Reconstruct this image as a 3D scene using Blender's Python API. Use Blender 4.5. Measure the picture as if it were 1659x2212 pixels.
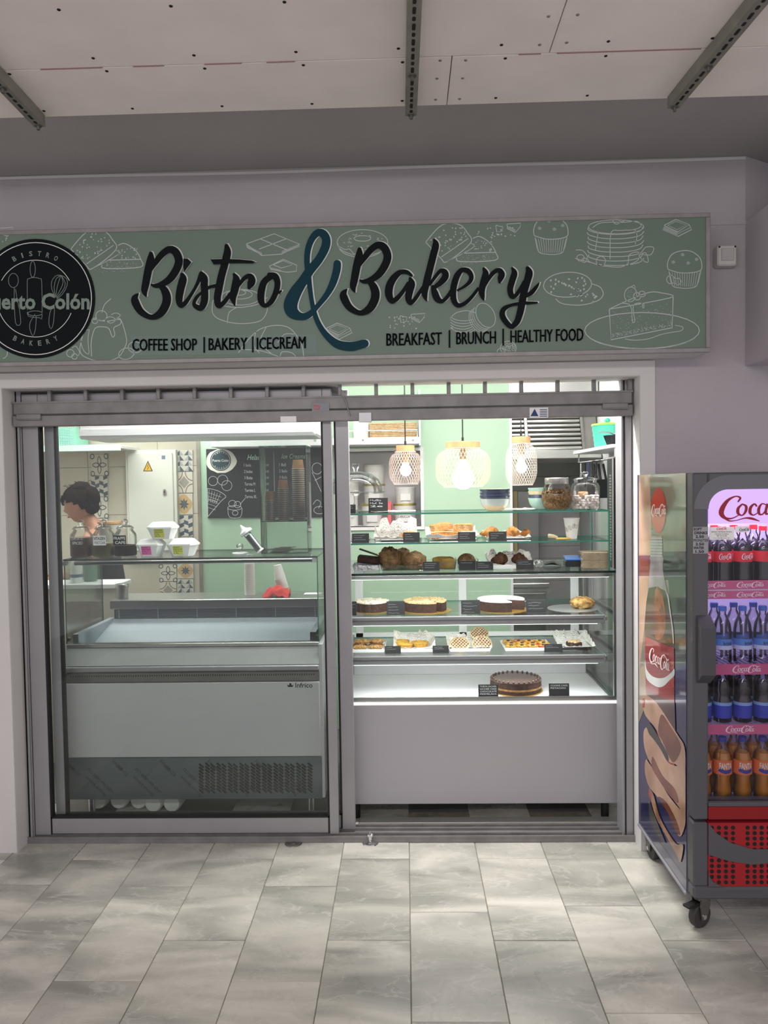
import bpy, bmesh, math, random
from math import pi, sin, cos, radians
from mathutils import Vector, Matrix
random.seed(7)
for o in list(bpy.data.objects): bpy.data.objects.remove(o)
SC = bpy.context.scene
COL = SC.collection
# ------------------------------------------------------------------ camera
F_PX, PITCH, YAW, ROLL = 1643.65, .0363522, -.0277543, -.0158627
CAM = Vector((0, -3.45, 1.69))
FW = Vector((sin(YAW)*cos(PITCH), cos(YAW)*cos(PITCH), -sin(PITCH)))
R0 = Vector((cos(YAW), -sin(YAW), 0)); U0 = R0.cross(FW)
RT = R0*cos(ROLL) + U0*sin(ROLL); UP = -R0*sin(ROLL) + U0*cos(ROLL)
cd = bpy.data.cameras.new('camera'); co = bpy.data.objects.new('camera', cd); COL.objects.link(co)
cd.sensor_fit = 'VERTICAL'; cd.sensor_height = 24; cd.lens = 24*F_PX/2212
cd.clip_start = .05; cd.clip_end = 100
co.matrix_world = Matrix(((RT.x, UP.x, -FW.x, CAM.x), (RT.y, UP.y, -FW.y, CAM.y), (RT.z, UP.z, -FW.z, CAM.z), (0, 0, 0, 1)))
SC.camera = co
def ray(px, py): return RT*((px-829.5)/F_PX) + UP*((1106-py)/F_PX) + FW
def atY(px, py, Y): d = ray(px, py); return CAM + d*((Y-CAM.y)/d.y)
def atZ(px, py, Z): d = ray(px, py); return CAM + d*((Z-CAM.z)/d.z)
def atX(px, py, X): d = ray(px, py); return CAM + d*((X-CAM.x)/d.x)
def prj(p):
    v = Vector(p)-CAM; z = v.dot(FW); return 829.5+F_PX*v.dot(RT)/z, 1106-F_PX*v.dot(UP)/z
def pX(px, Y, Z):
    x = atY(px, 1106, Y).x
    for i in range(4): x += (px-prj((x, Y, Z))[0])*(Y-CAM.y)/F_PX
    return x
def S(Y): return (Y-CAM.y)/F_PX
# ------------------------------------------------------------------ world, lights, exposure
W = bpy.data.worlds.new('world'); SC.world = W; W.use_nodes = True
wb = W.node_tree.nodes['Background']; wb.inputs[0].default_value = (.95, .905, .935, 1); wb.inputs[1].default_value = .76
def area(name, loc, rot, sx, sy, power, col=(1, 1, 1), spread=None):
    l = bpy.data.lights.new(name, 'AREA'); l.shape = 'RECTANGLE'; l.size = sx; l.size_y = sy; l.energy = power; l.color = col
    if spread: l.spread = spread
    o = bpy.data.objects.new(name, l); COL.objects.link(o); o.location = loc; o.rotation_euler = rot
    return o
area('arcade_light', (-.5, -4.3, 2.95), (radians(38), 0, 0), 3.6, .25, 50, (1, .95, .93))
area('shop_ceiling_light', (-1.9, 1.5, 2.57), (0, 0, 0), 1.5, .4, 36, (1, .985, .95))
area('counter_ceiling_light', (.25, .75, 2.57), (radians(-8), 0, 0), 1.5, .4, 15, (1, .985, .95))
area('freezer_ceiling_light', (-1.1, .45, 2.57), (radians(-4), 0, 0), 1.2, .2, 14, (1, .985, .95))
area('kitchen_ceiling_light', (.95, 2.0, 2.57), (0, 0, 0), .5, .5, 15, (1, .97, .92))
area('shop_front_light', (.3, .30, 2.5), (radians(-62), 0, 0), 1.4, .12, 85, (1, .985, .95))
vs = SC.view_settings; vs.view_transform = 'Standard'; vs.look = 'None'; vs.gamma = 1; vs.exposure = 0.0; vs.use_curve_mapping = False
# ------------------------------------------------------------------ materials
def lin(c):
    if isinstance(c, str): c = [int(c[i:i+2], 16)/255 for i in (0, 2, 4)]
    return tuple((x/12.92 if x <= .04045 else ((x+.055)/1.055)**2.4) for x in c)
MATS = {}
def mat(name, col, rough=.5, metal=0, var=0, vs=8, bump=0, bs=80, coat=0, emit=0, col2=None, spec=.5, rnd=0):
    if name in MATS: return MATS[name]
    m = bpy.data.materials.new(name); m.use_nodes = True; nt = m.node_tree; b = nt.nodes['Principled BSDF']
    c = lin(col); b.inputs['Base Color'].default_value = (*c, 1); b.inputs['Roughness'].default_value = rough
    b.inputs['Metallic'].default_value = metal; b.inputs['Coat Weight'].default_value = coat; b.inputs['Coat Roughness'].default_value = .05
    b.inputs['Specular IOR Level'].default_value = spec
    tc = nt.nodes.new('ShaderNodeTexCoord')
    co_out = tc.outputs['Object']
    if rnd:
        oi = nt.nodes.new('ShaderNodeObjectInfo'); mu = nt.nodes.new('ShaderNodeVectorMath'); mu.operation = 'SCALE'
        cx = nt.nodes.new('ShaderNodeCombineXYZ')
        for i in range(3): nt.links.new(oi.outputs['Random'], cx.inputs[i])
        nt.links.new(cx.outputs[0], mu.inputs[0]); mu.inputs['Scale'].default_value = 37
        ad = nt.nodes.new('ShaderNodeVectorMath'); nt.links.new(tc.outputs['Object'], ad.inputs[0]); nt.links.new(mu.outputs[0], ad.inputs[1]); co_out = ad.outputs[0]
    if var or col2:
        n = nt.nodes.new('ShaderNodeTexNoise'); n.inputs['Scale'].default_value = vs; n.inputs['Detail'].default_value = 6; nt.links.new(co_out, n.inputs['Vector'])
        r = nt.nodes.new('ShaderNodeValToRGB'); c2 = lin(col2) if col2 else tuple(x*(1-var) for x in c)
        r.color_ramp.elements[0].position = .35; r.color_ramp.elements[1].position = .65
        r.color_ramp.elements[0].color = (*c2, 1); r.color_ramp.elements[1].color = (*c, 1)
        nt.links.new(n.outputs[0], r.inputs[0]); nt.links.new(r.outputs[0], b.inputs['Base Color'])
    if bump:
        n = nt.nodes.new('ShaderNodeTexNoise'); n.inputs['Scale'].default_value = bs; n.inputs['Detail'].default_value = 4; nt.links.new(co_out, n.inputs['Vector'])
        bp = nt.nodes.new('ShaderNodeBump'); bp.inputs['Strength'].default_value = bump; bp.inputs['Distance'].default_value = .01
        nt.links.new(n.outputs[0], bp.inputs['Height']); nt.links.new(bp.outputs[0], b.inputs['Normal'])
    if emit: b.inputs['Emission Color'].default_value = (*c, 1); b.inputs['Emission Strength'].default_value = emit
    MATS[name] = m; return m
def glassmat(name, tint=(1, 1, 1), rough=0, ior=1.45, gain=1.0):
    if name in MATS: return MATS[name]
    m = bpy.data.materials.new(name); m.use_nodes = True; nt = m.node_tree; nt.nodes.remove(nt.nodes['Principled BSDF'])
    out = nt.nodes['Material Output']; t = nt.nodes.new('ShaderNodeBsdfTransparent'); g = nt.nodes.new('ShaderNodeBsdfGlossy')
    t.inputs[0].default_value = (*tint, 1); g.inputs['Roughness'].default_value = rough
    fr = nt.nodes.new('ShaderNodeFresnel'); fr.inputs[0].default_value = ior; mx = nt.nodes.new('ShaderNodeMixShader')
    mu = nt.nodes.new('ShaderNodeMath'); mu.operation = 'MULTIPLY'; mu.inputs[1].default_value = gain; mu.use_clamp = True
    nt.links.new(fr.outputs[0], mu.inputs[0]); nt.links.new(mu.outputs[0], mx.inputs[0])
    nt.links.new(t.outputs[0], mx.inputs[1]); nt.links.new(g.outputs[0], mx.inputs[2]); nt.links.new(mx.outputs[0], out.inputs[0])
    MATS[name] = m; return m
GL = glassmat('clear_glass', (.985, .995, .988), gain=.6); GLD = glassmat('door_glass', (.965, .98, .975), gain=.7)
JG = glassmat('jar_glass', (.978, .985, .98), gain=.8); PET = glassmat('bottle_plastic', (.93, .93, .96), gain=1.2)
GE = mat('glass_edge', '2f7d6a', .15, coat=.5); GED = mat('dark_glass_edge', '1d2b29', .2)
WALL = mat('white_plaster', 'b9b3b8', .85, var=.07, vs=2.5, bump=.25, bs=140)
CEIL = mat('ceiling_plaster', 'a8a4a4', .9, var=.08, vs=2, bump=.2, bs=90)
BOARD = mat('ceiling_board', 'f2e8e4', .8, var=.06, vs=5)
TRIMW = mat('painted_trim', 'd8d5d4', .6, var=.05, vs=3, bump=.05)
ALU = mat('grey_aluminium', 'a2a1a5', .45, .35, var=.06, vs=6)
ALUD = mat('dirty_aluminium', '8e8b8c', .5, .35, var=.2, vs=14)
BLK = mat('black_rubber', '121212', .6); DARK = mat('dark_void', '1a1a1a', .9)
STEEL = mat('stainless_steel', 'b7b7b4', .28, .9, var=.08, vs=4); STEELD = mat('dull_steel', '7d7c78', .4, .8, var=.15, vs=9)
CHROME = mat('chrome', 'd8d8d8', .1, 1)
WHITE = mat('white_enamel', 'd2d1d4', .35, coat=.2); WPL = mat('white_plastic', 'eeeeee', .4); FOAM = mat('white_foam', 'f2f2f0', .8, bump=.1, bs=300)
GREEN = mat('mint_wall_paint', 'b2d0b4', .7, var=.03, vs=2)
SIGNG = mat('sage_sign_vinyl', '6b7f71', .5, var=.03, vs=2); INK = mat('black_ink', '0b1216', .7, spec=.15); TEAL = mat('teal_ink', '153b47', .7, spec=.15)
LINEW = mat('chalk_line_ink', 'b9c2bd', .7); OFFW = mat('offwhite_ink', 'dcdfdb', .7); SAGE = mat('sage_ink', '7c8c84', .6)
PAPER = mat('white_paper', 'efeeea', .8, bump=.15, bs=60); CHALK = mat('chalkboard', '1d1f22', .6, var=.25, vs=6); CHALKT = mat('chalk_writing', 'cfd2d2', .8)
WOOD = mat('pale_wood', 'c79a6a', .55, var=.25, vs=18); WOODB = mat('brown_kraft', 'a97c50', .7, var=.1, vs=20)
RED = mat('cola_red', 'c8202c', .4); REDD = mat('deep_red_panel', '8c0d14', .35); GREYP = mat('fridge_grey', '77777c', .4); GREYD = mat('fridge_dark_grey', '55555a', .45)
# ------------------------------------------------------------------ mesh helpers
class MB:
    def __init__(s): s.v = []; s.f = []; s.m = []
    def add(s, vs, fs, mi=0):
        n = len(s.v); s.v += [tuple(v) for v in vs]; s.f += [tuple(n+i for i in f) for f in fs]; s.m += [mi]*len(fs); return s
    def box(s, x0, x1, y0, y1, z0, z1, mi=0):
        v = [(x, y, z) for z in (z0, z1) for y in (y0, y1) for x in (x0, x1)]
        return s.add(v, [(0, 2, 3, 1), (4, 5, 7, 6), (0, 1, 5, 4), (2, 6, 7, 3), (0, 4, 6, 2), (1, 3, 7, 5)], mi)
    def bbox(s, x0, x1, y0, y1, z0, z1, b=.004, mi=0):
        c = Vector(((x0+x1)/2, (y0+y1)/2, (z0+z1)/2)); h = Vector((abs(x1-x0)/2, abs(y1-y0)/2, abs(z1-z0)/2)); b = min(b, h.x*.49, h.y*.49, h.z*.49)
        vs = {}; lst = []
        for sx in (-1, 1):
            for sy in (-1, 1):
                for sz in (-1, 1):
                    for a in range(3):
                        p = Vector((sx*(h.x-b), sy*(h.y-b), sz*(h.z-b))); p[a] += (sx, sy, sz)[a]*b
                        vs[(sx, sy, sz, a)] = len(lst); lst.append(c+p)
        fs = []
        def q(*k): fs.append([vs[i] for i in k])
        for a in range(3):
            u, w = (a+1) % 3, (a+2) % 3
            for sg in (-1, 1):
                def key(su, sw, ax=a, aa=a, ss=None):
                    t = [0, 0, 0]; t[aa] = sg; t[u] = su; t[w] = sw; return (*t, ax)
                q(key(-1, -1), key(1, -1), key(1, 1), key(-1, 1))
            for su in (-1, 1):
                for sw in (-1, 1):
                    def k2(sa, ax):
                        t = [0, 0, 0]; t[a] = sa; t[u] = su; t[w] = sw; return (*t, ax)
                    q(k2(-1, u), k2(1, u), k2(1, w), k2(-1, w))
        for sx in (-1, 1):
            for sy in (-1, 1):
                for sz in (-1, 1): q((sx, sy, sz, 0), (sx, sy, sz, 1), (sx, sy, sz, 2))
        return s.add(lst, fs, mi)
    def lathe(s, prof, n=24, c=(0, 0, 0), mi=0, cap=True, wob=None, sx=1, sy=1):
        vs = []; fs = []
        for k, (r, z) in enumerate(prof):
            for i in range(n):
                a = 2*pi*i/n; rr = r*(wob(a, k) if wob else 1); vs.append((c[0]+rr*cos(a)*sx, c[1]+rr*sin(a)*sy, c[2]+z))
        for k in range(len(prof)-1):
            for i in range(n):
                j = (i+1) % n; fs.append((k*n+i, k*n+j, (k+1)*n+j, (k+1)*n+i))
        if cap:
            fs.append(tuple(range(n-1, -1, -1))); fs.append(tuple((len(prof)-1)*n+i for i in range(n)))
        return s.add(vs, fs, mi)
    def tube(s, pts, r, n=8, mi=0, cap=True):
        pts = [Vector(p) for p in pts]; vs = []; fs = []; rs = r if isinstance(r, (list, tuple)) else [r]*len(pts); prev = None
        for k, p in enumerate(pts):
            d = (pts[min(k+1, len(pts)-1)]-pts[max(k-1, 0)]).normalized()
            a = prev if prev is not None else (Vector((0, 0, 1)) if abs(d.z) < .9 else Vector((1, 0, 0)))
            u = (a-d*a.dot(d)).normalized(); prev = u; w = d.cross(u)
            for i in range(n): t = 2*pi*i/n; vs.append(p+(u*cos(t)+w*sin(t))*rs[k])
        for k in range(len(pts)-1):
            for i in range(n): j = (i+1) % n; fs.append((k*n+i, k*n+j, (k+1)*n+j, (k+1)*n+i))
        if cap: fs.append(tuple(range(n-1, -1, -1))); fs.append(tuple((len(pts)-1)*n+i for i in range(n)))
        return s.add(vs, fs, mi)
    def prism(s, poly, fn0, fn1, mi=0):
        n = len(poly); vs = [fn0(*p) for p in poly]+[fn1(*p) for p in poly]
        return s.add(vs, [tuple(range(n)), tuple(range(2*n-1, n-1, -1))]+[(i, i+n, (i+1) % n+n, (i+1) % n) for i in range(n)], mi)
    def poly(s, pts, mi=0): return s.add(pts, [tuple(range(len(pts)))], mi)
    def blob(s, c, rx, ry, rz, n=10, m=6, jit=0, mi=0, flat=0):
        vs = []; fs = []
        for k in range(1, m):
            t = pi*k/m
            for i in range(n):
                a = 2*pi*i/n; j = 1+random.uniform(-jit, jit); z = -cos(t)
                if flat and z < -flat: z = -flat
                vs.append((c[0]+rx*sin(t)*cos(a)*j, c[1]+ry*sin(t)*sin(a)*j, c[2]+rz*z*j))
        b = len(vs); vs += [(c[0], c[1], c[2]-rz*(flat or 1)), (c[0], c[1], c[2]+rz)]
        for k in range(m-2):
            for i in range(n): j = (i+1) % n; fs.append((k*n+i, k*n+j, (k+1)*n+j, (k+1)*n+i))
        for i in range(n): j = (i+1) % n; fs.append((b, j, i)); fs.append(((m-2)*n+i, (m-2)*n+j, b+1))
        return s.add(vs, fs, mi)
    def grid(s, fn, nu, nv, mi=0):
        vs = [fn(i/nu, j/nv) for j in range(nv+1) for i in range(nu+1)]
        return s.add(vs, [(j*(nu+1)+i, j*(nu+1)+i+1, (j+1)*(nu+1)+i+1, (j+1)*(nu+1)+i) for j in range(nv) for i in range(nu)], mi)
    def xf(s, M): s.v = [tuple(M @ Vector(v)) for v in s.v]; return s
    def ribbon(s, pts, mp, w=None, sub=6, mi=0, closed=False, smooth=True, lift=None):
        if lift is not None:
            lf = Vector(lift); mp0 = mp; mp = lambda u, v: Vector(mp0(u, v))
        P = [(p[0], p[1], (p[2] if len(p) > 2 else w)) for p in pts]; n = len(P)
        if smooth and n > 2:
            Q = []
            rng = range(n) if closed else range(n-1)
            for i in rng:
                g = (lambda k: P[k % n]) if closed else (lambda k: P[max(0, min(n-1, k))])
                a, b, c, d = g(i-1), g(i), g(i+1), g(i+2)
                for t in range(sub):
                    t /= sub
                    Q.append(tuple(.5*((2*b[k])+(c[k]-a[k])*t+(2*a[k]-5*b[k]+4*c[k]-d[k])*t*t+(3*b[k]-a[k]-3*c[k]+d[k])*t**3) for k in range(3)))
            if not closed: Q.append(P[-1])
            P = Q
        n = len(P); vs = []
        for i in range(n):
            a = P[(i-1) % n] if closed else P[max(0, i-1)]; b = P[(i+1) % n] if closed else P[min(n-1, i+1)]
            dx, dy = b[0]-a[0], b[1]-a[1]; L = math.hypot(dx, dy) or 1; nx, ny = -dy/L, dx/L; h = P[i][2]/2
            vs.append(mp(P[i][0]+nx*h, P[i][1]+ny*h)); vs.append(mp(P[i][0]-nx*h, P[i][1]-ny*h))
        fs = [(2*i, 2*i+1, (2*i+3) % (2*n), (2*i+2) % (2*n)) for i in range(n if closed else n-1)]
        if lift is not None: vs = [v+lf*(i//2/n) for i, v in enumerate(vs)]
        s.add(vs, fs, mi)
        if not closed:
            for e in (0, n-1):
                h = P[e][2]/2
                if h > .6*(w or 0) and h > 0: s.add([mp(P[e][0]+h*cos(k*pi/5), P[e][1]+h*sin(k*pi/5))+(lf*(e/n+.06) if lift is not None else Vector((0, 0, 0))) if lift is not None else mp(P[e][0]+h*cos(k*pi/5), P[e][1]+h*sin(k*pi/5)) for k in range(10)], [tuple(range(10))], mi)
        return s
    def build(s, name, mats, parent=None, world=False, smooth=False, kind=None, label=None):
        if not isinstance(mats, (list, tuple)): mats = [mats]
        me = bpy.data.meshes.new(name); off = parent.matrix_world.translation if (world and parent) else Vector((0, 0, 0))
        if world and parent: off = WLOC[parent.name]
        me.from_pydata([(v[0]-off[0], v[1]-off[1], v[2]-off[2]) for v in s.v], [], s.f)
        for m in mats: me.materials.append(m)
        for i, p in enumerate(me.polygons): p.material_index = s.m[i]; p.use_smooth = smooth
        bm = bmesh.new(); bm.from_mesh(me); bmesh.ops.recalc_face_normals(bm, faces=bm.faces); bm.to_mesh(me); bm.free()
        if smooth:
            try: me.set_sharp_from_angle(angle=radians(40))
            except Exception: pass
        me.update(); o = bpy.data.objects.new(name, me); COL.objects.link(o)
        if parent: o.parent = parent; WLOC[o.name] = WLOC.get(parent.name, Vector((0, 0, 0))).copy()
        else: WLOC[o.name] = Vector((0, 0, 0))
        if kind: o['kind'] = kind
        if label: o['label'] = label
        return o
WLOC = {}
USED = set()
def tag(o, label, cat, group=None):
    o['label'] = label; o['category'] = cat
    if group: o['group'] = group
    return o
def thing(name, label, cat, loc=(0, 0, 0), rz=0, group=None):
    o = bpy.data.objects.new(name, None); COL.objects.link(o); o.location = loc; o.rotation_euler = (0, 0, rz); o.empty_display_size = .05
    WLOC[o.name] = Vector(loc); return tag(o, label, cat, group)
def struct(o): o['kind'] = 'structure'; return o
def dup(root, loc=None, rz=None, label=None, group=None, parent=None):
    r = root.copy(); COL.objects.link(r)
    if loc is not None: r.location = loc
    if rz is not None: r.rotation_euler = (0, 0, rz)
    if label: r['label'] = label
    if group: r['group'] = group
    if parent: r.parent = parent
    for ch in list(root.children):
        c = ch.copy(); COL.objects.link(c); c.parent = r
        for g in list(ch.children):
            d = g.copy(); COL.objects.link(d); d.parent = c
    return r
def pane(name, x0, x1, y0, y1, z0, z1, parent, glass=None, edge=None):
    d = (x1-x0, y1-y0, z1-z0); a = d.index(min(d)); b = MB().box(x0, x1, y0, y1, z0, z1)
    order = [2, 2, 1, 1, 0, 0]; b.m = [0 if order[i] == a else 1 for i in range(6)]
    return b.build(name, [glass or GL, edge or GE], parent, world=True)
def textmb(txt, mp, u0, u1, v0, v1, bold=0, shear=0):
    """flat lettering fitted into the rectangle u0..u1, v0..v1 of the surface map mp(u,v)"""
    cu = bpy.data.curves.new('t', 'FONT'); cu.body = txt; cu.offset = 0 if 'M' in txt else bold; cu.shear = shear; cu.resolution_u = 2
    o = bpy.data.objects.new('t', cu); COL.objects.link(o); bpy.context.view_layer.update()
    me = bpy.data.meshes.new_from_object(o.evaluated_get(bpy.context.evaluated_depsgraph_get()))
    xs = [v.co.x for v in me.vertices]; ys = [v.co.y for v in me.vertices]; b = MB()
    if xs:
        a, c, d, e = min(xs), max(xs), min(ys), max(ys)
        b.v = [tuple(mp(u0+(v.co.x-a)/((c-a) or 1)*(u1-u0), v0+(v.co.y-d)/((e-d) or 1)*(v1-v0))) for v in me.vertices]
        b.f = [tuple(p.vertices) for p in me.polygons]; b.m = [0]*len(b.f)
    bpy.data.objects.remove(o); bpy.data.curves.remove(cu); bpy.data.meshes.remove(me); return b
def merge(a, b, mi=0): a.add(b.v, b.f, mi); return a
# ================================================================== STRUCTURE
def marble():
    m = bpy.data.materials.new('marble_tile'); m.use_nodes = True; nt = m.node_tree; b = nt.nodes['Principled BSDF']; N = nt.nodes.new; L = nt.links.new
    tc = N('ShaderNodeTexCoord'); oi = N('ShaderNodeObjectInfo'); cx = N('ShaderNodeCombineXYZ')
    for i in range(3): L(oi.outputs['Random'], cx.inputs[i])
    mu = N('ShaderNodeVectorMath'); mu.operation = 'SCALE'; mu.inputs['Scale'].default_value = 53; L(cx.outputs[0], mu.inputs[0])
    ad = N('ShaderNodeVectorMath'); L(tc.outputs['Object'], ad.inputs[0]); L(mu.outputs[0], ad.inputs[1])
    mp = N('ShaderNodeMapping'); mp.inputs['Rotation'].default_value = (0, 0, .7); mp.inputs['Scale'].default_value = (1, 3.2, 1); L(ad.outputs[0], mp.inputs[0])
    n1 = N('ShaderNodeTexNoise'); n1.inputs['Scale'].default_value = 1.6; n1.inputs['Detail'].default_value = 8; n1.inputs['Distortion'].default_value = .8; L(mp.outputs[0], n1.inputs['Vector'])
    r1 = N('ShaderNodeValToRGB'); e = r1.color_ramp.elements; e[0].position = .36; e[1].position = .66; e[0].color = (*lin('9b9a92'), 1); e[1].color = (*lin('d8d4ca'), 1); L(n1.outputs[0], r1.inputs[0])
    n2 = N('ShaderNodeTexNoise'); n2.inputs['Scale'].default_value = 2.2; n2.inputs['Detail'].default_value = 5; n2.inputs['Distortion'].default_value = 1.5; L(mp.outputs[0], n2.inputs['Vector'])
    r2 = N('ShaderNodeValToRGB'); e = r2.color_ramp.elements; e[0].position = .485; e[1].position = .5; e[0].color = (0, 0, 0, 1); e[1].color = (1, 1, 1, 1); el = e.new(.515); el.color = (0, 0, 0, 1); L(n2.outputs[0], r2.inputs[0])
    mx = N('ShaderNodeMix'); mx.data_type = 'RGBA'; L(r2.outputs[0], mx.inputs[0]); L(r1.outputs[0], mx.inputs[6]); mx.inputs[7].default_value = (*lin('dcd9d2'), 1)
    mf = N('ShaderNodeMath'); mf.operation = 'MULTIPLY'; mf.inputs[1].default_value = .45; L(r2.outputs[0], mf.inputs[0]); L(mf.outputs[0], mx.inputs[0])
    hs = N('ShaderNodeHueSaturation'); mr = N('ShaderNodeMapRange'); mr.inputs[3].default_value = .82; mr.inputs[4].default_value = 1.05; L(oi.outputs['Random'], mr.inputs[0]); L(mr.outputs[0], hs.inputs['Value']); L(mx.outputs[2], hs.inputs['Color'])
    n3 = N('ShaderNodeTexNoise'); n3.inputs['Scale'].default_value = 9; n3.inputs['Detail'].default_value = 8; L(tc.outputs['Object'], n3.inputs['Vector'])
    mr2 = N('ShaderNodeMapRange'); mr2.inputs[3].default_value = .16; mr2.inputs[4].default_value = .42; L(n3.outputs[0], mr2.inputs[0]); L(mr2.outputs[0], b.inputs['Roughness'])
    L(hs.outputs[0], b.inputs['Base Color']); return m
MARB = marble(); GROUT = mat('grout', '8a8478', .9, var=.3, vs=20)
flo = struct(MB().box(-4, 4, -5.2, .42, -.06, -.004).build('floor', GROUT))
TW, TL = .308, .614
tme = None
def rowY(py): return atZ(880, py, 0).y
offs = {-6: 1909, -4: 1914, -2: 1914, 0: 1970, 2: 1957, 4: 1960, 6: 1950}
for k in range(-10, 10):
    y0 = rowY(offs.get(k, 1855 if k % 2 else 1930))
    for j in range(-1, 9):
        yc = y0-TL/2-(j-1)*TL
        if yc-TL/2 > .1 or yc < -4.2: continue
        if tme is None:
            t = MB().bbox(-TW/2+.0014, TW/2-.0014, -TL/2+.0014, TL/2-.0014, -.02, 0, .0016).build('floor_tile', MARB, flo); tme = t.data
        else: t = bpy.data.objects.new('floor_tile', tme); COL.objects.link(t); t.parent = flo
        t.location = (-.004+(k+.5)*TW, yc, random.uniform(-.0012, .0004))
wf = MB().box(1.522, 4, .12, 1.7, 2.8, 2.829).box(-4, -1.83, 0, .145, 0, 3.11).box(1.055, 4, 0, .145, 0, 2.83).box(-1.83, 1.055, 0, .145, 2.155, 3.11).box(1.055, 1.522, 0, .145, 2.83, 3.11)
wf.prism([(1.522, 0), (4, 1.55), (4, 1.7), (1.522, .145)], lambda x, y: (x, y, 2.83), lambda x, y: (x, y, 3.11))
struct(wf.build('wall_front', WALL))
t = MB().box(-2.4, 1.122, -.008, 0, 2.155, 2.222).box(1.055, 1.122, -.008, 0, 0, 2.155).box(-1.99, -1.83, -.012, 0, 0, 2.155).box(1.0535, 1.0556, -.008, .145, 0, 2.155).box(-1.831, -1.8285, -.012, .145, 0, 2.155).box(-1.83, 1.055, -.008, .145, 2.153, 2.156)
struct(t.build('trim_1', TRIMW))
struct(MB().bbox(1.522, 2.9, -.42, 0, 2.19, 2.826, .004).build('wall_right_block', WALL))
struct(MB().box(1.3, 1.522, -.004, 0, 2.812, 2.83).build('trim_2', WALL))
cl = struct(MB().box(-4, 4, -4.6, 1.9, 3.11, 3.2).build('ceiling', CEIL))
mv = MB().ribbon([(-2.4, 3.098), (-1.5, 3.1), (-.6, 3.094), (.2, 3.1), (.9, 3.097), (1.522, 3.1)], lambda x, z: (x, -.004, z), .012)
struct(mv.build('trim_3', TRIMW))
ZB = 3.04
edges = [-.673, -.985, -1.585, -2.185, -2.785, -3.4, -4.0]
s1 = atZ(972, 165, ZB).x; s2 = atZ(1205, 60, ZB).x
SCRD = mat('dark_screw', '25211f', .5, .5); SCRL = mat('light_screw', '9a948c', .4, .6)
brd = []
for i in range(len(edges)-1):
    sx = [s1, s2, s1-.3, s2+.2, s1, s2][i]
    for x0, x1 in ((-4, sx-2.4), (sx-2.4, sx), (sx, sx+2.4)):
        b = MB().bbox(x0+.0015, x1-.0015, edges[i+1]+.002, edges[i]-.002, ZB, ZB+.055, .002).build('ceiling_board', BOARD, cl); brd.append((x0, x1, edges[i+1], edges[i], b))
scr = [(p[0]/1.929, p[1]/1.929, 1) for p in [(245, 40), (712, 25), (1185, 8), (388, 242), (808, 230), (1233, 216), (445, 296), (853, 285), (1264, 271), (40, 308), (552, 452), (925, 442), (1300, 432), (183, 462)]]
scr += [(800+p[0]/1.931, p[1]/1.931, 1) for p in [(117, 202), (547, 187), (993, 172), (1427, 159), (134, 259), (563, 243), (982, 233), (133, 420), (523, 408), (905, 398)]]
scr += [(800+p[0]/1.931, p[1]/1.931, 0) for p in [(743, 68), (865, 61), (706, 186), (819, 177), (291, 252), (398, 251), (278, 327), (385, 326), (272, 415), (372, 412)]]
sd = {}
for px, py, dk in scr:
    p = atZ(px, py, ZB)
    par = next((b for x0, x1, y0, y1, b in brd if x0 <= p.x <= x1 and y0 <= p.y <= y1), brd[1][4])
    if dk not in sd: o = MB().lathe([(.0045, -.002), (.0055, -.001), (.0055, .003)], 10).build('screw', SCRD if dk else SCRL, par); sd[dk] = o.data
    else: o = bpy.data.objects.new('screw', sd[dk]); COL.objects.link(o); o.parent = par
    o.location = p
rt = mat('red_tape', 'a98683', .7)
for x0, x1 in ((-1.15, -.95), (-.85, -.75), (-.62, -.5), (-.42, -.33), (.38, .45), (.5, .95)):
    MB().box(x0, x1, -.988, -.982, ZB-.0012, ZB+.001).build('edge_tape', rt, cl)
def strut(xa, xb, lab):
    t = thing('strut_channel', lab, 'channel', (xa, -.69, 2.998)); L = 3.2; k = (xb-xa)/.62
    b = MB()
    prof = [(-.0205, 0), (.0205, 0), (.0205, .04), (.0175, .04), (.0175, .003), (-.0175, .003), (-.0175, .04), (-.0205, .04)]
    b.prism(prof, lambda x, z: (x, 0, z), lambda x, z: (x+k*L, -L, z))
    b.build('channel_body', mat('galvanised_strut', '8f8d84', .45, .3, var=.2, vs=14), t)
    h = MB()
    y = .035; i = 0
    while y < L-.05:
        a = .0105 if i % 2 else .0045
        h.prism([(cos(q*pi/6)*.0055, sin(q*pi/6)*.0055+(a if sin(q*pi/6) > 0 else -a)) for q in range(12)], lambda u, v: (u+k*y, v-y, -.0006), lambda u, v: (u+k*y, v-y, .001)); y += .038; i += 1
    h.build('slot_row', DARK, t)
    for yy in (.012, .27, .75, 1.3):
        MB().lathe([(.013, -.004), (.013, 0)], 6, (k*yy, -yy, 0)).lathe([(.006, -.016), (.006, -.004)], 8, (k*yy, -yy, 0)).build('bolt', STEELD, t)
strut(.042, .046, 'perforated steel channel hanging under the middle of the ceiling boards')
strut(.966, 1.004, 'perforated steel channel under the ceiling boards above the cola fridge')
strut(-1.297, -1.276, 'perforated steel channel under the ceiling boards at the far left')
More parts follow.
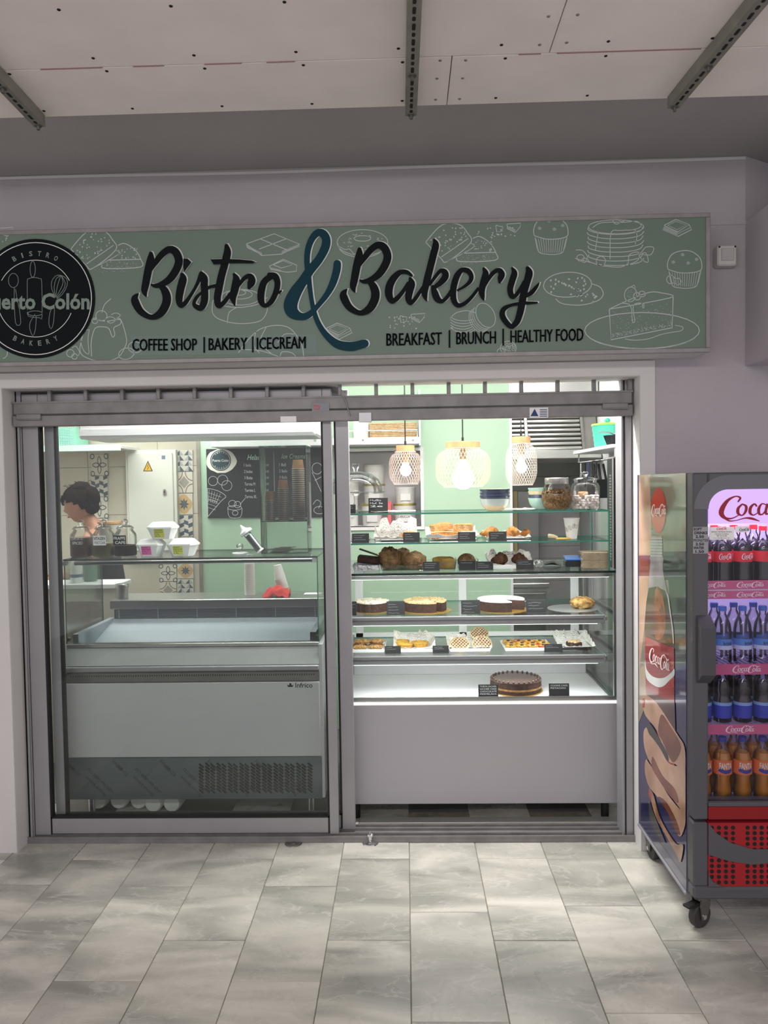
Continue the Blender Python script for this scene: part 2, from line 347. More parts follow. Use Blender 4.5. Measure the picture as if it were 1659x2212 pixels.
# ---- opening: shutter, doors, thresholds
sh = thing('roller_shutter', 'raised grey metal roller shutter with open slots above the shop doors', 'shutter', (-.38, .08, 1.985))
MB().bbox(-1.822, 1.045, .06, .098, 1.985, 2.036, .003).build('bottom_rail', ALUD, sh, world=True)
MB().bbox(-1.822, 1.045, .064, .096, 2.038, 2.1, .006).box(-1.822, 1.045, .06, .066, 2.092, 2.1).build('slat', ALUD, sh, world=True)
g0 = None
for i in range(18):
    x = atY(108+78.3*i, 855, .08).x
    if x > 1.04: break
    b = MB().bbox(x-.0085, x+.0085, .068, .092, 2.1, 2.3, .002).build('link_bar', ALUD, sh, world=True)
MB().box(-1.822, 1.045, .066, .094, 2.3, 2.42).build('slat', ALUD, sh, world=True)
for xa, xb in ((-1.80, -1.685), (.905, 1.02)):
    MB().bbox(xa, xb, .05, .06, 2.018, 2.042, .002).tube([(xa+.0, .052, 2.02), (xb, .052, 2.016)], .004).build('bolt_latch', ALUD, sh, world=True)
def sticker(px0, px1, py0, py1, Y, m, par, name='sticker'):
    a = atY(px0, py1, Y); c = atY(px1, py0, Y)
    return MB().box(a.x, c.x, Y-.0008, Y, a.z, c.z).build(name, m, par, world=True)
sticker(606, 640, 899, 912, .0598, WPL, sh); sticker(1144, 1184, 880, 903, .0598, WPL, sh)
mpS = lambda Y: (lambda u, v: atY(u, v, Y))
blu = mat('navy_ink', '27407c', .6)
m_ = MB().poly([atY(*p, .0585) for p in ((1146, 899), (1163, 899), (1155, 883))])
for k in range(5): m_.poly([atY(*p, .0585) for p in ((1166, 884+k*3.6), (1182, 884+k*3.6), (1182, 885.6+k*3.6), (1166, 885.6+k*3.6))])
m_.build('sticker_print', blu, sh, world=True)
sticker(674, 711, 870, 889, .0598, mat('grey_sticker', '8c8f96', .5), sh)
textmb('TOX', mpS(.0586), 677, 692, 886, 875, .02).build('sticker_lettering', RED, sh, world=True)
a = atY(789, 912, .05); MB().bbox(a.x-.03, a.x+.03, .045, .062, a.z, a.z+.045, .002).build('clip', CHROME, sh, world=True)
MB().tube([atY(739, 842, .05), atY(742, 855, .05), atY(748, 870, .05), atY(752, 885, .05), atY(756, 898, .05)], .0028, 6).build('pull_chain', STEELD, sh, world=True)
struct(MB().box(-1.83, -.3, .15, .2, 2.02, 2.3).build('trim_4', mat('header_grey', '6f7173', .6)))
fr = MB().bbox(-1.83, -1.803, .1, .2, 0, 2.3, .002).bbox(-1.815, -1.806, .086, .1, 0, 2.1).bbox(1.02, 1.05, .1, .2, 0, 2.3, .002).bbox(1.002, 1.012, .1, .2, 0, 2.3, .002).box(1.005, 1.04, .13, .2, 0, 2.3)
struct(fr.build('trim_5', ALU)); struct(MB().box(1.047, 1.0534, .125, .145, 0, 2.155).box(-1.8284, -1.822, .1, .145, 0, 2.155).build('trim_6', BLK))
def door(n, x0, x1, y, wl, wr, zb):
    d = struct(MB().bbox(x0, x0+wl, y-.018, y+.018, .03, 2.14, .002).bbox(x1-wr, x1, y-.018, y+.018, .03, 2.14, .002).bbox(x0+wl, x1-wr, y-.016, y+.016, .035, zb, .002).bbox(x0+wl, x1-wr, y-.016, y+.016, 2.02, 2.14, .002).build('door_%d' % n, ALU))
    g = MB()
    for b in ((x0+wl, x0+wl+.008, .035, 2.03), (x1-wr-.008, x1-wr, .035, 2.03), (x0+wl, x1-wr, zb, zb+.008)): g.box(b[0], b[1], y-.0165, y+.0165, b[2], b[3])
    g.build('gasket', BLK, d)
    pane('glass_pane', x0+wl+.006, x1-wr-.006, y-.003, y+.003, zb+.004, 2.03, d, GLD, GED)
door(1, -1.80, -.338, .122, .075, .042, .11); door(2, -1.72, -.262, .172, .046, .062, .1)
tr = MB().box(-1.83, 1.055, .08, .215, 0, .018)
for y in (.084, .118, .122, .168, .172, .208): tr.box(-1.83, 1.055, y-.003, y+.003, .018, .03)
struct(tr.build('trim_7', ALUD))
ck = MB().bbox(-.25, 1.05, .22, .285, 0, .032, .004)
for i in range(60):
    x = -.24+i*.0215; s_ = 1 if i % 2 else -1
    ck.prism([(x, .014), (x+.016, .014+s_*.009), (x+.016, .018+s_*.009), (x, .018)], lambda u, v: (u, .218, v), lambda u, v: (u, .221, v))
tag(ck.build('checker_plate', STEEL), 'patterned aluminium tread plate on the floor under the pastry case', 'threshold')
# ---- interior shell
FL2 = mat('shop_floor', '6d6a66', .5, var=.2, vs=5)
struct(MB().box(-3.0, 1.45, .42, 3.1, -.06, -.003).build('floor_shop', FL2))
struct(MB().box(-3.0, 1.45, .145, 3.1, 2.6, 2.68).build('ceiling_shop', mat('shop_ceiling_paint', 'e4e6e6', .8)))
TILEB = mat('beige_wall_tile', 'c9c3b2', .35, var=.1, vs=3, rnd=1, coat=.2); TILEG = mat('grey_kitchen_tile', '9c9a9a', .35, var=.06, vs=3, rnd=1)
def tiled(name, x0, x1, y, z0, z1, tw, th, m, gm):
    w = struct(MB().box(x0, x1, y, y+.1, z0, z1).build(name, gm)); me = None; n = 0
    nx = max(1, round((x1-x0)/tw)); tw = (x1-x0)/nx; nz = max(1, round((z1-z0)/th)); th = (z1-z0)/nz
    for i in range(nx):
        for j in range(nz):
            if me is None: o = MB().bbox(-tw/2+.0015, tw/2-.0015, -.006, 0, -th/2+.0015, th/2-.0015, .0015).build('wall_tile', m, w); me = o.data
            else: o = bpy.data.objects.new('wall_tile', me); COL.objects.link(o); o.parent = w
            o.location = (x0+(i+.5)*tw, y, z0+(j+.5)*th)
    return w
GR2 = mat('pale_grout', 'aaa596', .9)
tiled('wall_back_tiled', -3.0, -1.36, 2.4, 0, 2.6, .55, .37, TILEB, GR2)
tiled('wall_back_kitchen', .6, 1.45, 2.9, 0, 2.6, .43, .3, TILEG, mat('grey_grout', '777575', .9))
struct(MB().box(-3.1, -3.0, .145, 3.1, 0, 2.6).build('wall_left', mat('cream_wall', 'd6d2c6', .7)))
struct(MB().box(1.45, 1.55, .145, 3.1, 0, 2.6).build('wall_right', mat('kitchen_side_wall', 'b8bab8', .6)))
NX0, NX1, NZ0, NZ1 = -.46, .108, 1.40, 1.915
gw = MB().box(-1.40, NX0, 1.75, 1.85, 0, 2.6).box(NX1, .712, 1.75, 1.85, 0, 2.6).box(NX0, NX1, 1.75, 1.85, 0, NZ0).box(NX0, NX1, 1.75, 1.85, NZ1, 2.6)
struct(gw.build('wall_back', GREEN))
struct(MB().box(.712, .73, 1.735, 1.86, 0, 2.6).build('trim_8', WPL)); struct(MB().box(-1.425, -1.40, 1.74, 2.4, 0, 2.6).build('trim_9', mat('weathered_wood', '8d857a', .7, var=.3, vs=12)))
nb = MB().box(NX0, NX1, 2.1, 2.11, NZ0, NZ1).box(NX0, NX1, 1.75, 2.1, NZ0-.01, NZ0).box(NX0, NX1, 1.75, 2.1, NZ1, NZ1+.01).box(NX0-.01, NX0, 1.75, 2.1, NZ0, NZ1).box(NX1, NX1+.01, 1.75, 2.1, NZ0, NZ1)
nb.box(NX0-.02, NX1+.022, 1.735, 1.75, NZ1, NZ1+.022).box(NX0-.02, NX1+.022, 1.735, 1.75, NZ0-.022, NZ0).box(NX1, NX1+.022, 1.735, 1.75, NZ0, NZ1).box(NX0-.02, NX0, 1.735, 1.75, NZ0, NZ1)
struct(nb.build('trim_10', WPL))
struct(MB().bbox(-1.81, -.485, .75, 1.15, 1.968, 2.6, .01).box(-1.8, -.5, .74, .75, 1.985, 2.02).build('ceiling_soffit', WPL))
# ================================================================== SIGN
SX0, SX1, SZ0, SZ1, SY = -2.55, 1.295, 2.225, 2.804, -.19
sg = thing('shop_sign', 'long sage green light box sign with bakery drawings over the shop front', 'sign', ((SX0+SX1)/2, -.095, SZ0))
SF = mat('sign_frame', '9b9797', .5, .3, var=.15, vs=20)
MB().box(SX0+.004, SX1-.004, SY+.012, 0, SZ0+.003, SZ1-.003).build('sign_case', mat('sign_case_paint', 'c2bebd', .6, var=.06, vs=4), sg, world=True)
f = MB()
for b in ((SX0, SX1, SZ0, SZ0+.018), (SX0, SX1, SZ1-.018, SZ1), (SX1-.018, SX1, SZ0+.018, SZ1-.018), (SX0, SX0+.018, SZ0+.018, SZ1-.018)): f.bbox(b[0], b[1], SY, SY+.02, b[2], b[3], .002)
f.build('sign_frame', SF, sg, world=True)
MB().box(SX0+.018, SX1-.018, SY+.006, SY+.014, SZ0+.018, SZ1-.018).build('sign_face', SIGNG, sg, world=True)
def mpA(d): return lambda u, v: atY(u, v, SY+d)
def cr(ox, oy, sc, pts): return [(ox+p[0]/sc, oy+p[1]/sc)+((p[2]/sc,) if len(p) > 2 else ()) for p in pts]
A = (280, 480, 5.925); A2 = (540, 480, 5.925); A3 = (780, 480, 7.541); A4 = (960, 480, 6.9125)
Bst = [[(272, 400, 50), (268, 480, 95), (237, 620, 100), (207, 780, 95), (190, 880, 80), (212, 950, 18)],
       [(270, 610, 40), (330, 515, 70), (420, 405, 82), (515, 347, 90), (590, 385, 100), (630, 490, 100), (600, 600, 100), (520, 720, 95), (420, 790, 75), (330, 813, 55), (280, 800, 25)],
       [(395, 815, 60), (445, 870, 95), (475, 960, 108), (460, 1060, 108), (390, 1170, 100), (275, 1215, 65), (150, 1150, 85), (80, 1040, 100), (68, 970, 85), (112, 912, 14)]]
strokes = [cr(*A, s) for s in Bst]
strokes += [cr(*A, s) for s in [
    [(672, 668, 50), (682, 730, 98), (652, 850, 100), (632, 980, 90), (650, 1062, 66), (705, 1040, 60), (785, 930, 42), (860, 800, 42), (918, 660, 62)],
    [(918, 640, 30), (952, 710, 88), (955, 800, 92), (960, 900, 92), (955, 1010, 92), (915, 1095, 78), (845, 1075, 60), (825, 1030, 44), (860, 960, 44), (915, 905, 30)],
    [(985, 850, 40), (1040, 825, 40), (1110, 810, 44)],
    [(1240, 300, 50), (1250, 390, 95), (1215, 540, 95), (1172, 700, 95), (1142, 850, 95), (1122, 980, 88), (1140, 1065, 74), (1200, 1035, 58), (1290, 920, 50)],
    [(1338, 668, 40), (1365, 740, 95), (1345, 860, 100), (1322, 960, 88), (1345, 1062, 18)],
    [(1330, 900, 44), (1400, 800, 44), (1475, 712, 54), (1540, 690, 70), (1565, 740, 92), (1550, 790, 92), (1530, 835, 50)]]]
strokes += [cr(*A2, s) for s in [[(275, 690, 80), (185, 760, 84), (145, 880, 92), (142, 1000, 84), (185, 1066, 54), (265, 1025, 66), (330, 900, 72), (352, 780, 76), (322, 695, 84), (255, 680, 80)], [(335, 880, 26), (370, 900, 34), (400, 880, 22)]]]
strokes += [[(x+450.7, y-9.3, w) for x, y, w in cr(*A, s)] for s in Bst]
strokes += [cr(*A3, s) for s in [
    [(825, 870, 40), (745, 812, 66), (640, 815, 84), (540, 900, 110), (470, 1020, 125), (450, 1160, 125), (495, 1275, 95), (575, 1250, 80), (680, 1130, 62), (765, 990, 50)],
    [(800, 915, 50), (820, 1000, 118), (790, 1120, 120), (772, 1240, 105), (805, 1315, 72), (875, 1255, 64), (960, 1130, 56), (1015, 1040, 40)],
    [(1190, 285, 40), (1215, 370, 108), (1170, 560, 115), (1120, 760, 115), (1070, 960, 115), (1035, 1130, 105), (1045, 1220, 70), (1068, 1280, 18)],
    [(1120, 1010, 50), (1200, 900, 54), (1290, 795, 64), (1360, 810, 95), (1370, 890, 108), (1290, 990, 90), (1190, 1060, 64)],
    [(1170, 1050, 60), (1200, 1150, 108), (1245, 1250, 105), (1322, 1285, 66), (1400, 1220, 60), (1475, 1110, 60)]]]
strokes += [cr(*A4, s) for s in [
    [(200, 1015, 30), (300, 960, 44), (385, 880, 62), (400, 800, 70), (350, 725, 76), (262, 715, 72), (195, 790, 90), (150, 910, 95), (130, 1040, 92), (142, 1165, 85), (200, 1240, 66), (300, 1215, 60), (400, 1125, 52), (505, 990, 44)],
    [(588, 692, 40), (615, 770, 92), (582, 900, 100), (557, 1020, 95), (570, 1110, 66), (588, 1162, 18)],
    [(590, 960, 54), (650, 860, 54), (730, 755, 64), (812, 715, 70), (855, 770, 92), (840, 830, 90), (825, 890, 46)],
    [(1012, 682, 30), (1045, 760, 88), (1010, 880, 95), (982, 1000, 88), (1005, 1100, 78), (1062, 1095, 62), (1130, 1000, 52), (1190, 890, 50)],
    [(1243, 685, 60), (1265, 760, 108), (1230, 900, 105), (1190, 1040, 105), (1160, 1200, 105), (1130, 1350, 100), (1080, 1490, 90), (1000, 1555, 74), (920, 1490, 80), (865, 1390, 84), (885, 1300, 74), (980, 1245, 52), (1100, 1215, 48), (1250, 1205, 44), (1385, 1200, 24)],
    [(1190, 1110, 50), (1290, 1060, 66), (1370, 970, 50), (1415, 905, 14)]]]
polys = [cr(*A, [(690, 465), (740, 465), (790, 510), (700, 635), (685, 560)]), cr(*A, [(1035, 475), (1200, 470), (1400, 475), (1560, 490), (1615, 508), (1575, 525), (1400, 522), (1250, 525), (1075, 540)])]
amp = cr(*A2, [(1117, 530, 96), (1108, 620, 98), (1060, 780, 92), (980, 930, 74), (850, 1090, 64), (745, 1190, 86), (640, 1205, 100), (545, 1150, 160), (520, 1050, 176), (580, 900, 156), (680, 750, 124), (765, 620, 116), (880, 480, 106), (960, 330, 110), (975, 220, 108), (930, 143, 100), (860, 140, 92), (790, 220, 82), (742, 350, 76), (730, 500, 72), (745, 650, 72), (762, 800, 62), (790, 1000, 56), (830, 1180, 62), (900, 1340, 68), (1000, 1470, 84), (1130, 1565, 108), (1300, 1590, 118), (1465, 1555, 110)])
k = MB(); k2_ = MB(); w_ = MB()
for i, s in enumerate(strokes): (k if i < 11 else k2_).ribbon(s, mpA(-.0006-i*.00012), lift=(0, -.0006, 0)); w_.ribbon([(x+2.6, y-.8, w+.6) for x, y, w in s], mpA(.0044-i*.00004), lift=(0, -.0003, 0))
for p in polys: k.poly([atY(*q, SY-.0052) for q in p]); w_.poly([atY(q[0]+2.6, q[1]-.6, SY+.0040) for q in p])
w_.ribbon([(x+2.8, y-.6, w+.4) for x, y, w in amp], mpA(.0028), lift=(0, -.0006, 0))
w_.build('lettering_outline', OFFW, sg, world=True, label='off white shadow edge of the lettering'); k.build('lettering', INK, sg, world=True, label='black brush word Bistro'); k2_.build('lettering', INK, sg, world=True, label='black brush word Bakery')
MB().ribbon(amp, mpA(.0012), lift=(0, -.0014, 0)).build('ampersand', TEAL, sg, world=True, label='teal brush ampersand')
def line_txt(t, u0, u1, vb0, vb1, h, m=INK, name='lettering'):
    mp = lambda u, v: atY(u, vb0+(vb1-vb0)*(u-u0)/(u1-u0)-v, SY+.0008)
    b = MB()
    for d in (-.7, 0, .7): merge(b, textmb(t, lambda u, v, d=d: mp(u+d, v), u0, u1, 0, h, 0))
    b.build(name, m, sg, world=True, kind='stuff')
MB().poly([atY(*q, SY+.0052) for q in ((282, 726), (684, 722), (685, 764), (282, 768))]).build('vinyl_patch', mat('sage_patch', '6d827c', .5), sg, world=True)
line_txt('COFFEE SHOP', 286, 425, 758, 757, 26); line_txt('BAKERY', 451, 534, 756.5, 755, 26); line_txt('ICECREAM', 555, 660, 755, 752.5, 26)
line_txt('BREAKFAST', 835, 954, 747, 744.5, 27); line_txt('BRUNCH', 986, 1071, 744, 742, 27); line_txt('HEALTHY FOOD', 1103, 1260, 740.5, 736, 27)
for x, y0, y1 in ((441, 728, 762), (546, 727, 761), (971, 713, 751), (1087, 710, 746)): MB().poly([atY(*q, SY+.0008) for q in ((x-1.8, y0), (x+1.8, y0), (x+1.8, y1), (x-1.8, y1))]).build('divider_bar', INK, sg, world=True)

# ---- round emblem
CX, CY, CR_ = 76.6, 645, 129
def ell(cx, cy, rx, ry, a0=0, a1=360, rot=0, n=28):
    r = radians(rot); o = []
    for i in range(n+1):
        a = radians(a0+(a1-a0)*i/n); x, y = rx*cos(a), ry*sin(a); o.append((cx+x*cos(r)-y*sin(r), cy+x*sin(r)+y*cos(r)))
    return o
MB().poly([atY(*q, SY+.0030) for q in ell(CX, CY, CR_, CR_, n=64)[:-1]]).build('emblem_disc', INK, sg, world=True)
eb = MB(); mpE = mpA(.0018)
eb.ribbon(ell(CX, CY, 121, 121, n=60), mpE, 1.8, sub=1); eb.ribbon(ell(CX, CY, 83, 83, -152, -28), mpE, 1.4, sub=1); eb.ribbon(ell(CX, CY, 83, 83, 22, 158), mpE, 1.4, sub=1)
eb.build('emblem_rings', OFFW, sg, world=True)
E5 = (0, 490, 5.352)
ut = MB()
for pts in [ell(155, 620, 57, 82), [(165, 700), (165, 800), (168, 960), (180, 1110), (210, 1140), (240, 1110), (225, 960), (195, 820), (180, 720)],
            ell(378, 490, 30, 92), [(318, 960), (314, 640), (330, 600), (395, 585), (460, 600), (482, 640), (486, 1030), (460, 1052), (330, 1035), (318, 980)], ell(405, 1000, 82, 28), [(405, 1010), (350, 1100), (345, 1180), (380, 1262), (410, 1180), (420, 1030)],
            [(640, 820), (600, 720), (595, 640), (640, 570), (700, 560), (770, 600), (775, 680), (720, 780), (660, 830)], [(640, 800), (625, 700), (650, 600), (700, 565)], [(645, 810), (660, 700), (690, 600), (700, 565)], [(650, 815), (700, 720), (730, 640), (705, 565)], [(655, 825), (730, 730), (755, 650), (712, 568)],
            [(630, 930), (620, 1100), (590, 1180), (565, 1120), (575, 1000), (595, 950)]]: ut.ribbon(cr(*E5, pts), mpE, 1.2, sub=2)
ut.build('emblem_drawing', SAGE, sg, world=True)
mpT = lambda u, v: atY(u, v, SY+.0008)
textmb('Puerto Colón', mpT, -38, 194, 669, 633, .03).build('lettering', SAGE, sg, world=True, label='sage words Puerto Colon')
al = MB()
def arc_txt(t, a0, a1, r, h, flip=False):
    for i, ch in enumerate(t):
        a = radians(a0+(a1-a0)*i/(len(t)-1)); c0 = (CX+r*sin(a), CY-r*cos(a))
        def mp(u, v, a=a, c0=c0):
            b = a if not flip else a+pi
            return atY(c0[0]+u*cos(b)+v*sin(b), c0[1]+u*sin(b)-v*cos(b), SY+.0016)
        wd = 3 if ch == 'I' else h*.68
        merge(al, textmb(ch, mp, -wd/2, wd/2, 0, h, .02))
arc_txt('BISTRO', -28, 27, 92, 11); arc_txt('BAKERY', 207, 153, 102, 11, True)
al.build('lettering', SAGE, sg, world=True, kind='stuff', label='small circular words Bistro Bakery')
# ---- line drawings
D = MB(); mpD = mpA(.0050); FILL = MB()
def ln(pts, w=1.4,  sub=4, closed=False, smooth=True): D.ribbon(pts, mpD, w*1.25, sub=sub, closed=closed, smooth=smooth)
def el(*a, w=1.3, **k): ln(ell(*a, **k), w, 1)
def fill(pts): FILL.poly([atY(*q, SY+.0054) for q in pts])
def dots(n, x0, x1, y0, y1, r=1.2, f=None):
    for i in range(n):
        x, y = random.uniform(x0, x1), random.uniform(y0, y1)
        if f and not f(x, y): continue
        D.poly([mpD(x+r*random.uniform(.4, 1.2)*cos(q), y+r*random.uniform(.4, 1.2)*sin(q)) for q in (0, 1.3, 2.4, 3.8, 5)])
def muffin(x, y, s):
    ln([(x-36*s, y), (x-37*s, y-14*s), (x-28*s, y-32*s), (x-8*s, y-40*s), (x+14*s, y-39*s), (x+32*s, y-26*s), (x+37*s, y-10*s), (x+34*s, y+2*s), (x+14*s, y+7*s), (x-12*s, y+7*s), (x-36*s, y)], 1.5)
    ln([(x-34*s, y+4*s), (x-27*s, y+34*s), (x-10*s, y+40*s), (x+14*s, y+40*s), (x+27*s, y+33*s), (x+35*s, y+3*s)], 1.3)
    for i in range(13): a = -30+i*5; ln([(x+a*s*1.08, y+7*s), (x+a*s*.86, y+37*s)], .9, smooth=False)
    for a, b in ((-24, -16), (-4, -32), (8, -14), (26, -22)): fill([(x+(a+c*4.5)*s, y+(b+d*4)*s) for c, d in ((-1, -.4), (0, -1), (1, 0), (.2, 1), (-.8, .7))])
muffin(1190, 509, 1); muffin(1479, 582, 1)
el(1449, 604, 9, 9); el(1464, 608, 7, 7)
def choc(x, y, s):
    T = [(x-28*s, y-4*s), (x-2*s, y-17*s), (x+27*s, y-6*s), (x+2*s, y+10*s)]
    ln(T+[T[0]], 1.5, smooth=False); ln([(x-20*s, y-4*s), (x-2*s, y-13*s), (x+20*s, y-5*s), (x+1*s, y+5*s), (x-20*s, y-4*s)], .9, smooth=False)
    fill([(x-28*s, y-2*s), (x+2*s, y+11*s), (x+1*s, y+20*s), (x-31*s, y+6*s)]); ln([(x+27*s, y-5*s), (x+32*s, y+5*s), (x+2*s, y+20*s)], 1.5, smooth=False); ln([(x+30*s, y+0*s), (x+2*s, y+14*s)], .9, smooth=False)
choc(1462, 491, 1); choc(730, 714, .95)
# chocolate bar pieces
for pts in ([(532, 527), (592, 505), (648, 528), (608, 549), (565, 552), (532, 527)], [(562, 516), (620, 540)], [(618, 516), (560, 538)], [(532, 527), (534, 534), (566, 551)], [(582, 575), (612, 560), (641, 573), (640, 586), (620, 588), (585, 582), (582, 575)], [(590, 572), (612, 563), (632, 572), (608, 579), (590, 572)]): ln(pts, 1.4, smooth=False)
fill([(534, 530), (566, 546), (566, 551), (534, 536)]); fill([(609, 542), (646, 527), (648, 533), (608, 549)]); fill([(583, 577), (606, 582), (606, 587), (584, 582)])
# brownies
for ox, oy in ((0, 0), (766.5, -15)):
    q = lambda P: [(x+ox, y+oy) for x, y in P]
    ln(q([(153, 538), (188, 501), (225, 500), (243, 518), (250, 540), (200, 580), (185, 572), (153, 538)]), 1.6); ln(q([(187, 570), (245, 530)]), 1.4, smooth=False); ln(q([(250, 540), (255, 550), (200, 580)]), 1.2)
    ln(q([(255, 530), (270, 526), (292, 540), (304, 560), (303, 577), (228, 580), (220, 572)]), 1.6); ln(q([(232, 562), (303, 560)]), 1.6, smooth=False)
    dots(60, 160+ox, 240+ox, 505+oy, 560+oy, 2.2, lambda x, y: (x-ox-200)*.7+(y-oy-535) < 22 and (y-oy) > 545-(x-ox-150)*.9); dots(30, 255+ox, 298+ox, 534+oy, 558+oy, 2); dots(40, 230+ox, 300+ox, 564+oy, 578+oy, 1)
    dots(14, 205+ox, 270+ox, 581+oy, 588+oy, .9)
# crumbs
for ox, oy in ((0, 0), (207, -195), (-890, -186)):
    dots(22, 825+ox, 905+ox, 682+oy, 710+oy, 2.2)
    ln([(864+ox, 682+oy), (879+ox, 685+oy), (878+ox, 694+oy), (866+ox, 697+oy), (864+ox, 682+oy)], 1.3, smooth=False); ln([(888+ox, 679+oy), (918+ox, 677+oy), (916+ox, 686+oy), (906+ox, 697+oy), (889+ox, 689+oy), (888+ox, 679+oy)], 1.3, smooth=False); fill([(889+ox, 683+oy), (906+ox, 690+oy), (906+ox, 696+oy), (889+ox, 688+oy)])
# doughnut
el(783, 524, 55, 28); el(783, 515, 18, 6); ln([(729, 524), (735, 540), (752, 551), (783, 556), (815, 549), (837, 530)], 1.4); ln([(729, 530), (745, 539), (755, 538), (765, 548), (780, 545)], 1.2)
for i in range(40):
    a = random.uniform(0, 6.28); r = random.uniform(.45, .85); x, y = 783+55*r*cos(a), 520+24*r*sin(a); b = random.uniform(0, 3.1); ln([(x-2*cos(b), y-1.2*sin(b)), (x+2*cos(b), y+1.2*sin(b))], 1.1, smooth=False)
# pancakes
el(1331, 490, 60, 15); ln([(1280, 492), (1300, 481), (1350, 480), (1375, 478), (1385, 488), (1370, 496), (1340, 498), (1320, 503), (1318, 560)], 1.3); ln([(1292, 500), (1290, 515), (1286, 540)], 1.2); ln([(1370, 494), (1376, 508), (1372, 528)], 1.2)
for i in range(8): y = 498+i*9.6; ln([(1270-(i % 2)*2+i*.4, y-6), (1273, y), (1300, y+7), (1345, y+8), (1380, y+2), (1389+(i % 2)*2, y-8)], 1.4)
el(1332, 476, 8, 8); el(1343, 474, 6, 5); el(1298, 564, 10, 10); el(1254, 557, 8, 7); el(1262, 562, 5, 5)
for lf in ([(1357, 572), (1360, 550), (1380, 545), (1378, 562), (1357, 572)], [(1380, 552), (1395, 546), (1400, 566), (1388, 562), (1380, 552)], [(1386, 545), (1395, 534), (1412, 535), (1406, 550), (1390, 550)], [(1244, 540), (1258, 541), (1268, 552), (1268, 560)]): ln(lf, 1.3)
ln([(1242, 558), (1275, 567), (1300, 574), (1340, 577), (1358, 568)], 1.3)
# cookies
el(1226, 615, 52, 27, rot=-3, w=1.5); ln([(1278, 613), (1296, 620), (1303, 636), (1290, 650), (1255, 659), (1215, 656), (1200, 645)], 1.5); dots(26, 1190, 1265, 598, 632, 3.2); dots(12, 1230, 1294, 630, 652, 3)
# macarons
ln([(972, 688), (985, 676), (1008, 671), (1028, 676)], 1.3)
for i in range(5): ln([(973, 684+i*6), (985, 691+i*6), (1005, 693+i*6), (1022, 690+i*5)], 1.2)
ln([(975, 706), (985, 716), (1010, 719), (1026, 712)], 1.3)
el(1049, 681, 19, 28, rot=-28)
for i in range(4): ln(ell(1044-i*3.2, 684+i*2.4, 19, 28, 75, 250, -28), 1.1, 1)
# cake slice and plate
el(1387, 714, 124, 39, w=1.6); ln(ell(1387, 718, 120, 36, 20, 150), 1.2, 1)
SL = [(1316, 668), (1320, 734), (1452, 708), (1454, 641)]
ln(SL, 1.7, smooth=False); ln([(1316, 668), (1345, 654), (1400, 632), (1430, 633), (1454, 641), (1390, 655), (1316, 668)], 1.5)
dots(90, 1322, 1450, 655, 712, 1.0, lambda x, y: y > 672-(x-1316)*.18 and y < 728-(x-1320)*.2)
for i in range(150): x = random.uniform(1321, 1451); y = 730-(x-1320)*.195-random.uniform(0, 9); D.poly([mpD(x+1.4*cos(q), y+1.1*sin(q)) for q in (0, 2, 4)])
el(1362, 636, 13, 16, rot=15); dots(24, 1353, 1372, 626, 646, .8); el(1376, 640, 8, 8); el(1387, 635, 7, 6); ln([(1342, 655), (1362, 660), (1366, 694), (1369, 696), (1371, 692), (1368, 660), (1386, 655), (1388, 665), (1391, 664), (1390, 654)], 1.3); ln([(1363, 620), (1370, 616), (1372, 622)], 1.1)
ln([(1350, 732), (1370, 735), (1400, 732), (1430, 722), (1450, 718), (1472, 714), (1474, 706), (1458, 703)], 1.2)
# pudding
ln([(190, 693), (180, 720), (173, 760), (195, 776), (225, 780), (255, 772), (272, 745), (272, 725), (262, 692), (255, 688)], 1.4); ln([(198, 770), (197, 740), (205, 710), (222, 706), (235, 710), (243, 728), (248, 722), (246, 708), (260, 700), (258, 690), (230, 694), (205, 690), (190, 693)], 1.5); ln([(193, 712), (190, 735), (192, 764), (180, 756), (175, 735), (182, 716), (193, 712)], 1.2)
el(219, 682, 12, 11); ln([(220, 675), (226, 658), (240, 645)], 1.4); el(205, 693, 6, 6); ln([(226, 692), (236, 684), (250, 690), (240, 698), (226, 692)], 1.2); ln([(240, 680), (250, 676), (260, 681), (252, 688)], 1.2); el(273, 764, 17, 12, rot=-15); el(292, 750, 15, 12); el(152, 763, 8, 8); el(161, 770, 6, 6); ln([(155, 752), (164, 748), (172, 762), (165, 772)], 1.2); el(6, 762, 10, 12, a0=-60, a1=90)
# cinnamon roll
el(520, 642, 42, 17); el(517, 636, 28, 10); el(515, 632, 16, 6); ln([(460, 648), (459, 675), (475, 690), (515, 699), (560, 694), (576, 675), (577, 655)], 1.4); ln([(460, 648), (480, 660), (520, 664), (560, 656), (577, 642)], 1.4); ln([(491, 698), (495, 675), (512, 664)], 1.3)
# croissant
ln([(515, 762), (535, 735), (560, 712), (592, 703), (620, 706), (637, 720), (652, 745), (656, 770)], 1.4); ln([(553, 716), (548, 745), (560, 762)], 1.3); ln([(575, 707), (562, 740), (588, 765)], 1.3); ln([(600, 740), (615, 722), (636, 722)], 1.2); ln([(605, 770), (610, 760), (630, 762), (642, 774)], 1.3); ln([(520, 755), (560, 757), (590, 766), (606, 772)], 1.3)
# raspberry
el(1098, 752, 17, 15); el(1083, 760, 9, 8)
for i in range(14): el(1098+random.uniform(-12, 12), 752+random.uniform(-10, 10), 3, 3, n=8, w=.9)
D.build('line_drawings', LINEW, sg, world=True, kind='stuff', label='white line drawings of cakes and pastries'); FILL.build('drawing_shading', mat('drawing_shade', '9aa49f', .7), sg, world=True, kind='stuff')
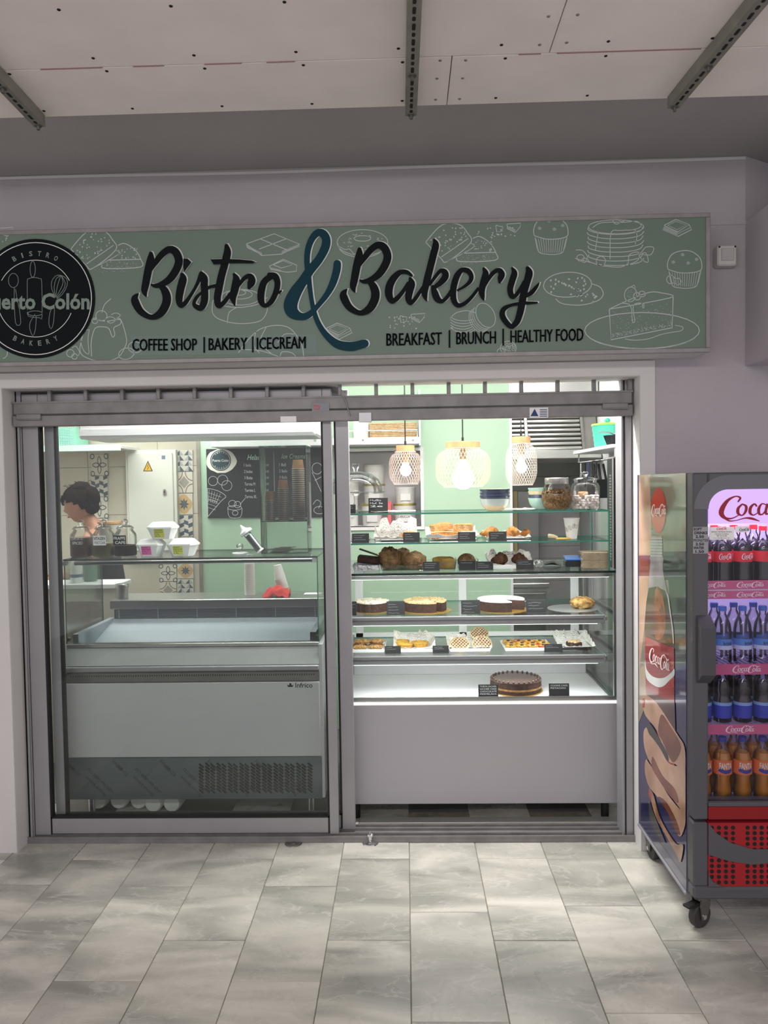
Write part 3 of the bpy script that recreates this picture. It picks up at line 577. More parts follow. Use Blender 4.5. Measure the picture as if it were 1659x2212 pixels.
# ---- small wall box beside the sign
a = atY(1548, 575, -.04); c = atY(1590, 530, -.04)
sb = thing('wall_sensor', 'small square white sensor box on the wall right of the sign', 'sensor', ((a.x+c.x)/2, -.03, a.z))
MB().bbox(a.x, c.x, -.05, 0, a.z, c.z, .006).build('sensor_body', TRIMW, sb, world=True)
MB().bbox(a.x+.016, c.x-.014, -.056, -.049, a.z+.02, c.z-.015, .003).build('sensor_lens', mat('sensor_lens', 'c4bfc0', .25), sb, world=True)
MB().lathe([(.004, 0), (.004, .004)], 8, (0, 0, 0)).xf(Matrix.Translation((a.x+.008, -.049, c.z-.008)) @ Matrix.Rotation(pi/2, 4, 'X')).build('screw', SCRD, sb, world=True)
MB().lathe([(.004, 0), (.004, .004)], 8, (0, 0, 0)).xf(Matrix.Translation((c.x-.008, -.049, c.z-.008)) @ Matrix.Rotation(pi/2, 4, 'X')).build('screw', SCRD, sb, world=True)
# ---- floor fittings
p = atZ(800, 1821, 0)
ds = thing('door_stop', 'chrome floor door stop with round flange in front of the shop opening', 'door stop', (p.x, p.y, .0003))
MB().lathe([(.039, 0), (.037, .005), (.022, .010), (.012, .012)], 24).build('flange', CHROME, ds, smooth=True)
MB().lathe([(.009, .012), (.009, .03), (.015, .034), (.015, .044), (.009, .048), (.006, .056), (.004, .058)], 16).build('post', CHROME, ds, smooth=True)
p = atZ(634, 1822, 0)
fd = thing('floor_cap', 'dull round metal cap set in the marble floor before the glass door', 'floor cap', (p.x, p.y, .0003))
MB().lathe([(.041, 0), (.039, .004), (.024, .005), (.022, .003)], 28).build('cap_ring', STEELD, fd, smooth=True); MB().lathe([(.016, 0), (.014, .006), (.006, .006)], 20).build('cap_boss', STEELD, fd, smooth=True)
# ================================================================== PASTRY CASE
CX0, CX1 = -.33, 1.045
pc = thing('pastry_case', 'glass fronted pastry display case with plain white front panel', 'display case', ((CX0+CX1)/2, .65, 0))
MB().bbox(CX0, CX1, .30, .325, .09, .592, .003).build('front_panel', mat('grey_white_panel', 'b6b4ba', .35, coat=.2), pc, world=True)
MB().box(CX0, CX1, .325, 1.0, .1, .56).build('cabinet_body', WHITE, pc, world=True)
MB().bbox(CX0, CX1, .298, .33, .592, .602, .002).build('lit_edge_strip', mat('lit_strip', 'ffffff', .4, emit=.9), pc, world=True)
for x, y in ((CX0+.06, .36), (CX1-.06, .36), (CX0+.06, .94), (CX1-.06, .94)): MB().lathe([(.02, 0), (.02, .1)], 12, (x, y, 0)).build('foot', BLK, pc, world=True)
MB().box(CX0, CX1, .33, 1.0, .56, .598).box(CX0, CX1, .31, .33, .602, .622).build('deck', STEEL, pc, world=True)
MB().box(CX0+.02, CX1-.03, .345, .86, .598, .603).build('deck_plate', WHITE, pc, world=True)
b = MB().bbox(CX0+.02, CX1-.03, .86, .98, .598, .66, .006).bbox(CX0+.02, CX1-.03, .9, .98, .66, .70, .006).bbox(CX0+.02, CX1-.03, .93, .98, .70, .79, .004)
b.build('rear_duct', WHITE, pc, world=True)
pane('front_glass', CX0+.004, CX1-.002, .31, .316, .62, 1.235, pc); pane('side_glass', CX0, CX0+.006, .316, .98, .60, 1.235, pc); pane('side_glass', CX1-.008, CX1-.002, .316, .98, .60, 1.235, pc)
for y in (.316, .95): MB().box(CX1-.022, CX1-.008, y, y+.02, .61, 1.235).build('corner_post', STEEL, pc, world=True)
MB().box(CX0, CX1, .306, .99, 1.236, 1.249).build('top_slab', [glassmat('top_glass', (.9, .95, .93), gain=.6)], pc, world=True)
MB().box(CX0, CX1, .302, .306, 1.2375, 1.249).build('top_edge', GED, pc, world=True)
MB().bbox(CX0+.02, CX1-.02, .33, .37, 1.215, 1.236, .003).build('lamp_housing', STEEL, pc, world=True)
MB().box(CX0+.04, CX1-.04, .337, .363, 1.2125, 1.2149).build('lamp_strip', mat('case_led', 'f4fff8', .4, emit=2), pc, world=True)
bf = MB()
for x in (CX0+.03, .305, CX1-.09): bf.bbox(x, x+.045, .975, .995, .60, 1.235, .002)
bf.box(CX0, CX1, .975, .995, 1.2, 1.235).box(CX0, CX1, .975, .995, .79, .82)
bf.build('rear_frame', WPL, pc, world=True)
for x0, x1 in ((CX0+.07, .31), (.345, CX1-.09)): pane('rear_door_pane', x0, x1, .983, .987, .82, 1.2, pc)
for n, z in enumerate((1.02, .82)):
    pane('glass_shelf', CX0+.03, CX1-.06, .37, .90-.04*n, z-.008, z, pc)
    MB().bbox(CX0+.02, CX1-.055, .352, .37, z-.016, z+.002, .003).bbox(CX0+.02, CX1-.055, .356, .385, z-.042, z-.018, .006).build('shelf_rail', ALU, pc, world=True)
    MB().box(CX0+.06, CX1-.09, .362, .38, z-.0445, z-.0425).build('shelf_lamp', mat('shelf_led', 'f4fff8', .4, emit=1.5), pc, world=True)
    for x in (CX0+.012, CX1-.05): MB().bbox(x, x+.012, .37, .98, z-.03, z-.009, .002).build('shelf_bracket', STEEL, pc, world=True)
for z, pw in ((1.2115, 3.6), (.974, 2.2), (.774, 2.4)): area('case_lamp', ((CX0+CX1)/2, .40, z), (radians(14), 0, 0), 1.2, .03, pw, (.96, 1, .98))
# ---- glass rack standing on the case
ZT, ZM, ZC = 1.545, 1.395, 1.2495
gr = thing('glass_rack', 'two tier clear glass rack standing on top of the pastry case', 'rack', ((CX0+1.018)/2, .55, ZC))
pane('top_shelf', CX0+.02, 1.018, .36, .74, ZT-.008, ZT, gr); pane('middle_shelf', CX0+.028, 1.01, .362, .70, ZM-.008, ZM, gr)
pane('side_panel', 1.01, 1.018, .36, .74, ZC, ZT-.008, gr); pane('side_panel', CX0+.02, CX0+.028, .36, .74, ZC, ZT-.008, gr)
# ================================================================== FREEZER
FX0, FX1 = -1.725, -.44
fz = thing('ice_cream_freezer', 'white and steel ice cream counter with glass top behind the left door', 'freezer', ((FX0+FX1)/2, .65, 0))
FGR = mat('freezer_grey', 'b3b7b6', .35, coat=.2)
FILM = mat('film_steel', '6f777b', .35, .5, var=.1, vs=4)
MB().box(FX0+.01, FX1-.01, .33, 1.0, .11, .80).build('body', WHITE, fz, world=True)
MB().bbox(FX0, FX1, .30, .33, .335, .712, .003).build('front_panel', WHITE, fz, world=True)
MB().bbox(FX0, FX1+.004, .304, .33, .118, .333, .003).build('vent_panel', FILM, fz, world=True)
vt = MB(); sl0 = None
for i in range(10):
    for j in range(9):
        for q in (0, 1):
            px = 430+i*24.6+q*13.5; py = 1648+j*6.9+(0 if q else 2)+(j % 1)
            c = [(0, 0), (9.5, 9)]; vt.ribbon([(px, py, 4.2), (px+4.8, py+4, 4.2), (px+9.6, py+8, 4.2)], lambda u, v: atY(u, v, .3035), 4.2, sub=1)
vt.build('vent_slots', DARK, fz, world=True, kind='stuff')
ft = MB()
for i in range(5):
    for (px, py, t, up) in ((160+i*103, 1665, 'LASER CO2', 0), (150+i*103, 1653, 'Solution', 0), (205+i*103, 1700, 'Novacel Solution', 1), (216+i*103, 1688, 'LASER Fiber LASER CO2', 1)):
        if px > 640: continue
        L = len(t)*3.6; a = radians(44)
        def mp(u, v, px=px, py=py, a=a): return atY(px+u*cos(a)+v*sin(a), py+u*sin(a)-v*cos(a), .3033)
        if up: merge(ft, textmb(t, mp, L/2, -L/2, 5, -1.5))
        else: merge(ft, textmb(t, mp, -L/2, L/2, -2, 5))
keep = [i for i, f_ in enumerate(ft.f) if all(.125 < ft.v[k][2] < .328 and FX0 < ft.v[k][0] < FX1 for k in f_)]
ft.f = [ft.f[i] for i in keep]; ft.m = [0]*len(ft.f)
ft.build('film_lettering', mat('film_ink', '22272a', .6), fz, world=True, kind='stuff')
MB().bbox(FX0, FX1, .306, .33, .714, .764, .003).build('perforated_strip', STEELD, fz, world=True)
hp = MB()
for i in range(105):
    x = FX0+.03+i*.0118; hp.prism([(x+.0026*cos(q*pi/4), .748+.0055*sin(q*pi/4)) for q in range(8)], lambda u, v: (u, .3053, v), lambda u, v: (u, .307, v))
hp.build('perforations', DARK, fz, world=True, kind='stuff')
MB().bbox(FX0, FX1, .296, .33, .768, .797, .006).build('front_rail', ALU, fz, world=True)
MB().prism([(.302, .80), (.335, .80), (.355, .885), (.325, .885)], lambda y, z: (FX0, y, z), lambda y, z: (FX1, y, z)).build('upper_panel', FGR, fz, world=True)
MB().bbox(FX0, FX1, .322, .36, .886, .908, .004).build('glass_channel', STEEL, fz, world=True)
IW = mat('freezer_liner', 'aab3be', .4)
MB().box(FX0+.05, FX1-.05, .36, .86, .80, .81).box(FX0+.02, FX0+.05, .36, .86, .80, .95).box(FX1-.05, FX1-.02, .36, .86, .80, .95).build('basin', IW, fz, world=True)
MB().prism([(.36, .81), (.86, .81), (.86, .95)], lambda y, z: (FX0+.05, y, z), lambda y, z: (FX1-.05, y, z)).build('rear_slope', IW, fz, world=True)
wg = MB()
for i in range(12): wg.box(FX0+.06, FX1-.06, .838-i*.0001, .842, .925+i*.0085, .927+i*.0085)
for i in range(6): x = FX0+.08+i*.225; wg.box(x-.002, x+.002, .834, .843, .915, 1.03)
MB().box(FX0+.05, FX1-.05, .845, .86, .90, 1.035).build('vent_back', mat('vent_dark', '3a4048', .6), fz, world=True)
wg.build('wire_grille', IW, fz, world=True)
MB().bbox(FX0+.03, FX1, .83, .86, 1.0, 1.052, .004).bbox(FX0+.03, FX1, .832, 1.12, 1.035, 1.052, .004).box(FX0+.03, FX1, 1.0, 1.12, .1, 1.035).build('rear_worktop', STEEL, fz, world=True)
pane('front_glass', FX0+.004, FX1-.004, .325, .331, .905, 1.330, fz); pane('side_glass', FX0, FX0+.006, .331, .80, .905, 1.330, fz); pane('side_glass', FX1-.006, FX1, .331, .80, .905, 1.330, fz)
ZF = 1.338
pane('top_glass', FX0, FX1, .322, .80, 1.330, ZF, fz, edge=GED); MB().tube([(FX0+.05, .345, 1.316), (FX1-.03, .345, 1.316)], .011, 10).build('top_bar', STEEL, fz, world=True, smooth=True)
for x in (FX0+.012, FX1-.014): MB().lathe([(.012, -.012), (.012, .012)], 12).xf(Matrix.Translation((x, .32, 1.318)) @ Matrix.Rotation(pi/2, 4, 'X')).build('glass_clamp', STEEL, fz, world=True)
for x in (FX0+.012, FX1-.014): MB().lathe([(.01, -.01), (.01, .01)], 12).xf(Matrix.Translation((x, .335, .93)) @ Matrix.Rotation(pi/2, 4, 'X')).build('glass_clamp', STEEL, fz, world=True)
MB().bbox(FX1-.004, FX1+.018, .31, .98, .12, .9, .003).build('end_panel', WHITE, fz, world=True)
for x, y in ((FX0+.09, .37), (FX1-.06, .37), (FX0+.09, .92), (FX1-.06, .92)):
    MB().lathe([(.02, 0), (.026, .008), (.018, .03), (.018, .112)], 14, (x, y, 0)).build('foot', CHROME, fz, world=True, smooth=True)
# maker's mark on the freezer
mpF = lambda u, v: atY(u, v, .2995)
textmb('Infrico', mpF, 638, 675, 1485.5, 1475, .012).build('lettering', INK, fz, world=True, label='black maker lettering')
MB().poly([mpF(*p) for p in ((622, 1484), (632, 1484), (634, 1478.5), (630.5, 1480.5), (628.5, 1476), (627, 1475.5), (625.5, 1476), (624, 1480.5), (620, 1478.5))]).build('crown_mark', INK, fz, world=True)
cyl = None
for i, (px, py) in enumerate(((213, 1738), (257, 1738), (300, 1738), (337, 1744), (377, 1744))):
    x = pX(px, .46, .06)
    if cyl is None:
        cyl = MB().lathe([(.001, -.0), (.038, .0), (.046, .012), (.048, .2), (.042, .202), (.001, .202)], 24).xf(Matrix.Rotation(-pi/2, 4, 'X')).build('foam_cup_sleeve', FOAM, smooth=True); o = cyl
    else: o = dup(cyl)
    o.location = (x, .45-.04*(i > 2), .0482)
    tag(o, ['leftmost white round tub lying under the freezer', 'second white round tub from the left under the freezer', 'middle white round tub lying under the freezer', 'fourth white round tub from the left under the freezer', 'rightmost white round tub lying under the freezer'][i], 'tub', 'white tubs under the freezer')
# ================================================================== FOOD HELPERS
def card(px0, px1, py0, py1, Y, Zb, label, lines=3, txt=None, tilt=.22):
    xc = pX((px0+px1)/2, Y, Zb); w = (px1-px0)*S(Y); h = (py1-py0)*S(Y); t = thing('price_card', label, 'price card', (xc, Y, Zb), 0, 'small black price cards')
    M = Matrix.Translation((0, .012, 0)) @ Matrix.Rotation(-tilt, 4, 'X')
    MB().bbox(-w/2, w/2, -.0025, 0, 0, h, .0008).xf(M).build('card', CHALK, t); MB().bbox(-w/2, w/2, .0, .03, 0, .002, .0008).build('card_foot', CHALK, t)
    g = MB()
    mp = lambda u, v: M @ Vector((u, -.0029, v))
    if txt:
        for i, l in enumerate(txt): merge(g, textmb(l, mp, -w*.42, -w*.42+min(w*.84, w*.84*len(l)/9), h*(.78-i*.2), h*(.78-i*.2)+h*.13, .01))
    else:
        for i in range(lines):
            y = h*(.78-i*.22); x = -w*.4; e = w*random.uniform(-.05, .38); P = []
            while x < e: P.append((x, y+random.uniform(-1, 1)*h*.035)); x += w*.05
            if len(P) > 2: g.ribbon(P, mp, .0006, sub=1)
    g.build('chalk_writing', CHALKT, t, kind='stuff'); return t
def tray(px, Y, Z, w, d, label, m=None, h=.018, rz=0):
    t = thing('tray', label, 'tray', (pX(px, Y, Z), Y, Z), rz)
    b = MB(); s = .008
    b.prism([(-w/2+s, 0), (w/2-s, 0), (w/2, h), (w/2-.003, h), (w/2-s-.001, .003), (-w/2+s+.001, .003), (-w/2+.003, h), (-w/2, h)], lambda x, z: (x, -d/2, z), lambda x, z: (x, d/2, z))
    b.bbox(-w/2+s, w/2-s, -d/2-.002, -d/2+.001, 0, h*.9, .001).bbox(-w/2+s, w/2-s, d/2-.001, d/2+.002, 0, h*.9, .001)
    b.build('tray_body', m or WPL, t); return t
NEWS = None
def newsmat():
    m = mat('printed_paper', 'eceae4', .8); nt = m.node_tree; b = nt.nodes['Principled BSDF']; N = nt.nodes.new; L = nt.links.new
    tc = N('ShaderNodeTexCoord'); w = N('ShaderNodeTexWave'); w.bands_direction = 'Y'; w.inputs['Scale'].default_value = 90; w.inputs['Distortion'].default_value = 6; L(tc.outputs['Object'], w.inputs[0])
    n = N('ShaderNodeTexNoise'); n.inputs['Scale'].default_value = 160; L(tc.outputs['Object'], n.inputs[0]); n2 = N('ShaderNodeTexNoise'); n2.inputs['Scale'].default_value = 18; L(tc.outputs['Object'], n2.inputs[0])
    a = N('ShaderNodeMath'); a.operation = 'MULTIPLY'; L(w.outputs['Fac'], a.inputs[0]); L(n.outputs[0], a.inputs[1]); c = N('ShaderNodeMath'); c.operation = 'MULTIPLY'; L(a.outputs[0], c.inputs[0]); L(n2.outputs[0], c.inputs[1])
    r = N('ShaderNodeValToRGB'); r.color_ramp.elements[0].position = .19; r.color_ramp.elements[1].position = .23; r.color_ramp.elements[0].color = (*lin('eceae4'), 1); r.color_ramp.elements[1].color = (*lin('a9a8a5'), 1); L(c.outputs[0], r.inputs[0]); L(r.outputs[0], b.inputs['Base Color']); return m
NEWS = newsmat()
def paper(px, Y, Z, w, d, hb, hf, label, m=None, amp=.012, rz=0, name='paper_sheet', cat='paper', group=None, up=.35):
    """crumpled sheet whose rim stands up: hb at the back, hf at the front"""
    rs = random.Random(label); n1, n2 = 14, 10; R_ = [[rs.uniform(-1, 1) for _ in range(n1+1)] for _ in range(n2+1)]
    def fn(u, v):
        e = max(abs(u-.5), abs(v-.5)*1.0)*2; r = max(0, (e-(1-up))/up); side = hb if v > .5 else hf
        if abs(u-.5) > abs(v-.5): side = (hb*v+hf*(1-v))*.9
        j = R_[round(v*n2)][round(u*n1)]
        return ((u-.5)*w*(1-.08*r), (v-.5)*d*(1-.12*r), .0015+r*side*(1+.35*j)+(.0015*(j+1) if r == 0 else .003*abs(j)))
    o = MB().grid(fn, n1, n2).build(name, m or NEWS); o.location = (pX(px, Y, Z), Y, Z); o.rotation_euler = (0, 0, rz); WLOC[o.name] = Vector(o.location)
    s = o.modifiers.new('thickness', 'SOLIDIFY'); s.thickness = .0006
    return tag(o, label, cat, group)
def foodmat(n, a, b, bump=.6, vs=40, rough=.7, bs=120): return mat(n, a, rough, col2=b, vs=vs, bump=bump, bs=bs, rnd=1)
CRUST = foodmat('golden_crust', 'c98d4a', 'a0642c'); BREAD = foodmat('bread_crumb', 'd9b27c', 'b98a52', vs=60); CHOCO = foodmat('chocolate_sponge', '4a2b1e', '2f1a12'); GLAZE = mat('chocolate_glaze', '4a3229', .25, coat=.4)
CREAM = foodmat('powdered_top', 'efe6d6', 'd8c8ac', .8, 90); FLAKE = foodmat('almond_flakes', 'e8d3a8', 'c9a468', 1, 150); CUST = foodmat('yellow_custard', 'e9c24f', 'd0a02c', .3); GOLD = mat('gold_board', 'c79a45', .3, .6); SILV = mat('silver_board', 'b5b5b5', .3, .7); OLIV = foodmat('brown_pastry', 'a3835a', '6f5334', .9, 30); YELC = foodmat('pound_cake', 'c7a53f', '94702a', .4, 25); FOIL = mat('foil', 'c9cbcd', .25, .9, bump=.8, bs=60); SEED = foodmat('sesame_bun', 'c99657', '8c5a2d', .8, 110); DCHO = foodmat('chocolate_croissant', '6b452e', '43281a', .6, 20)
# ================================================================== RACK, TOP SHELF
Y0 = .52
t = thing('cake_stand', 'footed clear glass cake stand with domed cover at the left of the top shelf', 'cake stand', (pX(770, Y0, ZT), Y0, ZT))
k = S(Y0)
MB().lathe([(.038, 0), (.036, .006), (.014, .014), (.01, .03), (.016, .042), (.010, .055), (.012, .088), (.02, .096)], 20).build('pedestal', JG, t, smooth=True)
MB().lathe([(.02, .096), (.145, .098), (.15, .108), (.143, .106), (.02, .102)], 40, wob=lambda a, i: 1+.02*cos(a*16) if i == 2 else 1).build('plate', JG, t, smooth=True)
dm = MB().lathe([(.138, .108), (.135, .14), (.118, .172), (.085, .198), (.04, .212), (.012, .216)], 36, cap=False).build('dome', JG, t, smooth=True)
MB().lathe([(.010, .216), (.012, .226), (.02, .236), (.022, .250), (.013, .256), (.001, .257)], 16).build('knob', JG, dm, smooth=True)
card(796, 838, 1068, 1100, .44, ZT, 'tilted black price card with chalk word Muffin on the top glass shelf', txt=['Muffin', 'Muf. 2e', '     2e'], tilt=.1)
card(752, 768, 1083, 1102, .42, ZT, 'narrow black price card beside the cake stand foot', 2)
paper(850, .5, ZT, .25, .14, .004, .003, 'flat printed paper sheet on the top shelf beside the cake stand', up=.2)
paper(1115, .5, ZT, .2, .12, .006, .004, 'flat folded white napkin sheet between the bowl stacks', m=PAPER, up=.3)
def bowl_prof(r, h, th=.004): return [(r*.42, 0), (r*.62, h*.12), (r*.86, h*.45), (r, h), (r-th, h), (r*.84-th, h*.48), (r*.55, h*.2), (.001, h*.16)]
CRM = mat('cream_glaze', 'cdbd97', .25, coat=.5); NAVY = mat('navy_glaze', '2b3d5e', .25, coat=.5); PALE = mat('pale_blue_glaze', 'b9c9c3', .25, coat=.5); MINTG = mat('mint_glaze', '9fc3b5', .25, coat=.5)
x = pX(1069, .5, ZT); r = 33*S(.5)
for i in range(4):
    b = MB().lathe(bowl_prof(r, .062), 36); n = 36
    b.m = []
    for kk in range(7): b.m += [[0, 0, 2, 0, 0, 0, 0][kk] if i == 0 else [0, 2, 1, 0, 0, 0, 0][kk]]*n
    b.m += [0, 0]
    o = b.build('bowl', [CRM, NAVY, PALE], smooth=True); o.location = (x, .5, ZT+i*.0165)
    tag(o, ['lowest cream bowl of the stack below the largest pendant lamp', 'second striped bowl of the stack below the largest pendant lamp', 'third striped bowl of the stack below the largest pendant lamp', 'topmost striped bowl of the stack below the largest pendant lamp'][i], 'bowl', 'striped bowl stack')
x = pX(1167, .62, ZT); r = 26*S(.62)
for i in range(4):
    b = MB().lathe(bowl_prof(r, .06), 32); b.m = []
    for kk in range(7): b.m += [[0, 0, [0, 1, 2, 0][i], 0, 0, 0, 0][kk]]*32
    b.m += [0, 0]
    o = b.build('bowl', [MINTG, NAVY, CRM], smooth=True); o.location = (x, .62, ZT+i*.018)
    tag(o, ['lowest mint bowl of the stack behind the granola jar', 'second mint bowl of the stack behind the granola jar', 'third mint bowl of the stack behind the granola jar', 'topmost mint bowl of the stack behind the granola jar'][i], 'bowl', 'mint bowl stack')
t = thing('granola_jar', 'round glass jar of granola with brushed steel lid', 'jar', (pX(1203, .48, ZT), .48, ZT)); r = 33*S(.48)
MB().lathe([(r*.6, .001), (r*.82, .012), (r, .055), (r*.98, .085), (r*.8, .125), (r*.74, .135)], 32, cap=False).build('jar_body', JG, t, smooth=True)
MB().lathe([(r*.74, .132), (r*.76, .134), (r*.76, .162), (r*.72, .165), (.001, .165)], 28).build('lid', STEEL, t, smooth=True)
GRA = foodmat('granola', 'a8814f', '5f4526', 1, 120)
b = MB().lathe([(r*.58, .004), (r*.8, .014), (r*.97, .055), (r*.95, .08)], 24)
for i in range(150):
    a = random.uniform(0, 6.28); q = r*.9*math.sqrt(random.random()); b.blob((q*cos(a), q*sin(a), .08+.022*(1-(q/r)**2)+random.uniform(0, .006)), .006, .005, .004, 5, 4, .3)
b.build('granola', GRA, t, kind='stuff')
t = thing('marshmallow_jar', 'lidded glass jar half full of white marshmallows', 'jar', (pX(1265, .48, ZT), .48, ZT)); r = 30*S(.48)
MB().lathe([(r*.9, .001), (r, .006), (r, .115), (r*.9, .132), (r*.78, .138), (r*.8, .15)], 32, cap=False).build('jar_body', JG, t, smooth=True)
l = MB().lathe([(r*.86, .15), (r*.88, .156), (r*.6, .163), (.01, .168)], 28, cap=False).build('lid', JG, t, smooth=True)
MB().lathe([(.006, .166), (.008, .172), (.017, .18), (.017, .188), (.008, .195), (.001, .196)], 16).build('knob', JG, l, smooth=True)
b = MB(); MM = mat('marshmallow', 'ded5d2', .8)
for lv in range(6):
    for i in range(26):
        a = random.uniform(0, 6.28); q = r*.88*math.sqrt(random.random()); b.blob((q*cos(a), q*sin(a), .01+lv*.0115), .0085, .0085, .0075, 7, 5, .06)
b.build('marshmallows', MM, t, kind='stuff', smooth=True); MB().lathe([(.024, .07), (.025, .085), (.022, .092)], 16, (-.01, .01, 0)).build('wooden_scoop', WOOD, t)
# ================================================================== RACK, MIDDLE SHELF
def loaf(w, d, h, m, label, x, Y, Z, rz=0, name='cake_piece', cat='cake', jit=.06, ry=0, group=None):
    rs = random.Random(label); n = 7
    b = MB().grid(lambda u, v: (0, 0, 0), 1, 1); b = MB()
    top = lambda u, v: ((u-.5)*w, (v-.5)*d, h*(1+jit*rs.uniform(-1, 1)-.12*(abs(u-.5)*2)**4))
    b.grid(top, n, 5)
    P = b.v[:]; W_ = n+1
    ring = [j for j in range(W_)]+[W_*k2+n for k2 in range(1, 6)]+[W_*5+n-1-j for j in range(n)]+[W_*k2 for k2 in range(4, 0, -1)]
    base = len(b.v); b.v += [(P[i][0]*1.0, P[i][1], 0) for i in ring]; L_ = len(ring)
    for i in range(L_): b.f.append((ring[i], ring[(i+1) % L_], base+(i+1) % L_, base+i)); b.m.append(0 if not isinstance(m, (list, tuple)) else 1)
    b.f.append(tuple(base+i for i in range(L_))); b.m.append(0)
    o = b.build(name, m); o.location = (x, Y, Z); o.rotation_euler = (0, ry, rz); return tag(o, label, cat, group)
def bun(px, Y, Z, rx, ry_, rz_, m, label, cat='bun', name='bun', jit=.05, rot=0, group=None):
    o = MB().blob((0, 0, rz_*.75), rx, ry_, rz_, 18, 10, jit, flat=.75).build(name, m, smooth=True); o.location = (pX(px, Y, Z), Y, Z); o.rotation_euler = (0, 0, rot); return tag(o, label, cat, group)
def croissant(px, Y, Z, L, r, m, label, rot=0, group='croissants'):
    pts = []; rad = []; n = 26
    for i in range(n+1):
        u = i/n*2-1; pts.append((u*L/2, .35*L*(u*u)-.1*L, r*.8*(1-.45*abs(u)))); rad.append(max(.003, r*(1-abs(u)**1.7*.85)*(1+.13*cos(u*16))))
    o = MB().tube(pts, rad, 12).build('croissant', m, smooth=True); zs = min(v.co.z for v in o.data.vertices); o.location = (pX(px, Y, Z), Y, Z-zs); o.rotation_euler = (0, 0, rot); return tag(o, label, 'croissant', group)
YM = .5; s_ = S(YM)
tray(776, YM, ZM, .12, .2, 'small glass tray at the left of the middle shelf', JG)
for i in range(3): loaf(.085, .05, .016, BREAD, ['flat sandwich at the front of the leftmost tray on the middle shelf', 'flat sandwich in the middle of the leftmost tray on the middle shelf', 'flat sandwich at the back of the leftmost tray on the middle shelf'][i], pX(779, YM-.06+.055*i, ZM+.01), YM-.06+.055*i, ZM+.004+.006*i, .1*i, 'sandwich', 'sandwich')
card(760, 797, 1148, 1169, .375, ZM, 'black price card before the flat sandwiches on the middle shelf')
tray(855, YM, ZM, .22, .22, 'glass tray under the printed paper and seeded bun', JG)
paper(855, YM, ZM+.004, .24, .24, .085, .02, 'crumpled printed paper standing up behind the seeded bun')
bun(884, YM-.05, ZM+.008, .05, .04, .026, SEED, 'seeded brown bun in printed paper on the middle shelf')
card(871, 907, 1148, 1170, .375, ZM, 'black price card before the seeded bun')
tray(975, YM, ZM, .26, .22, 'glass tray carrying three blocks of sponge bread', JG)
paper(975, YM+.01, ZM+.004, .29, .24, .05, .025, 'crumpled printed paper under the sponge bread blocks')
loaf(.145, .12, .036, [BREAD, CRUST], 'long lower block of sponge bread on the middle shelf', pX(962, YM-.02, ZM), YM-.02, ZM+.012)
loaf(.1, .09, .036, [CRUST, BREAD], 'upper left block of sponge bread on the pile', pX(954, YM+.03, ZM+.05), YM+.03, ZM+.05, .25, ry=-.12)
loaf(.1, .08, .036, [CRUST, BREAD], 'upper right block of sponge bread on the pile', pX(1001, YM-.02, ZM+.05), YM-.02, ZM+.0485, -.1)
card(990, 1028, 1149, 1170, .375, ZM, 'black price card before the sponge bread')
tray(1093, YM, ZM, .24, .2, 'glass tray carrying golden croissants on the middle shelf', JG)
paper(1093, YM+.02, ZM+.004, .25, .2, .035, .012, 'crumpled printed paper under the golden croissants')
croissant(1060, YM-.02, ZM+.01, .1, .028, CRUST, 'left golden croissant on the middle shelf', .3); croissant(1107, YM-.03, ZM+.01, .07, .028, CRUST, 'middle golden croissant on the middle shelf', -.2); croissant(1135, YM+.01, ZM+.01, .055, .021, CRUST, 'right small golden croissant on the middle shelf', .5)
card(1057, 1095, 1147, 1168, .375, ZM, 'black price card before the golden croissants')
t = thing('serving_paddle', 'pale wooden handled paddle with yellow blade lying on the middle shelf', 'utensil', (pX(1205, YM, ZM), YM, ZM))
MB().tube([(-.045, .02, .014), (-.02, .008, .012), (.0, 0, .006)], [.011, .010, .005], 10).build('handle', mat('ivory_plastic', 'd8cba6', .5), t, smooth=True); MB().lathe([(.035, .0), (.036, .003), (.03, .005)], 24, (.025, -.015, 0), sx=1.1, sy=.8).build('blade', mat('yellow_plastic', 'd3b04e', .5), t)
def leafcup(t, r0, r1, h, cup=None):
    MB().lathe([(r0*.98, .0), (r0, .002), (r1, h), (r1+.0022, h), (r1+.0022, h+.003), (r1-.001, h+.003), (r0-.001, .004)], 28, cap=False).build('cup_wall', cup or PAPER, t, smooth=True)
    MB().lathe([(r0*.98, .002), (.001, .002)], 28, cap=False).build('cup_base', cup or PAPER, t)
    g = MB(); rs = random.Random(3)
    for i in range(13):
        a = i*2.4; z = h*(.18+.62*((i*.37) % 1)); L = .026; tl = rs.uniform(-.8, .8)
        def mp(u, v, a=a, z=z, tl=tl):
            x, y = u*cos(tl)-v*sin(tl), u*sin(tl)+v*cos(tl); zz = min(h-.002, max(.003, z+y)); rr = r0+(r1-r0)*zz/h+.0006; return (rr*cos(a+x/rr), rr*sin(a+x/rr), zz)
        g.ribbon([(0, -L/2), (.007, -.004), (.006, .006), (0, L/2), (-.006, .006), (-.007, -.004), (0, -L/2)], mp, .0011, sub=3); g.ribbon([(0, -L/2), (0, L/2)], mp, .0008, sub=1)
        for q in (-.006, 0, .006): g.ribbon([(0, q), (.005, q+.004)], mp, .0006, sub=1); g.ribbon([(0, q), (-.005, q+.004)], mp, .0006, sub=1)
    g.build('leaf_print', mat('leaf_ink', '7f8060', .7), t, kind='stuff')
t = thing('leaf_cup', 'paper cup with printed leaves standing on the middle glass shelf', 'cup', (pX(1235, YM, ZM), YM, ZM)); leafcup(t, 11*s_, 16.5*s_, 43*s_)
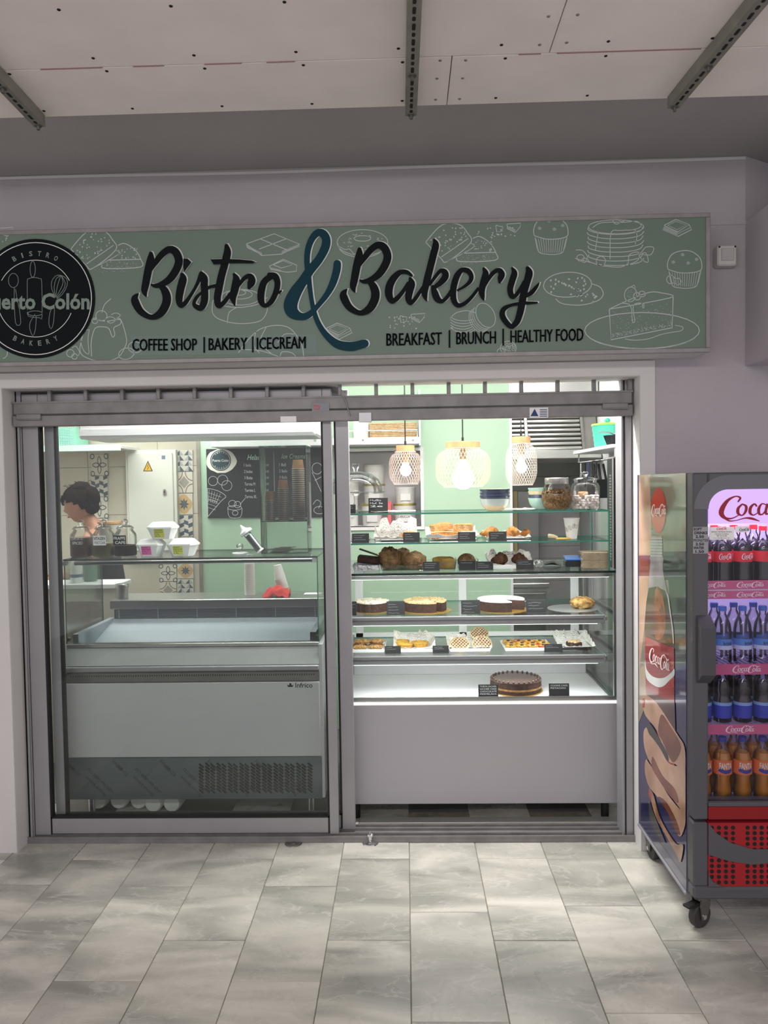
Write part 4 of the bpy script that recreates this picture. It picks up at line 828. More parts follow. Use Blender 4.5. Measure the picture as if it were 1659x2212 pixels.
# ================================================================== RACK, LOWEST LEVEL (CASE TOP)
YC = .52
t = tray(793, YC, ZC, .14, .18, 'stacked foil tray at the left end of the case top', FOIL, .03)
o = MB().bbox(-.055, .06, -.05, .05, 0, .035, .006).grid(lambda u, v: ((u-.4)*.13, (v-.5)*.1, .038+.03*(1-u)), 4, 3).build('chocolate_slab', [CHOCO, CREAM]); o.data.polygons[-1].material_index = 1; o.location = (pX(795, YC, ZC), YC, ZC+.031); o.rotation_euler = (0, .12, 0); tag(o, 'dark chocolate slab with pale top in foil at the left of the case top', 'cake')
tray(872, YC, ZC, .24, .2, 'glass tray holding the big rough pastries', JG, .03)
for i, (px, dy, rx, rz_, rot) in enumerate(((842, 0, .058, .058, .2), (898, -.03, .056, .045, -.3), (872, .085, .042, .05, .5))):
    o = MB().blob((0, 0, rz_*.8), rx, .06, rz_, 22, 14, .14, flat=.8).blob((-.02 if i == 0 else .0, 0, rz_*1.5), .018, .018, .022, 8, 6, .15).build('rough_pastry', OLIV, smooth=True); o.location = (pX(px, YC+dy, ZC), YC+dy, ZC+.006); o.rotation_euler = (0, 0, rot)
    tag(o, ['big rough brown pastry with a knob on the case top, left one', 'big rough brown pastry on the case top, right one', 'big rough brown pastry behind the other two on the case top'][i], 'pastry', 'rough pastries')
card(914, 950, 1211, 1231, .375, ZC, 'black price card beside the rough pastries')
tray(958, YC, ZC, .13, .16, 'glass tray holding the yellow pound cake', JG, .05)
loaf(.11, .12, .05, YELC, 'yellow green pound cake block in a glass tray', pX(958, YC, ZC), YC, ZC+.004)
tray(1008, YC, ZC, .11, .16, 'glass tray holding the round brown loaf', JG, .05); bun(1008, YC, ZC+.004, .048, .05, .04, OLIV, 'round brown loaf beside the pound cake', 'bread')
card(992, 1028, 1207, 1228, .375, ZC, 'plain black price card before the brown loaf', 1); card(1029, 1066, 1210, 1229, .37, ZC, 'black price card left of the chocolate croissants')
tray(1100, YC, ZC, .2, .16, 'white tray under the chocolate croissants', WPL)
paper(1100, YC+.02, ZC+.004, .26, .2, .06, .012, 'crumpled printed paper around the chocolate croissants')
croissant(1080, YC-.03, ZC+.012, .082, .032, DCHO, 'left chocolate croissant on the case top', .2); croissant(1122, YC-.02, ZC+.012, .08, .03, DCHO, 'right chocolate croissant on the case top', -.3)
card(1116, 1154, 1208, 1229, .372, ZC, 'black price card right of the chocolate croissants', 2)
bun(1164, YC, ZC, .026, .03, .02, FOIL, 'crumpled silver foil lump on the case top', 'foil', 'foil_lump', .15)
t = thing('cake_tongs', 'dark serving tongs lying on the case top', 'tongs', (pX(1195, .5, ZC), .5, ZC))
MB().tube([(-.05, .02, .012), (0, 0, .03), (.04, -.01, .008)], .006, 8).build('arm', STEELD, t, smooth=True); MB().tube([(-.05, .02, .012), (.0, .03, .014), (.045, .03, .008)], .006, 8).build('arm', BLK, t, smooth=True)
t = thing('payment_box', 'small black box with a blue top on the case top', 'box', (pX(1236, .5, ZC), .5, ZC)); w = 34*S(.5)
MB().bbox(-w/2, w/2, -.03, .03, 0, .035, .006).build('box_body', mat('box_black', '1d2228', .4), t); MB().prism([(-.03, .035), (.03, .05), (.03, .056), (-.03, .041)], lambda y, z: (-w/2+.002, y, z), lambda y, z: (w/2-.002, y, z)).build('box_top', mat('box_blue', '3f74c4', .4), t)
napk = mat('kraft_napkin', 'a8977f', .9, var=.2, vs=60)
for i in range(2):
    b = MB()
    for q in range(8): b.bbox(-.062+random.uniform(-.001, .001), .062, -.06, .06, q*.0048, q*.0048+.0046, .001)
    o = b.build('napkin_stack', napk); o.location = (pX(1280, .48, ZC), .48, ZC+i*.0395); tag(o, ['lower bundle of brown paper napkins at the right end of the case top', 'upper bundle of brown paper napkins at the right end of the case top'][i], 'napkins')
# ================================================================== CASE, UPPER SHELF
Z1, Z2, Z3, YS = 1.0205, .8205, .6035, .56
def board(px, Y, Z, r, m, label): o = MB().lathe([(r, 0), (r, .003)], 40, wob=lambda a, i: 1+.012*cos(a*20)).build('cake_board', m); o.location = (pX(px, Y, Z), Y, Z); return tag(o, label, 'cake board')
def rcake(px, Y, Z, r, h, side, top, label, a0=0, a1=360, jit=.04):
    t = thing('round_cake', label, 'cake', (pX(px, Y, Z), Y, Z)); rs = random.Random(label); n = 36; full = a1-a0 >= 360
    A_ = [radians(a0+(a1-a0)*i/n) for i in range(n+(0 if full else 1))]
    P = [(r*cos(a)*(1+jit*.3*rs.uniform(-1, 1)), r*sin(a)*(1+jit*.3*rs.uniform(-1, 1))) for a in A_]
    if not full: P.append((0, 0))
    MB().prism(P, lambda x, y: (x, y, 0), lambda x, y: (x, y, h)).build('sponge', side, t)
    b = MB(); b.prism([(x*1.01, y*1.01) for x, y in P], lambda x, y: (x, y, h), lambda x, y: (x, y, h+.006))
    if jit > .05:
        for i in range(90):
            a = radians(rs.uniform(a0, a1)); q = r*.96*math.sqrt(rs.random()); b.blob((q*cos(a), q*sin(a), h+.007), .010, .008, .004, 6, 4, .3)
    b.build('topping', top, t); return t
card(757, 770, 1301, 1331, .42, Z1, 'black price card at the far left of the upper case shelf', 2)
board(803, YS, Z1, .098, GOLD, 'gold cake board under the sugared chocolate cake'); rcake(803, YS, Z1+.003, .088, .045, CHOCO, CREAM, 'chocolate cake dusted with sugar at the left of the upper case shelf', jit=.1)
card(835, 875, 1302, 1331, .42, Z1, 'large black price card right of the sugared chocolate cake', 5)
board(920, YS, Z1, .135, GOLD, 'gold cake board under the almond flake cake'); rcake(918, YS, Z1+.003, .112, .046, CHOCO, FLAKE, 'dark round cake covered with almond flakes', -40, 300, .12)
card(997, 1038, 1300, 1330, .42, Z1, 'large black price card between almond cake and white topped cake', 4)
board(1085, YS, Z1, .135, GOLD, 'gold cake board under the white topped cake'); rcake(1082, YS, Z1+.003, .122, .05, CHOCO, mat('white_icing', 'efece6', .7), 'layered chocolate cake with white icing and a slice cut out', -20, 290, .03)
card(1138, 1181, 1301, 1330, .42, Z1, 'large black price card right of the white topped cake', 3)
board(1236, YS, Z1, .128, SILV, 'dusty silver cake board at the right of the upper case shelf')
o = MB().blob((0, 0, .026), .065, .05, .034, 18, 12, .12, flat=.75).build('strudel_piece', foodmat('strudel', 'd4b26a', '8a5a2c', 1, 45), smooth=True); o.location = (pX(1258, YS, Z1), YS, Z1+.003); tag(o, 'golden strudel piece on the silver board', 'pastry')
# ================================================================== CASE, LOWER SHELF
tray(795, YS, Z2, .19, .2, 'white tray of crunchy sticks at the left of the lower case shelf')
CR2 = foodmat('crunchy_stick', 'c79d62', '8f6331', 1.2, 130)
st = None
for i, (dx, dy, dz) in enumerate(((-.04, -.05, 0), (.045, -.05, 0), (-.04, .0, .0), (.045, .0, 0), (-.03, -.02, .024), (.05, -.015, .024), (-.035, .05, .01), (.04, .05, .01))):
    if st is None: st = MB().blob((0, 0, .012), .04, .019, .014, 14, 8, .14, flat=.8).build('crunchy_stick', CR2, smooth=True); o = st
    else: o = dup(st)
    o.location = (pX(795, YS, Z2)+dx, YS+dy, Z2+.005+dz); tag(o, 'nut crusted pastry stick on the white tray at the left of the lower case shelf', 'pastry', 'crunchy sticks')
card(831, 866, 1398, 1414, .42, Z2, 'black price card before the lemon tartlets', 2)
tray(895, YS, Z2, .2, .2, 'white tray of lemon tartlets'); paper(895, YS+.01, Z2+.004, .24, .23, .055, .012, 'printed paper crumpled around the lemon tartlets')
def tart(px, Y, Z, r, h, m, top, label, name='tartlet', tilt=0, ry=0):
    t = thing(name, label, 'tart', (pX(px, Y, Z), Y, Z), group=None); MB().lathe([(r*.78, 0), (r, h), (r*.9, h), (r*.88, h*.8)], 32, wob=lambda a, i: 1+.03*cos(a*16)).build('tart_shell', m, t, smooth=False)
    MB().blob((0, 0, h*.72), r*.88, r*.88, h*.25, 20, 6, .03).build('filling', top, t, smooth=True); t.rotation_euler = (tilt, ry, 0); return t
SHELLY = foodmat('butter_shell', 'd9ad4e', 'b98530', .4, 30)
tart(867, YS+.04, Z2+.008, .045, .024, SHELLY, CUST, 'lemon tartlet at the back left of its paper tray'); tart(875, YS-.045, Z2+.008, .042, .024, SHELLY, CUST, 'lemon tartlet at the front of its paper tray'); tart(907, YS, Z2+.008, .047, .024, SHELLY, CUST, 'lemon tartlet at the right of its paper tray')
card(935, 970, 1398, 1414, .42, Z2, 'black price card before the lattice tarts', 2)
tray(1012, YS, Z2, .22, .2, 'white tray of lattice jam tarts'); paper(1012, YS+.02, Z2+.004, .25, .22, .04, .01, 'printed paper under the lattice jam tarts')
LAT = foodmat('sugared_lattice', 'dccbab', 'bfa377', .5, 60); JAM = mat('dark_jam', '5d3a33', .3, coat=.3)
def lattice(px, Y, Z, r, label, tilt):
    t = thing('lattice_tart', label, 'tart', (pX(px, Y, Z), Y, Z)); M = Matrix.Translation((0, 0, .004)) @ Matrix.Rotation(tilt, 4, 'X')
    MB().lathe([(r*.9, 0), (r, .018), (r*.9, .022), (r*.88, .014)], 32).xf(M).build('tart_shell', LAT, t); MB().lathe([(r*.9, .013), (r*.9, .0155)], 28).xf(M).build('filling', JAM, t)
    g = MB()
    for q in range(-3, 4):
        for s2 in (-1, 1):
            d = q*r*.26; hh = math.sqrt(max(0, (r*.93)**2-d*d)); g.ribbon([(-hh, 0), (0, 0), (hh, 0)], lambda u, v, d=d, s2=s2: M @ Vector((u*cos(s2*.9)-(v+d)*sin(s2*.9), u*sin(s2*.9)+(v+d)*cos(s2*.9), .0165+(s2 > 0)*.002)), r*.075, sub=2)
    o = g.build('lattice', LAT, t); s = o.modifiers.new('t', 'SOLIDIFY'); s.thickness = .003; return t
lattice(993, YS-.045, Z2+.012, .052, 'lattice jam tart at the left of its tray', .6); lattice(1035, YS+.055, Z2+.045, .05, 'lattice jam tart at the back of its tray', .6); lattice(1041, YS-.04, Z2+.012, .052, 'lattice jam tart at the front right of its tray', .8)
tray(1135, YS, Z2, .25, .2, 'white tray of yellow fruit tartlets'); MB()
gt = None; FR = [mat('blueberry', '3a3340', .35), mat('strawberry', 'd4573d', .35)]
for j in range(3):
    for i in range(4):
        if gt is None:
            gt = tart(1100, YS-.06, Z2+.006, .029, .016, SHELLY, CUST, 'small yellow fruit tartlet on the white tray of the lower case shelf', 'fruit_tartlet'); MB().blob((0, -.004, .017), .010, .010, .006, 10, 6).build('fruit_piece', FR[0], gt, smooth=True); gt['group'] = 'fruit tartlets'; o = gt
        else: o = dup(gt)
        o.location = (pX(1135, YS, Z2)-.084+i*.056+.01*(j % 2), YS-.06+j*.058, Z2+.006)
        if (i+j) % 4 == 3: o.children[-1].data = o.children[-1].data.copy(); o.children[-1].data.materials[0] = FR[1]
card(1177, 1216, 1396, 1413, .42, Z2, 'black price card right of the fruit tartlets', 2)
tray(1238, YS, Z2, .16, .18, 'glass tray under the brownie pastry', JG); paper(1238, YS+.01, Z2+.004, .21, .22, .05, .012, 'large printed paper sheet around the brownie pastry')
o = MB().bbox(-.034, .034, -.03, .03, 0, .024, .006).build('brownie_pastry', CHOCO); o.location = (pX(1240, YS-.03, Z2), YS-.03, Z2+.008); o.rotation_euler = (0, 0, .3); tag(o, 'small nut topped brownie on printed paper', 'pastry'); MB().blob((0, 0, .026), .034, .03, .008, 14, 6, .2).build('nut_topping', FLAKE, o)
# ================================================================== CASE, DECK
t = rcake(1114, .52, Z3, .132, .058, CHOCO, GLAZE, 'glazed chocolate cake with piped dots at the bottom of the case', jit=0)
MB().lathe([(.14, -.0005), (.14, .003)], 40).build('gold_edge', GOLD, t)
MB().lathe([(.1335, .022), (.1335, .032)], 40, cap=False).build('cream_layer', foodmat('sponge_layer', 'b58a4e', '8a5f30', .5), t)
for i in range(28):
    a = i*2*pi/28
    if i == 0: d0 = MB().blob((0, 0, .003), .006, .006, .006, 8, 5).build('piped_dot', GLAZE, t, smooth=True); o = d0
    else: o = bpy.data.objects.new('piped_dot', d0.data); COL.objects.link(o); o.parent = t
    o.location = (.121*cos(a), .121*sin(a), .064)
card(1034, 1077, 1481, 1508, .375, Z3, 'chalk lettered black card left of the glazed chocolate cake', txt=['TORTA SACHER', 'SACHER CAKE', 'CHOCOLATE', 'MERMELADA'], tilt=.1)
card(1187, 1231, 1480, 1508, .375, Z3, 'chalk lettered black card right of the glazed chocolate cake', txt=['COOKIE CAKE', 'PISTACHO'], tilt=.1)
# ================================================================== FREEZER TOP ITEMS
YF = .46; sF = S(YF)
def jar(px, lab, colr, fillh, words, wc, bg, wx):
    t = thing('powder_jar', lab, 'jar', (pX(px, YF, ZF), YF, ZF)); r = 23.3*sF
    sq = lambda a, i: 1+.06*cos(4*a+pi) if i < 4 else 1
    MB().lathe([(r*.9, .001), (r, .008), (r, .105), (r*.95, .118), (r*.72, .135), (r*.7, .142)], 32, wob=sq, cap=False).build('jar_body', JG, t, smooth=True)
    l = MB().lathe([(r*.78, .142), (r*.8, .148), (r*.62, .158), (.012, .164)], 28, cap=False).build('lid', JG, t, smooth=True)
    MB().lathe([(.006, .162), (.008, .168), (.016, .177), (.016, .186), (.008, .193), (.001, .194)], 16).build('knob', JG, l, smooth=True)
    MB().lathe([(r*.88, .004), (r*.97, .01), (r*.97, fillh), (.001, fillh+.006)], 28, wob=sq).build('powder', mat('powder_'+words[0].split()[0].lower(), colr, .9, bump=.3, bs=90), t, smooth=True)
    y = -r*1.035
    mp = lambda u, v: (u, y, v)
    if bg: MB().box(-.036+wx, .03+wx, y, y+.001, .062, .112).build('jar_label', bg, t)
    g = MB()
    mp2 = lambda u, v: (u, y-.001, v)
    for i, w in enumerate(words): merge(g, textmb(w, mp2, -.033+wx+(.006*i), .027+wx, .09-i*.022, .09-i*.022+.015, .02))
    g.build('label_lettering', wc, t, kind='stuff')
jar(177, 'glass jar of brown chai latte powder, leftmost of three jars on the freezer', '7c6252', .1, ['CHAI LATTE', 'SPICED'], OFFW, None, .004)
jar(225, 'glass jar of pale green matcha powder, middle of three jars on the freezer', '9a9565', .07, ['VITAZEN', 'MATCHA'], INK, WPL, .004)
jar(272, 'glass jar of dark coffee powder, rightmost of three jars on the freezer', '3b2a22', .058, ['FRAPPE', 'CAFE'], OFFW, INK, -.006)
t = thing('wood_lid_canister', 'pale canister with a flat wooden lid behind the powder jars', 'canister', (pX(240, .68, ZF), .68, ZF))
MB().lathe([(.06, 0), (.062, .15), (.06, .16)], 28).build('canister_body', mat('stoneware', 'b9b5a8', .5), t, smooth=True); MB().lathe([(.066, .16), (.066, .172)], 28).build('lid', WOOD, t)
def foam(px, Z, lab, note, rows, Y=YF, rz=0, w=.135):
    t = thing('foam_box', lab, 'food box', (pX(px, Y, Z), Y, Z), rz); h = .055
    def fr(z, s): return [(w*.5*s*x, w*.42*s*y, z) for x, y in ((-1, -.55), (-.7, -1), (.7, -1), (1, -.55), (1, .55), (.7, 1), (-.7, 1), (-1, .55))]
    def loft(a, b_): return [(i, (i+1) % 8, 8+(i+1) % 8, 8+i) for i in range(8)]
    b = MB()
    b.add(fr(0, .7)+fr(h, 1), loft(0, 1)+[tuple(range(8))]); b.add(fr(h, 1.05)+fr(h+.008, 1.05), loft(0, 1)+[tuple(range(8)), tuple(range(8, 16))])
    b.build('box_base', FOAM, t); b = MB(); b.add(fr(h+.008, 1.03)+fr(h+.032, .7), loft(0, 1)+[tuple(range(8, 16))]); b.build('box_lid', FOAM, t)
    M = Matrix.Translation((-.012, -w*.42*.93-.004, .008)) @ Matrix.Rotation(-.3 if True else 0, 4, 'X')
    M = Matrix.Translation((-.012, -w*.42*.7-.003, .004)) @ Matrix.Rotation(radians(16), 4, 'X')
    MB().bbox(-.024, .026, -.0012, 0, .006, .052, .0004).xf(M).build('sticky_note', note, t)
    g = MB()
    for i, r_ in enumerate(rows): merge(g, textmb(r_, lambda u, v: M @ Vector((u, -.0017, v)), -.021, -.021+min(.044, .0042*len(r_)+.006), .042-i*.0105, .042-i*.0105+.007, .008, .2))
    g.build('note_writing', INK, t, kind='stuff'); return t
YEL = mat('yellow_note', 'd9df3c', .7); PINK = mat('pink_note', 'ee5fb0', .7)
foam(328, ZF, 'white foam box with a pink note beside the coffee jar', PINK, ['GELATO', 'TAKE AWAY', 'M 8e  L', 'XL 9e'])
foam(396, ZF, 'white foam box with a yellow note at the lower right of the foam pile', YEL, ['HELADO', 'PARA LLEVAR', 'M 8e XL 9e', 'L 9e'], w=.15)
foam(353, ZF+.0885, 'white foam box with a yellow note on top of the foam pile', YEL, ['ICECREAM', 'TAKE AWAY', 'M 8e', 'XL 9e'], rz=.12, w=.145)
# dispenser: acrylic box with cup stacks
xa, xb = pX(566, .5, ZF), pX(667, .5, ZF); HB = .56
ac = thing('cup_dispenser', 'tall clear acrylic box holding stacks of brown ice cream cups', 'dispenser', ((xa+xb)/2, .55, ZF))
AC = glassmat('acrylic', (.97, .985, .975), gain=1.3)
AE = mat('acrylic_edge', 'c9e0d5', .2)
pane('front_sheet', xa, xb, .48, .483, ZF, ZF+HB, ac, AC, AE); pane('back_sheet', xa, xb, .64, .643, ZF, ZF+HB, ac, AC, AE); pane('side_sheet', xa, xa+.003, .483, .64, ZF, ZF+HB, ac, AC, AE); pane('side_sheet', xb-.003, xb, .483, .64, ZF, ZF+HB, ac, AC, AE); pane('lid_sheet', xa-.004, xb+.004, .477, .646, ZF+HB, ZF+HB+.004, ac, AC, AE)
ZK = ZF+.17; pane('cup_shelf', xa+.003, xb-.003, .483, .64, ZK-.004, ZK, ac, AC, AE); pane('lower_shelf', xa+.003, xb-.003, .483, .64, ZF+.0, ZF+.004, ac, AC, AE)
def cups(px, n, r, first_h, pitch, lab, group, Y=.56, Z=ZK, m1=WOODB, m2=OFFW, top=None):
    me = None; x = pX(px, Y, Z)
    for i in range(n):
        if me is None: b = MB().lathe([(r*1.05, 0), (r*1.05, .004), (r, .004), (r*.8, first_h), (.001, first_h)], 24, cap=False); b.m = [1]*48+[0]*48; o = b.build('paper_cup', [m1, m2], smooth=True); me = o
        else: o = dup(me)
        o.location = (x, Y, Z+i*pitch); tag(o, lab, 'paper cup', group)
cups(584, 12, .026, .05, .0095, 'brown paper cup in the shortest stack inside the acrylic dispenser', 'shortest cup stack')
cups(613, 18, .028, .05, .0097, 'brown paper cup in the middle stack inside the acrylic dispenser', 'middle cup stack')
cups(646, 25, .032, .05, .0112, 'brown paper cup in the tallest stack inside the acrylic dispenser', 'tallest cup stack')
for i in range(9):
    o = MB().bbox(-.045, .045, -.005, .005, 0, .002, .0008).bbox(.03, .05, -.007, .007, 0, .002, .0008).build('wooden_spoon', mat('birch', 'e0cfae', .6)); o.location = (pX(612, .55, ZF)+random.uniform(-.025, .02), .51+i*.013, ZF+.0045+.0022*i); o.rotation_euler = (0, -.02, random.uniform(-.35, .35)); tag(o, 'small flat wooden spoon lying at the bottom of the acrylic dispenser', 'spoon', 'wooden ice cream spoons')
t = thing('syringe_dispenser', 'clear plastic tube dispenser with white nozzle leaning beside the acrylic box', 'dispenser', (pX(562, .43, ZF), .43, ZF+.0))
M = Matrix.Translation((0, 0, .022)) @ Matrix.Rotation(radians(-37), 4, 'Y')
MB().lathe([(.019, 0), (.019, .11)], 24, cap=False).xf(M).build('tube', glassmat('cloudy_plastic', (.95, .96, .96), .1), t, smooth=True); MB().lathe([(.017, .004), (.017, .1)], 20).xf(M).build('plunger', mat('grey_plunger', 'cfd2d2', .4), t, smooth=True)
MB().lathe([(.021, .11), (.035, .112), (.035, .124), (.018, .135), (.012, .142), (.003, .165)], 24).xf(M).build('nozzle', WPL, t, smooth=True); MB().lathe([(.021, -.004), (.021, .004)], 20).xf(M).build('end_cap', WPL, t)
t = thing('glass_lid_dish', 'low white dish with a faceted glass knob on the freezer top', 'dish', (pX(519, .45, ZF), .45, ZF))
MB().lathe([(.03, 0), (.038, .006), (.042, .010), (.038, .012), (.001, .012)], 28).build('dish', WPL, t, smooth=True); MB().lathe([(.008, .012), (.007, .028), (.018, .036), (.019, .05), (.010, .058), (.001, .059)], 10).build('knob', JG, t)
# ================================================================== WORKTOP BEHIND THE FREEZER
ZW = 1.0525
cups(540, 22, .0295, .06, .0085, 'white leaf printed cup in the upright stack on the steel worktop', 'upright cup stack', Y=1.0, Z=ZW, m1=PAPER, m2=mat('cup_rim', 'd9d7cf', .6))
me = None
for i in range(7):
    M = Matrix.Translation((pX(612, 1.0, ZW)-.006*i*.5, 1.0, ZW+.035+i*.009))
    if me is None: me = MB().lathe([(.034, 0), (.034, .004), (.032, .004), (.023, .085), (.001, .085)], 24, cap=False).build('paper_cup', mat('plain_cup', 'e2e0da', .7), smooth=True); o = me
    else: o = dup(me)
    o.location = M.translation; o.rotation_euler = (0, -.16, 0); tag(o, 'plain white cup in the leaning stack behind the red cloth', 'paper cup', 'leaning cup stack')
o = MB().bbox(-.04, .04, -.04, .04, 0, .034, .004).build('cup_coaster_block', WOODB); o.location = (pX(612, 1.0, ZW), 1.0, ZW); tag(o, 'small brown block under the leaning cup stack', 'block')
def cl(u, v):
    x, y = (u-.5)*.17, (v-.5)*.13; r = math.hypot(x/.085, y/.065); rs = sin(u*17+v*9)*.006+sin(v*23-u*5)*.005
    return (x*(1-.1*r), y, max(.001, .055*(1-r*r*.75)+rs))
o = MB().grid(cl, 22, 16).build('red_cloth', mat('red_cloth', 'd8463f', .95, bump=.6, bs=200), smooth=True); o.location = (pX(598, .93, ZW), .93, ZW); sd2 = o.modifiers.new('t', 'SOLIDIFY'); sd2.thickness = .003; tag(o, 'crumpled red cloth on the steel worktop', 'cloth')
t = thing('steel_shaker', 'small stainless steel shaker with a wide lid on the worktop', 'shaker', (pX(264, .93, ZW), .93, ZW))
MB().lathe([(.033, 0), (.034, .004), (.034, .06)], 28).build('shaker_body', STEEL, t, smooth=True); MB().lathe([(.039, .06), (.039, .078), (.036, .082), (.001, .082)], 28).build('lid', STEEL, t, smooth=True)
o = MB().bbox(-.05, .05, -.03, .03, 0, .006, .002).build('paper_pad', PAPER); o.location = (pX(676, .98, ZW), .98, ZW); tag(o, 'small white paper pad at the right end of the worktop', 'paper')
# left side counter with bottles
lc = thing('side_counter', 'white topped side counter at the far left behind the freezer', 'counter', (-2.2, 1.3, 0))
MB().bbox(-2.9, -1.76, 1.12, 1.36, 1.08, 1.11, .004).build('counter_top', WPL, lc, world=True); MB().box(-2.9, -1.79, 1.14, 1.34, 0, 1.08).build('counter_body', TILEB, lc, world=True)
t = thing('spray_bottle', 'white cleaning bottle with blue cap and blue band on the side counter', 'bottle', (pX(166, 1.2, 1.11), 1.2, 1.11))
MB().lathe([(.034, 0), (.036, .01), (.036, .11), (.024, .14), (.02, .15)], 20).build('bottle_body', WPL, t, smooth=True); MB().lathe([(.0365, .035), (.0365, .055)], 20, cap=False).build('band', blu, t); MB().lathe([(.026, .15), (.028, .16), (.028, .2), (.02, .205)], 16).build('cap', mat('blue_cap', '3c86d0', .4), t, smooth=True)
t = thing('teal_bottle', 'dark teal bottle standing on the side counter', 'bottle', (pX(196, 1.27, 1.11), 1.27, 1.11)); MB().lathe([(.04, 0), (.04, .13), (.02, .17), (.018, .2)], 20).build('bottle_body', mat('teal_plastic', '4f6d68', .4), t, smooth=True); MB().lathe([(.02, .2), (.02, .22)], 14).build('cap', BLK, t)
# ================================================================== TILED CORNER, LEFT
def ptile(w, px0, px1, py0, py1, Y, kind):
    a = atY(px0, py1, Y-.008); c = atY(px1, py0, Y-.008); W_, H_ = c.x-a.x, c.z-a.z; o = MB().bbox(a.x, c.x, Y-.011, Y-.002, a.z, c.z, .001).build('pattern_tile', mat('pattern_tile_base', 'd2cdbf', .4), w)
    y = Y-.0115; mp = lambda u, v: (a.x+u*W_, y, a.z+v*H_); mp2 = lambda u, v: (a.x+u*W_, y-.0006, a.z+v*H_); g = MB(); h = MB(); dk = mat('tile_dark_ink', '55595c', .5); bl = mat('tile_blue_ink', '4c5a68', .5); bn = mat('tile_brown_ink', '8a6a58', .5); oc = mat('tile_ochre_ink', 'c8a877', .5)
    if kind == 0:
        for k2 in range(4): an = k2*pi/2; g.ribbon([(.5, .5), (.5+.22*cos(an+.5), .5+.22*sin(an+.5)), (.5+.42*cos(an), .5+.42*sin(an)), (.5+.22*cos(an-.5), .5+.22*sin(an-.5)), (.5, .5)], mp, .045)
        for k2 in range(4): an = k2*pi/2+pi/4; g.ribbon([(.5+.6*cos(an)+.12*cos(an+q), .5+.6*sin(an)+.12*sin(an+q)) for q in (0, 1.2, 2.4, 3.6, 4.8, 6.28)], mp, .05)
        mats = (dk, dk)
    elif kind == 1:
        for i in range(4):
            for j in range(5):
                u0, v0 = i*.25, j*.2; s2 = .08 if i % 2 else -.08
                if (i+j) % 2: g.poly([mp(u0, v0), mp(u0+.25, v0+s2), mp(u0+.25, v0+.19+s2), mp(u0, v0+.19)])
        g.v = [(min(max(v[0], a.x), c.x), v[1], min(max(v[2], a.z), c.z)) for v in g.v]; mats = (bl, bl)
    elif kind == 2:
        for i in range(4):
            for j in range(4):
                u0, v0 = i*.25, j*.25; (g if (i+j) % 2 else h).poly([mp(u0, v0), mp(u0+.25, v0), mp(u0+.25*((i+1) % 2), v0+.25)])
        mats = (bl, mat('tile_pale_ink', 'a9b0ac', .5))
    elif kind == 3:
        for k2 in range(4): g.ribbon(ell(.5*(k2 % 2)*2, .5*(k2//2)*2, .42, .42, n=24), mp, .05, sub=1)
        h.poly([mp2(.5+.3*cos(q*pi/2), .5+.3*sin(q*pi/2)) for q in range(4)])
        g.f = [f_ for f_ in g.f if all(a.x-.001 <= g.v[i][0] <= c.x+.001 and a.z-.001 <= g.v[i][2] <= c.z+.001 for i in f_)]; g.m = [0]*len(g.f); mats = (bn, mat('tile_grey_ink', '9a988f', .5))
    else:
        g.poly([mp(.5+.46*cos(q*pi/8)*(1+.1*cos(q*pi/2)), .5+.44*sin(q*pi/8)*(1+.1*cos(q*pi/2))) for q in range(16)])
        for q in range(8): an = q*pi/4; h.poly([mp2(.5, .5), mp2(.5+.16*cos(an+.35), .5+.16*sin(an+.35)), mp2(.5+.3*cos(an), .5+.3*sin(an)), mp2(.5+.16*cos(an-.35), .5+.16*sin(an-.35))])
        mats = (oc, bl)
    if g.f: g.build('tile_print', mats[0], o, kind='stuff')
    if h.f: h.build('tile_print', mats[1], o, kind='stuff')
wt = bpy.data.objects['wall_back_tiled']
for i, kd in enumerate((0, 1, 0, 2)): ptile(wt, 198, 232, 982+i*46, 1027+i*46, 2.394, kd)
for i, kd in enumerate((2, 3, 4, 1, 2)): ptile(wt, 380, 416, 972+i*47, 1018+i*47, 2.394, kd)
for i, kd in enumerate((0, 3)): ptile(wt, 346, 381, 1220+i*37, 1256+i*37, 2.394, kd)
ptile(wt, 384, 418, 1215, 1250, 2.394, 4); ptile(wt, 384, 418, 1251, 1290, 2.394, 2)
a = atY(277, 1170, 2.35); c = atY(381, 971, 2.35)
eb_ = thing('electric_cabinet', 'white electric cabinet with yellow warning triangle on the tiled wall', 'cabinet', ((a.x+c.x)/2, 2.35, a.z)); EC = mat('cabinet_cream', 'd8d9cf', .5)
MB().bbox(a.x, c.x, 2.335, 2.393, a.z-.1, c.z, .004).build('cabinet_body', EC, eb_, world=True); dd = MB().bbox(a.x+.02, c.x-.025, 2.322, 2.336, a.z-.08, c.z-.025, .004).build('cabinet_door', EC, eb_, world=True)
mpC = lambda u, v: atY(u, v, 2.3212)
MB().poly([mpC(*p) for p in ((309, 1018), (330, 1018), (319.5, 995))]).build('warning_sign', BLK, dd, world=True); MB().poly([atY(*p, 2.3205) for p in ((311.5, 1016.6), (327.5, 1016.6), (319.5, 998.5))]).build('warning_face', mat('warning_yellow', 'e2b01f', .5), dd, world=True)
MB().ribbon([(320.5, 1003), (318, 1008.5), (321, 1008), (318.5, 1014)], lambda u, v: atY(u, v, 2.3198), 1.1, smooth=False).build('bolt_symbol', BLK, dd, world=True); MB().poly([mpC(*p) for p in ((349, 984), (357, 984), (357, 992), (349, 992))]).build('maker_sticker', mat('sticker_blue', '6f7f9a', .5), dd, world=True)
p = atY(356, 1063, 2.32); MB().lathe([(.016, 0), (.014, .012), (.006, .014)], 16, sy=1.6).xf(Matrix.Translation(p) @ Matrix.Rotation(pi/2, 4, 'X')).build('latch', CHROME, dd, world=True)
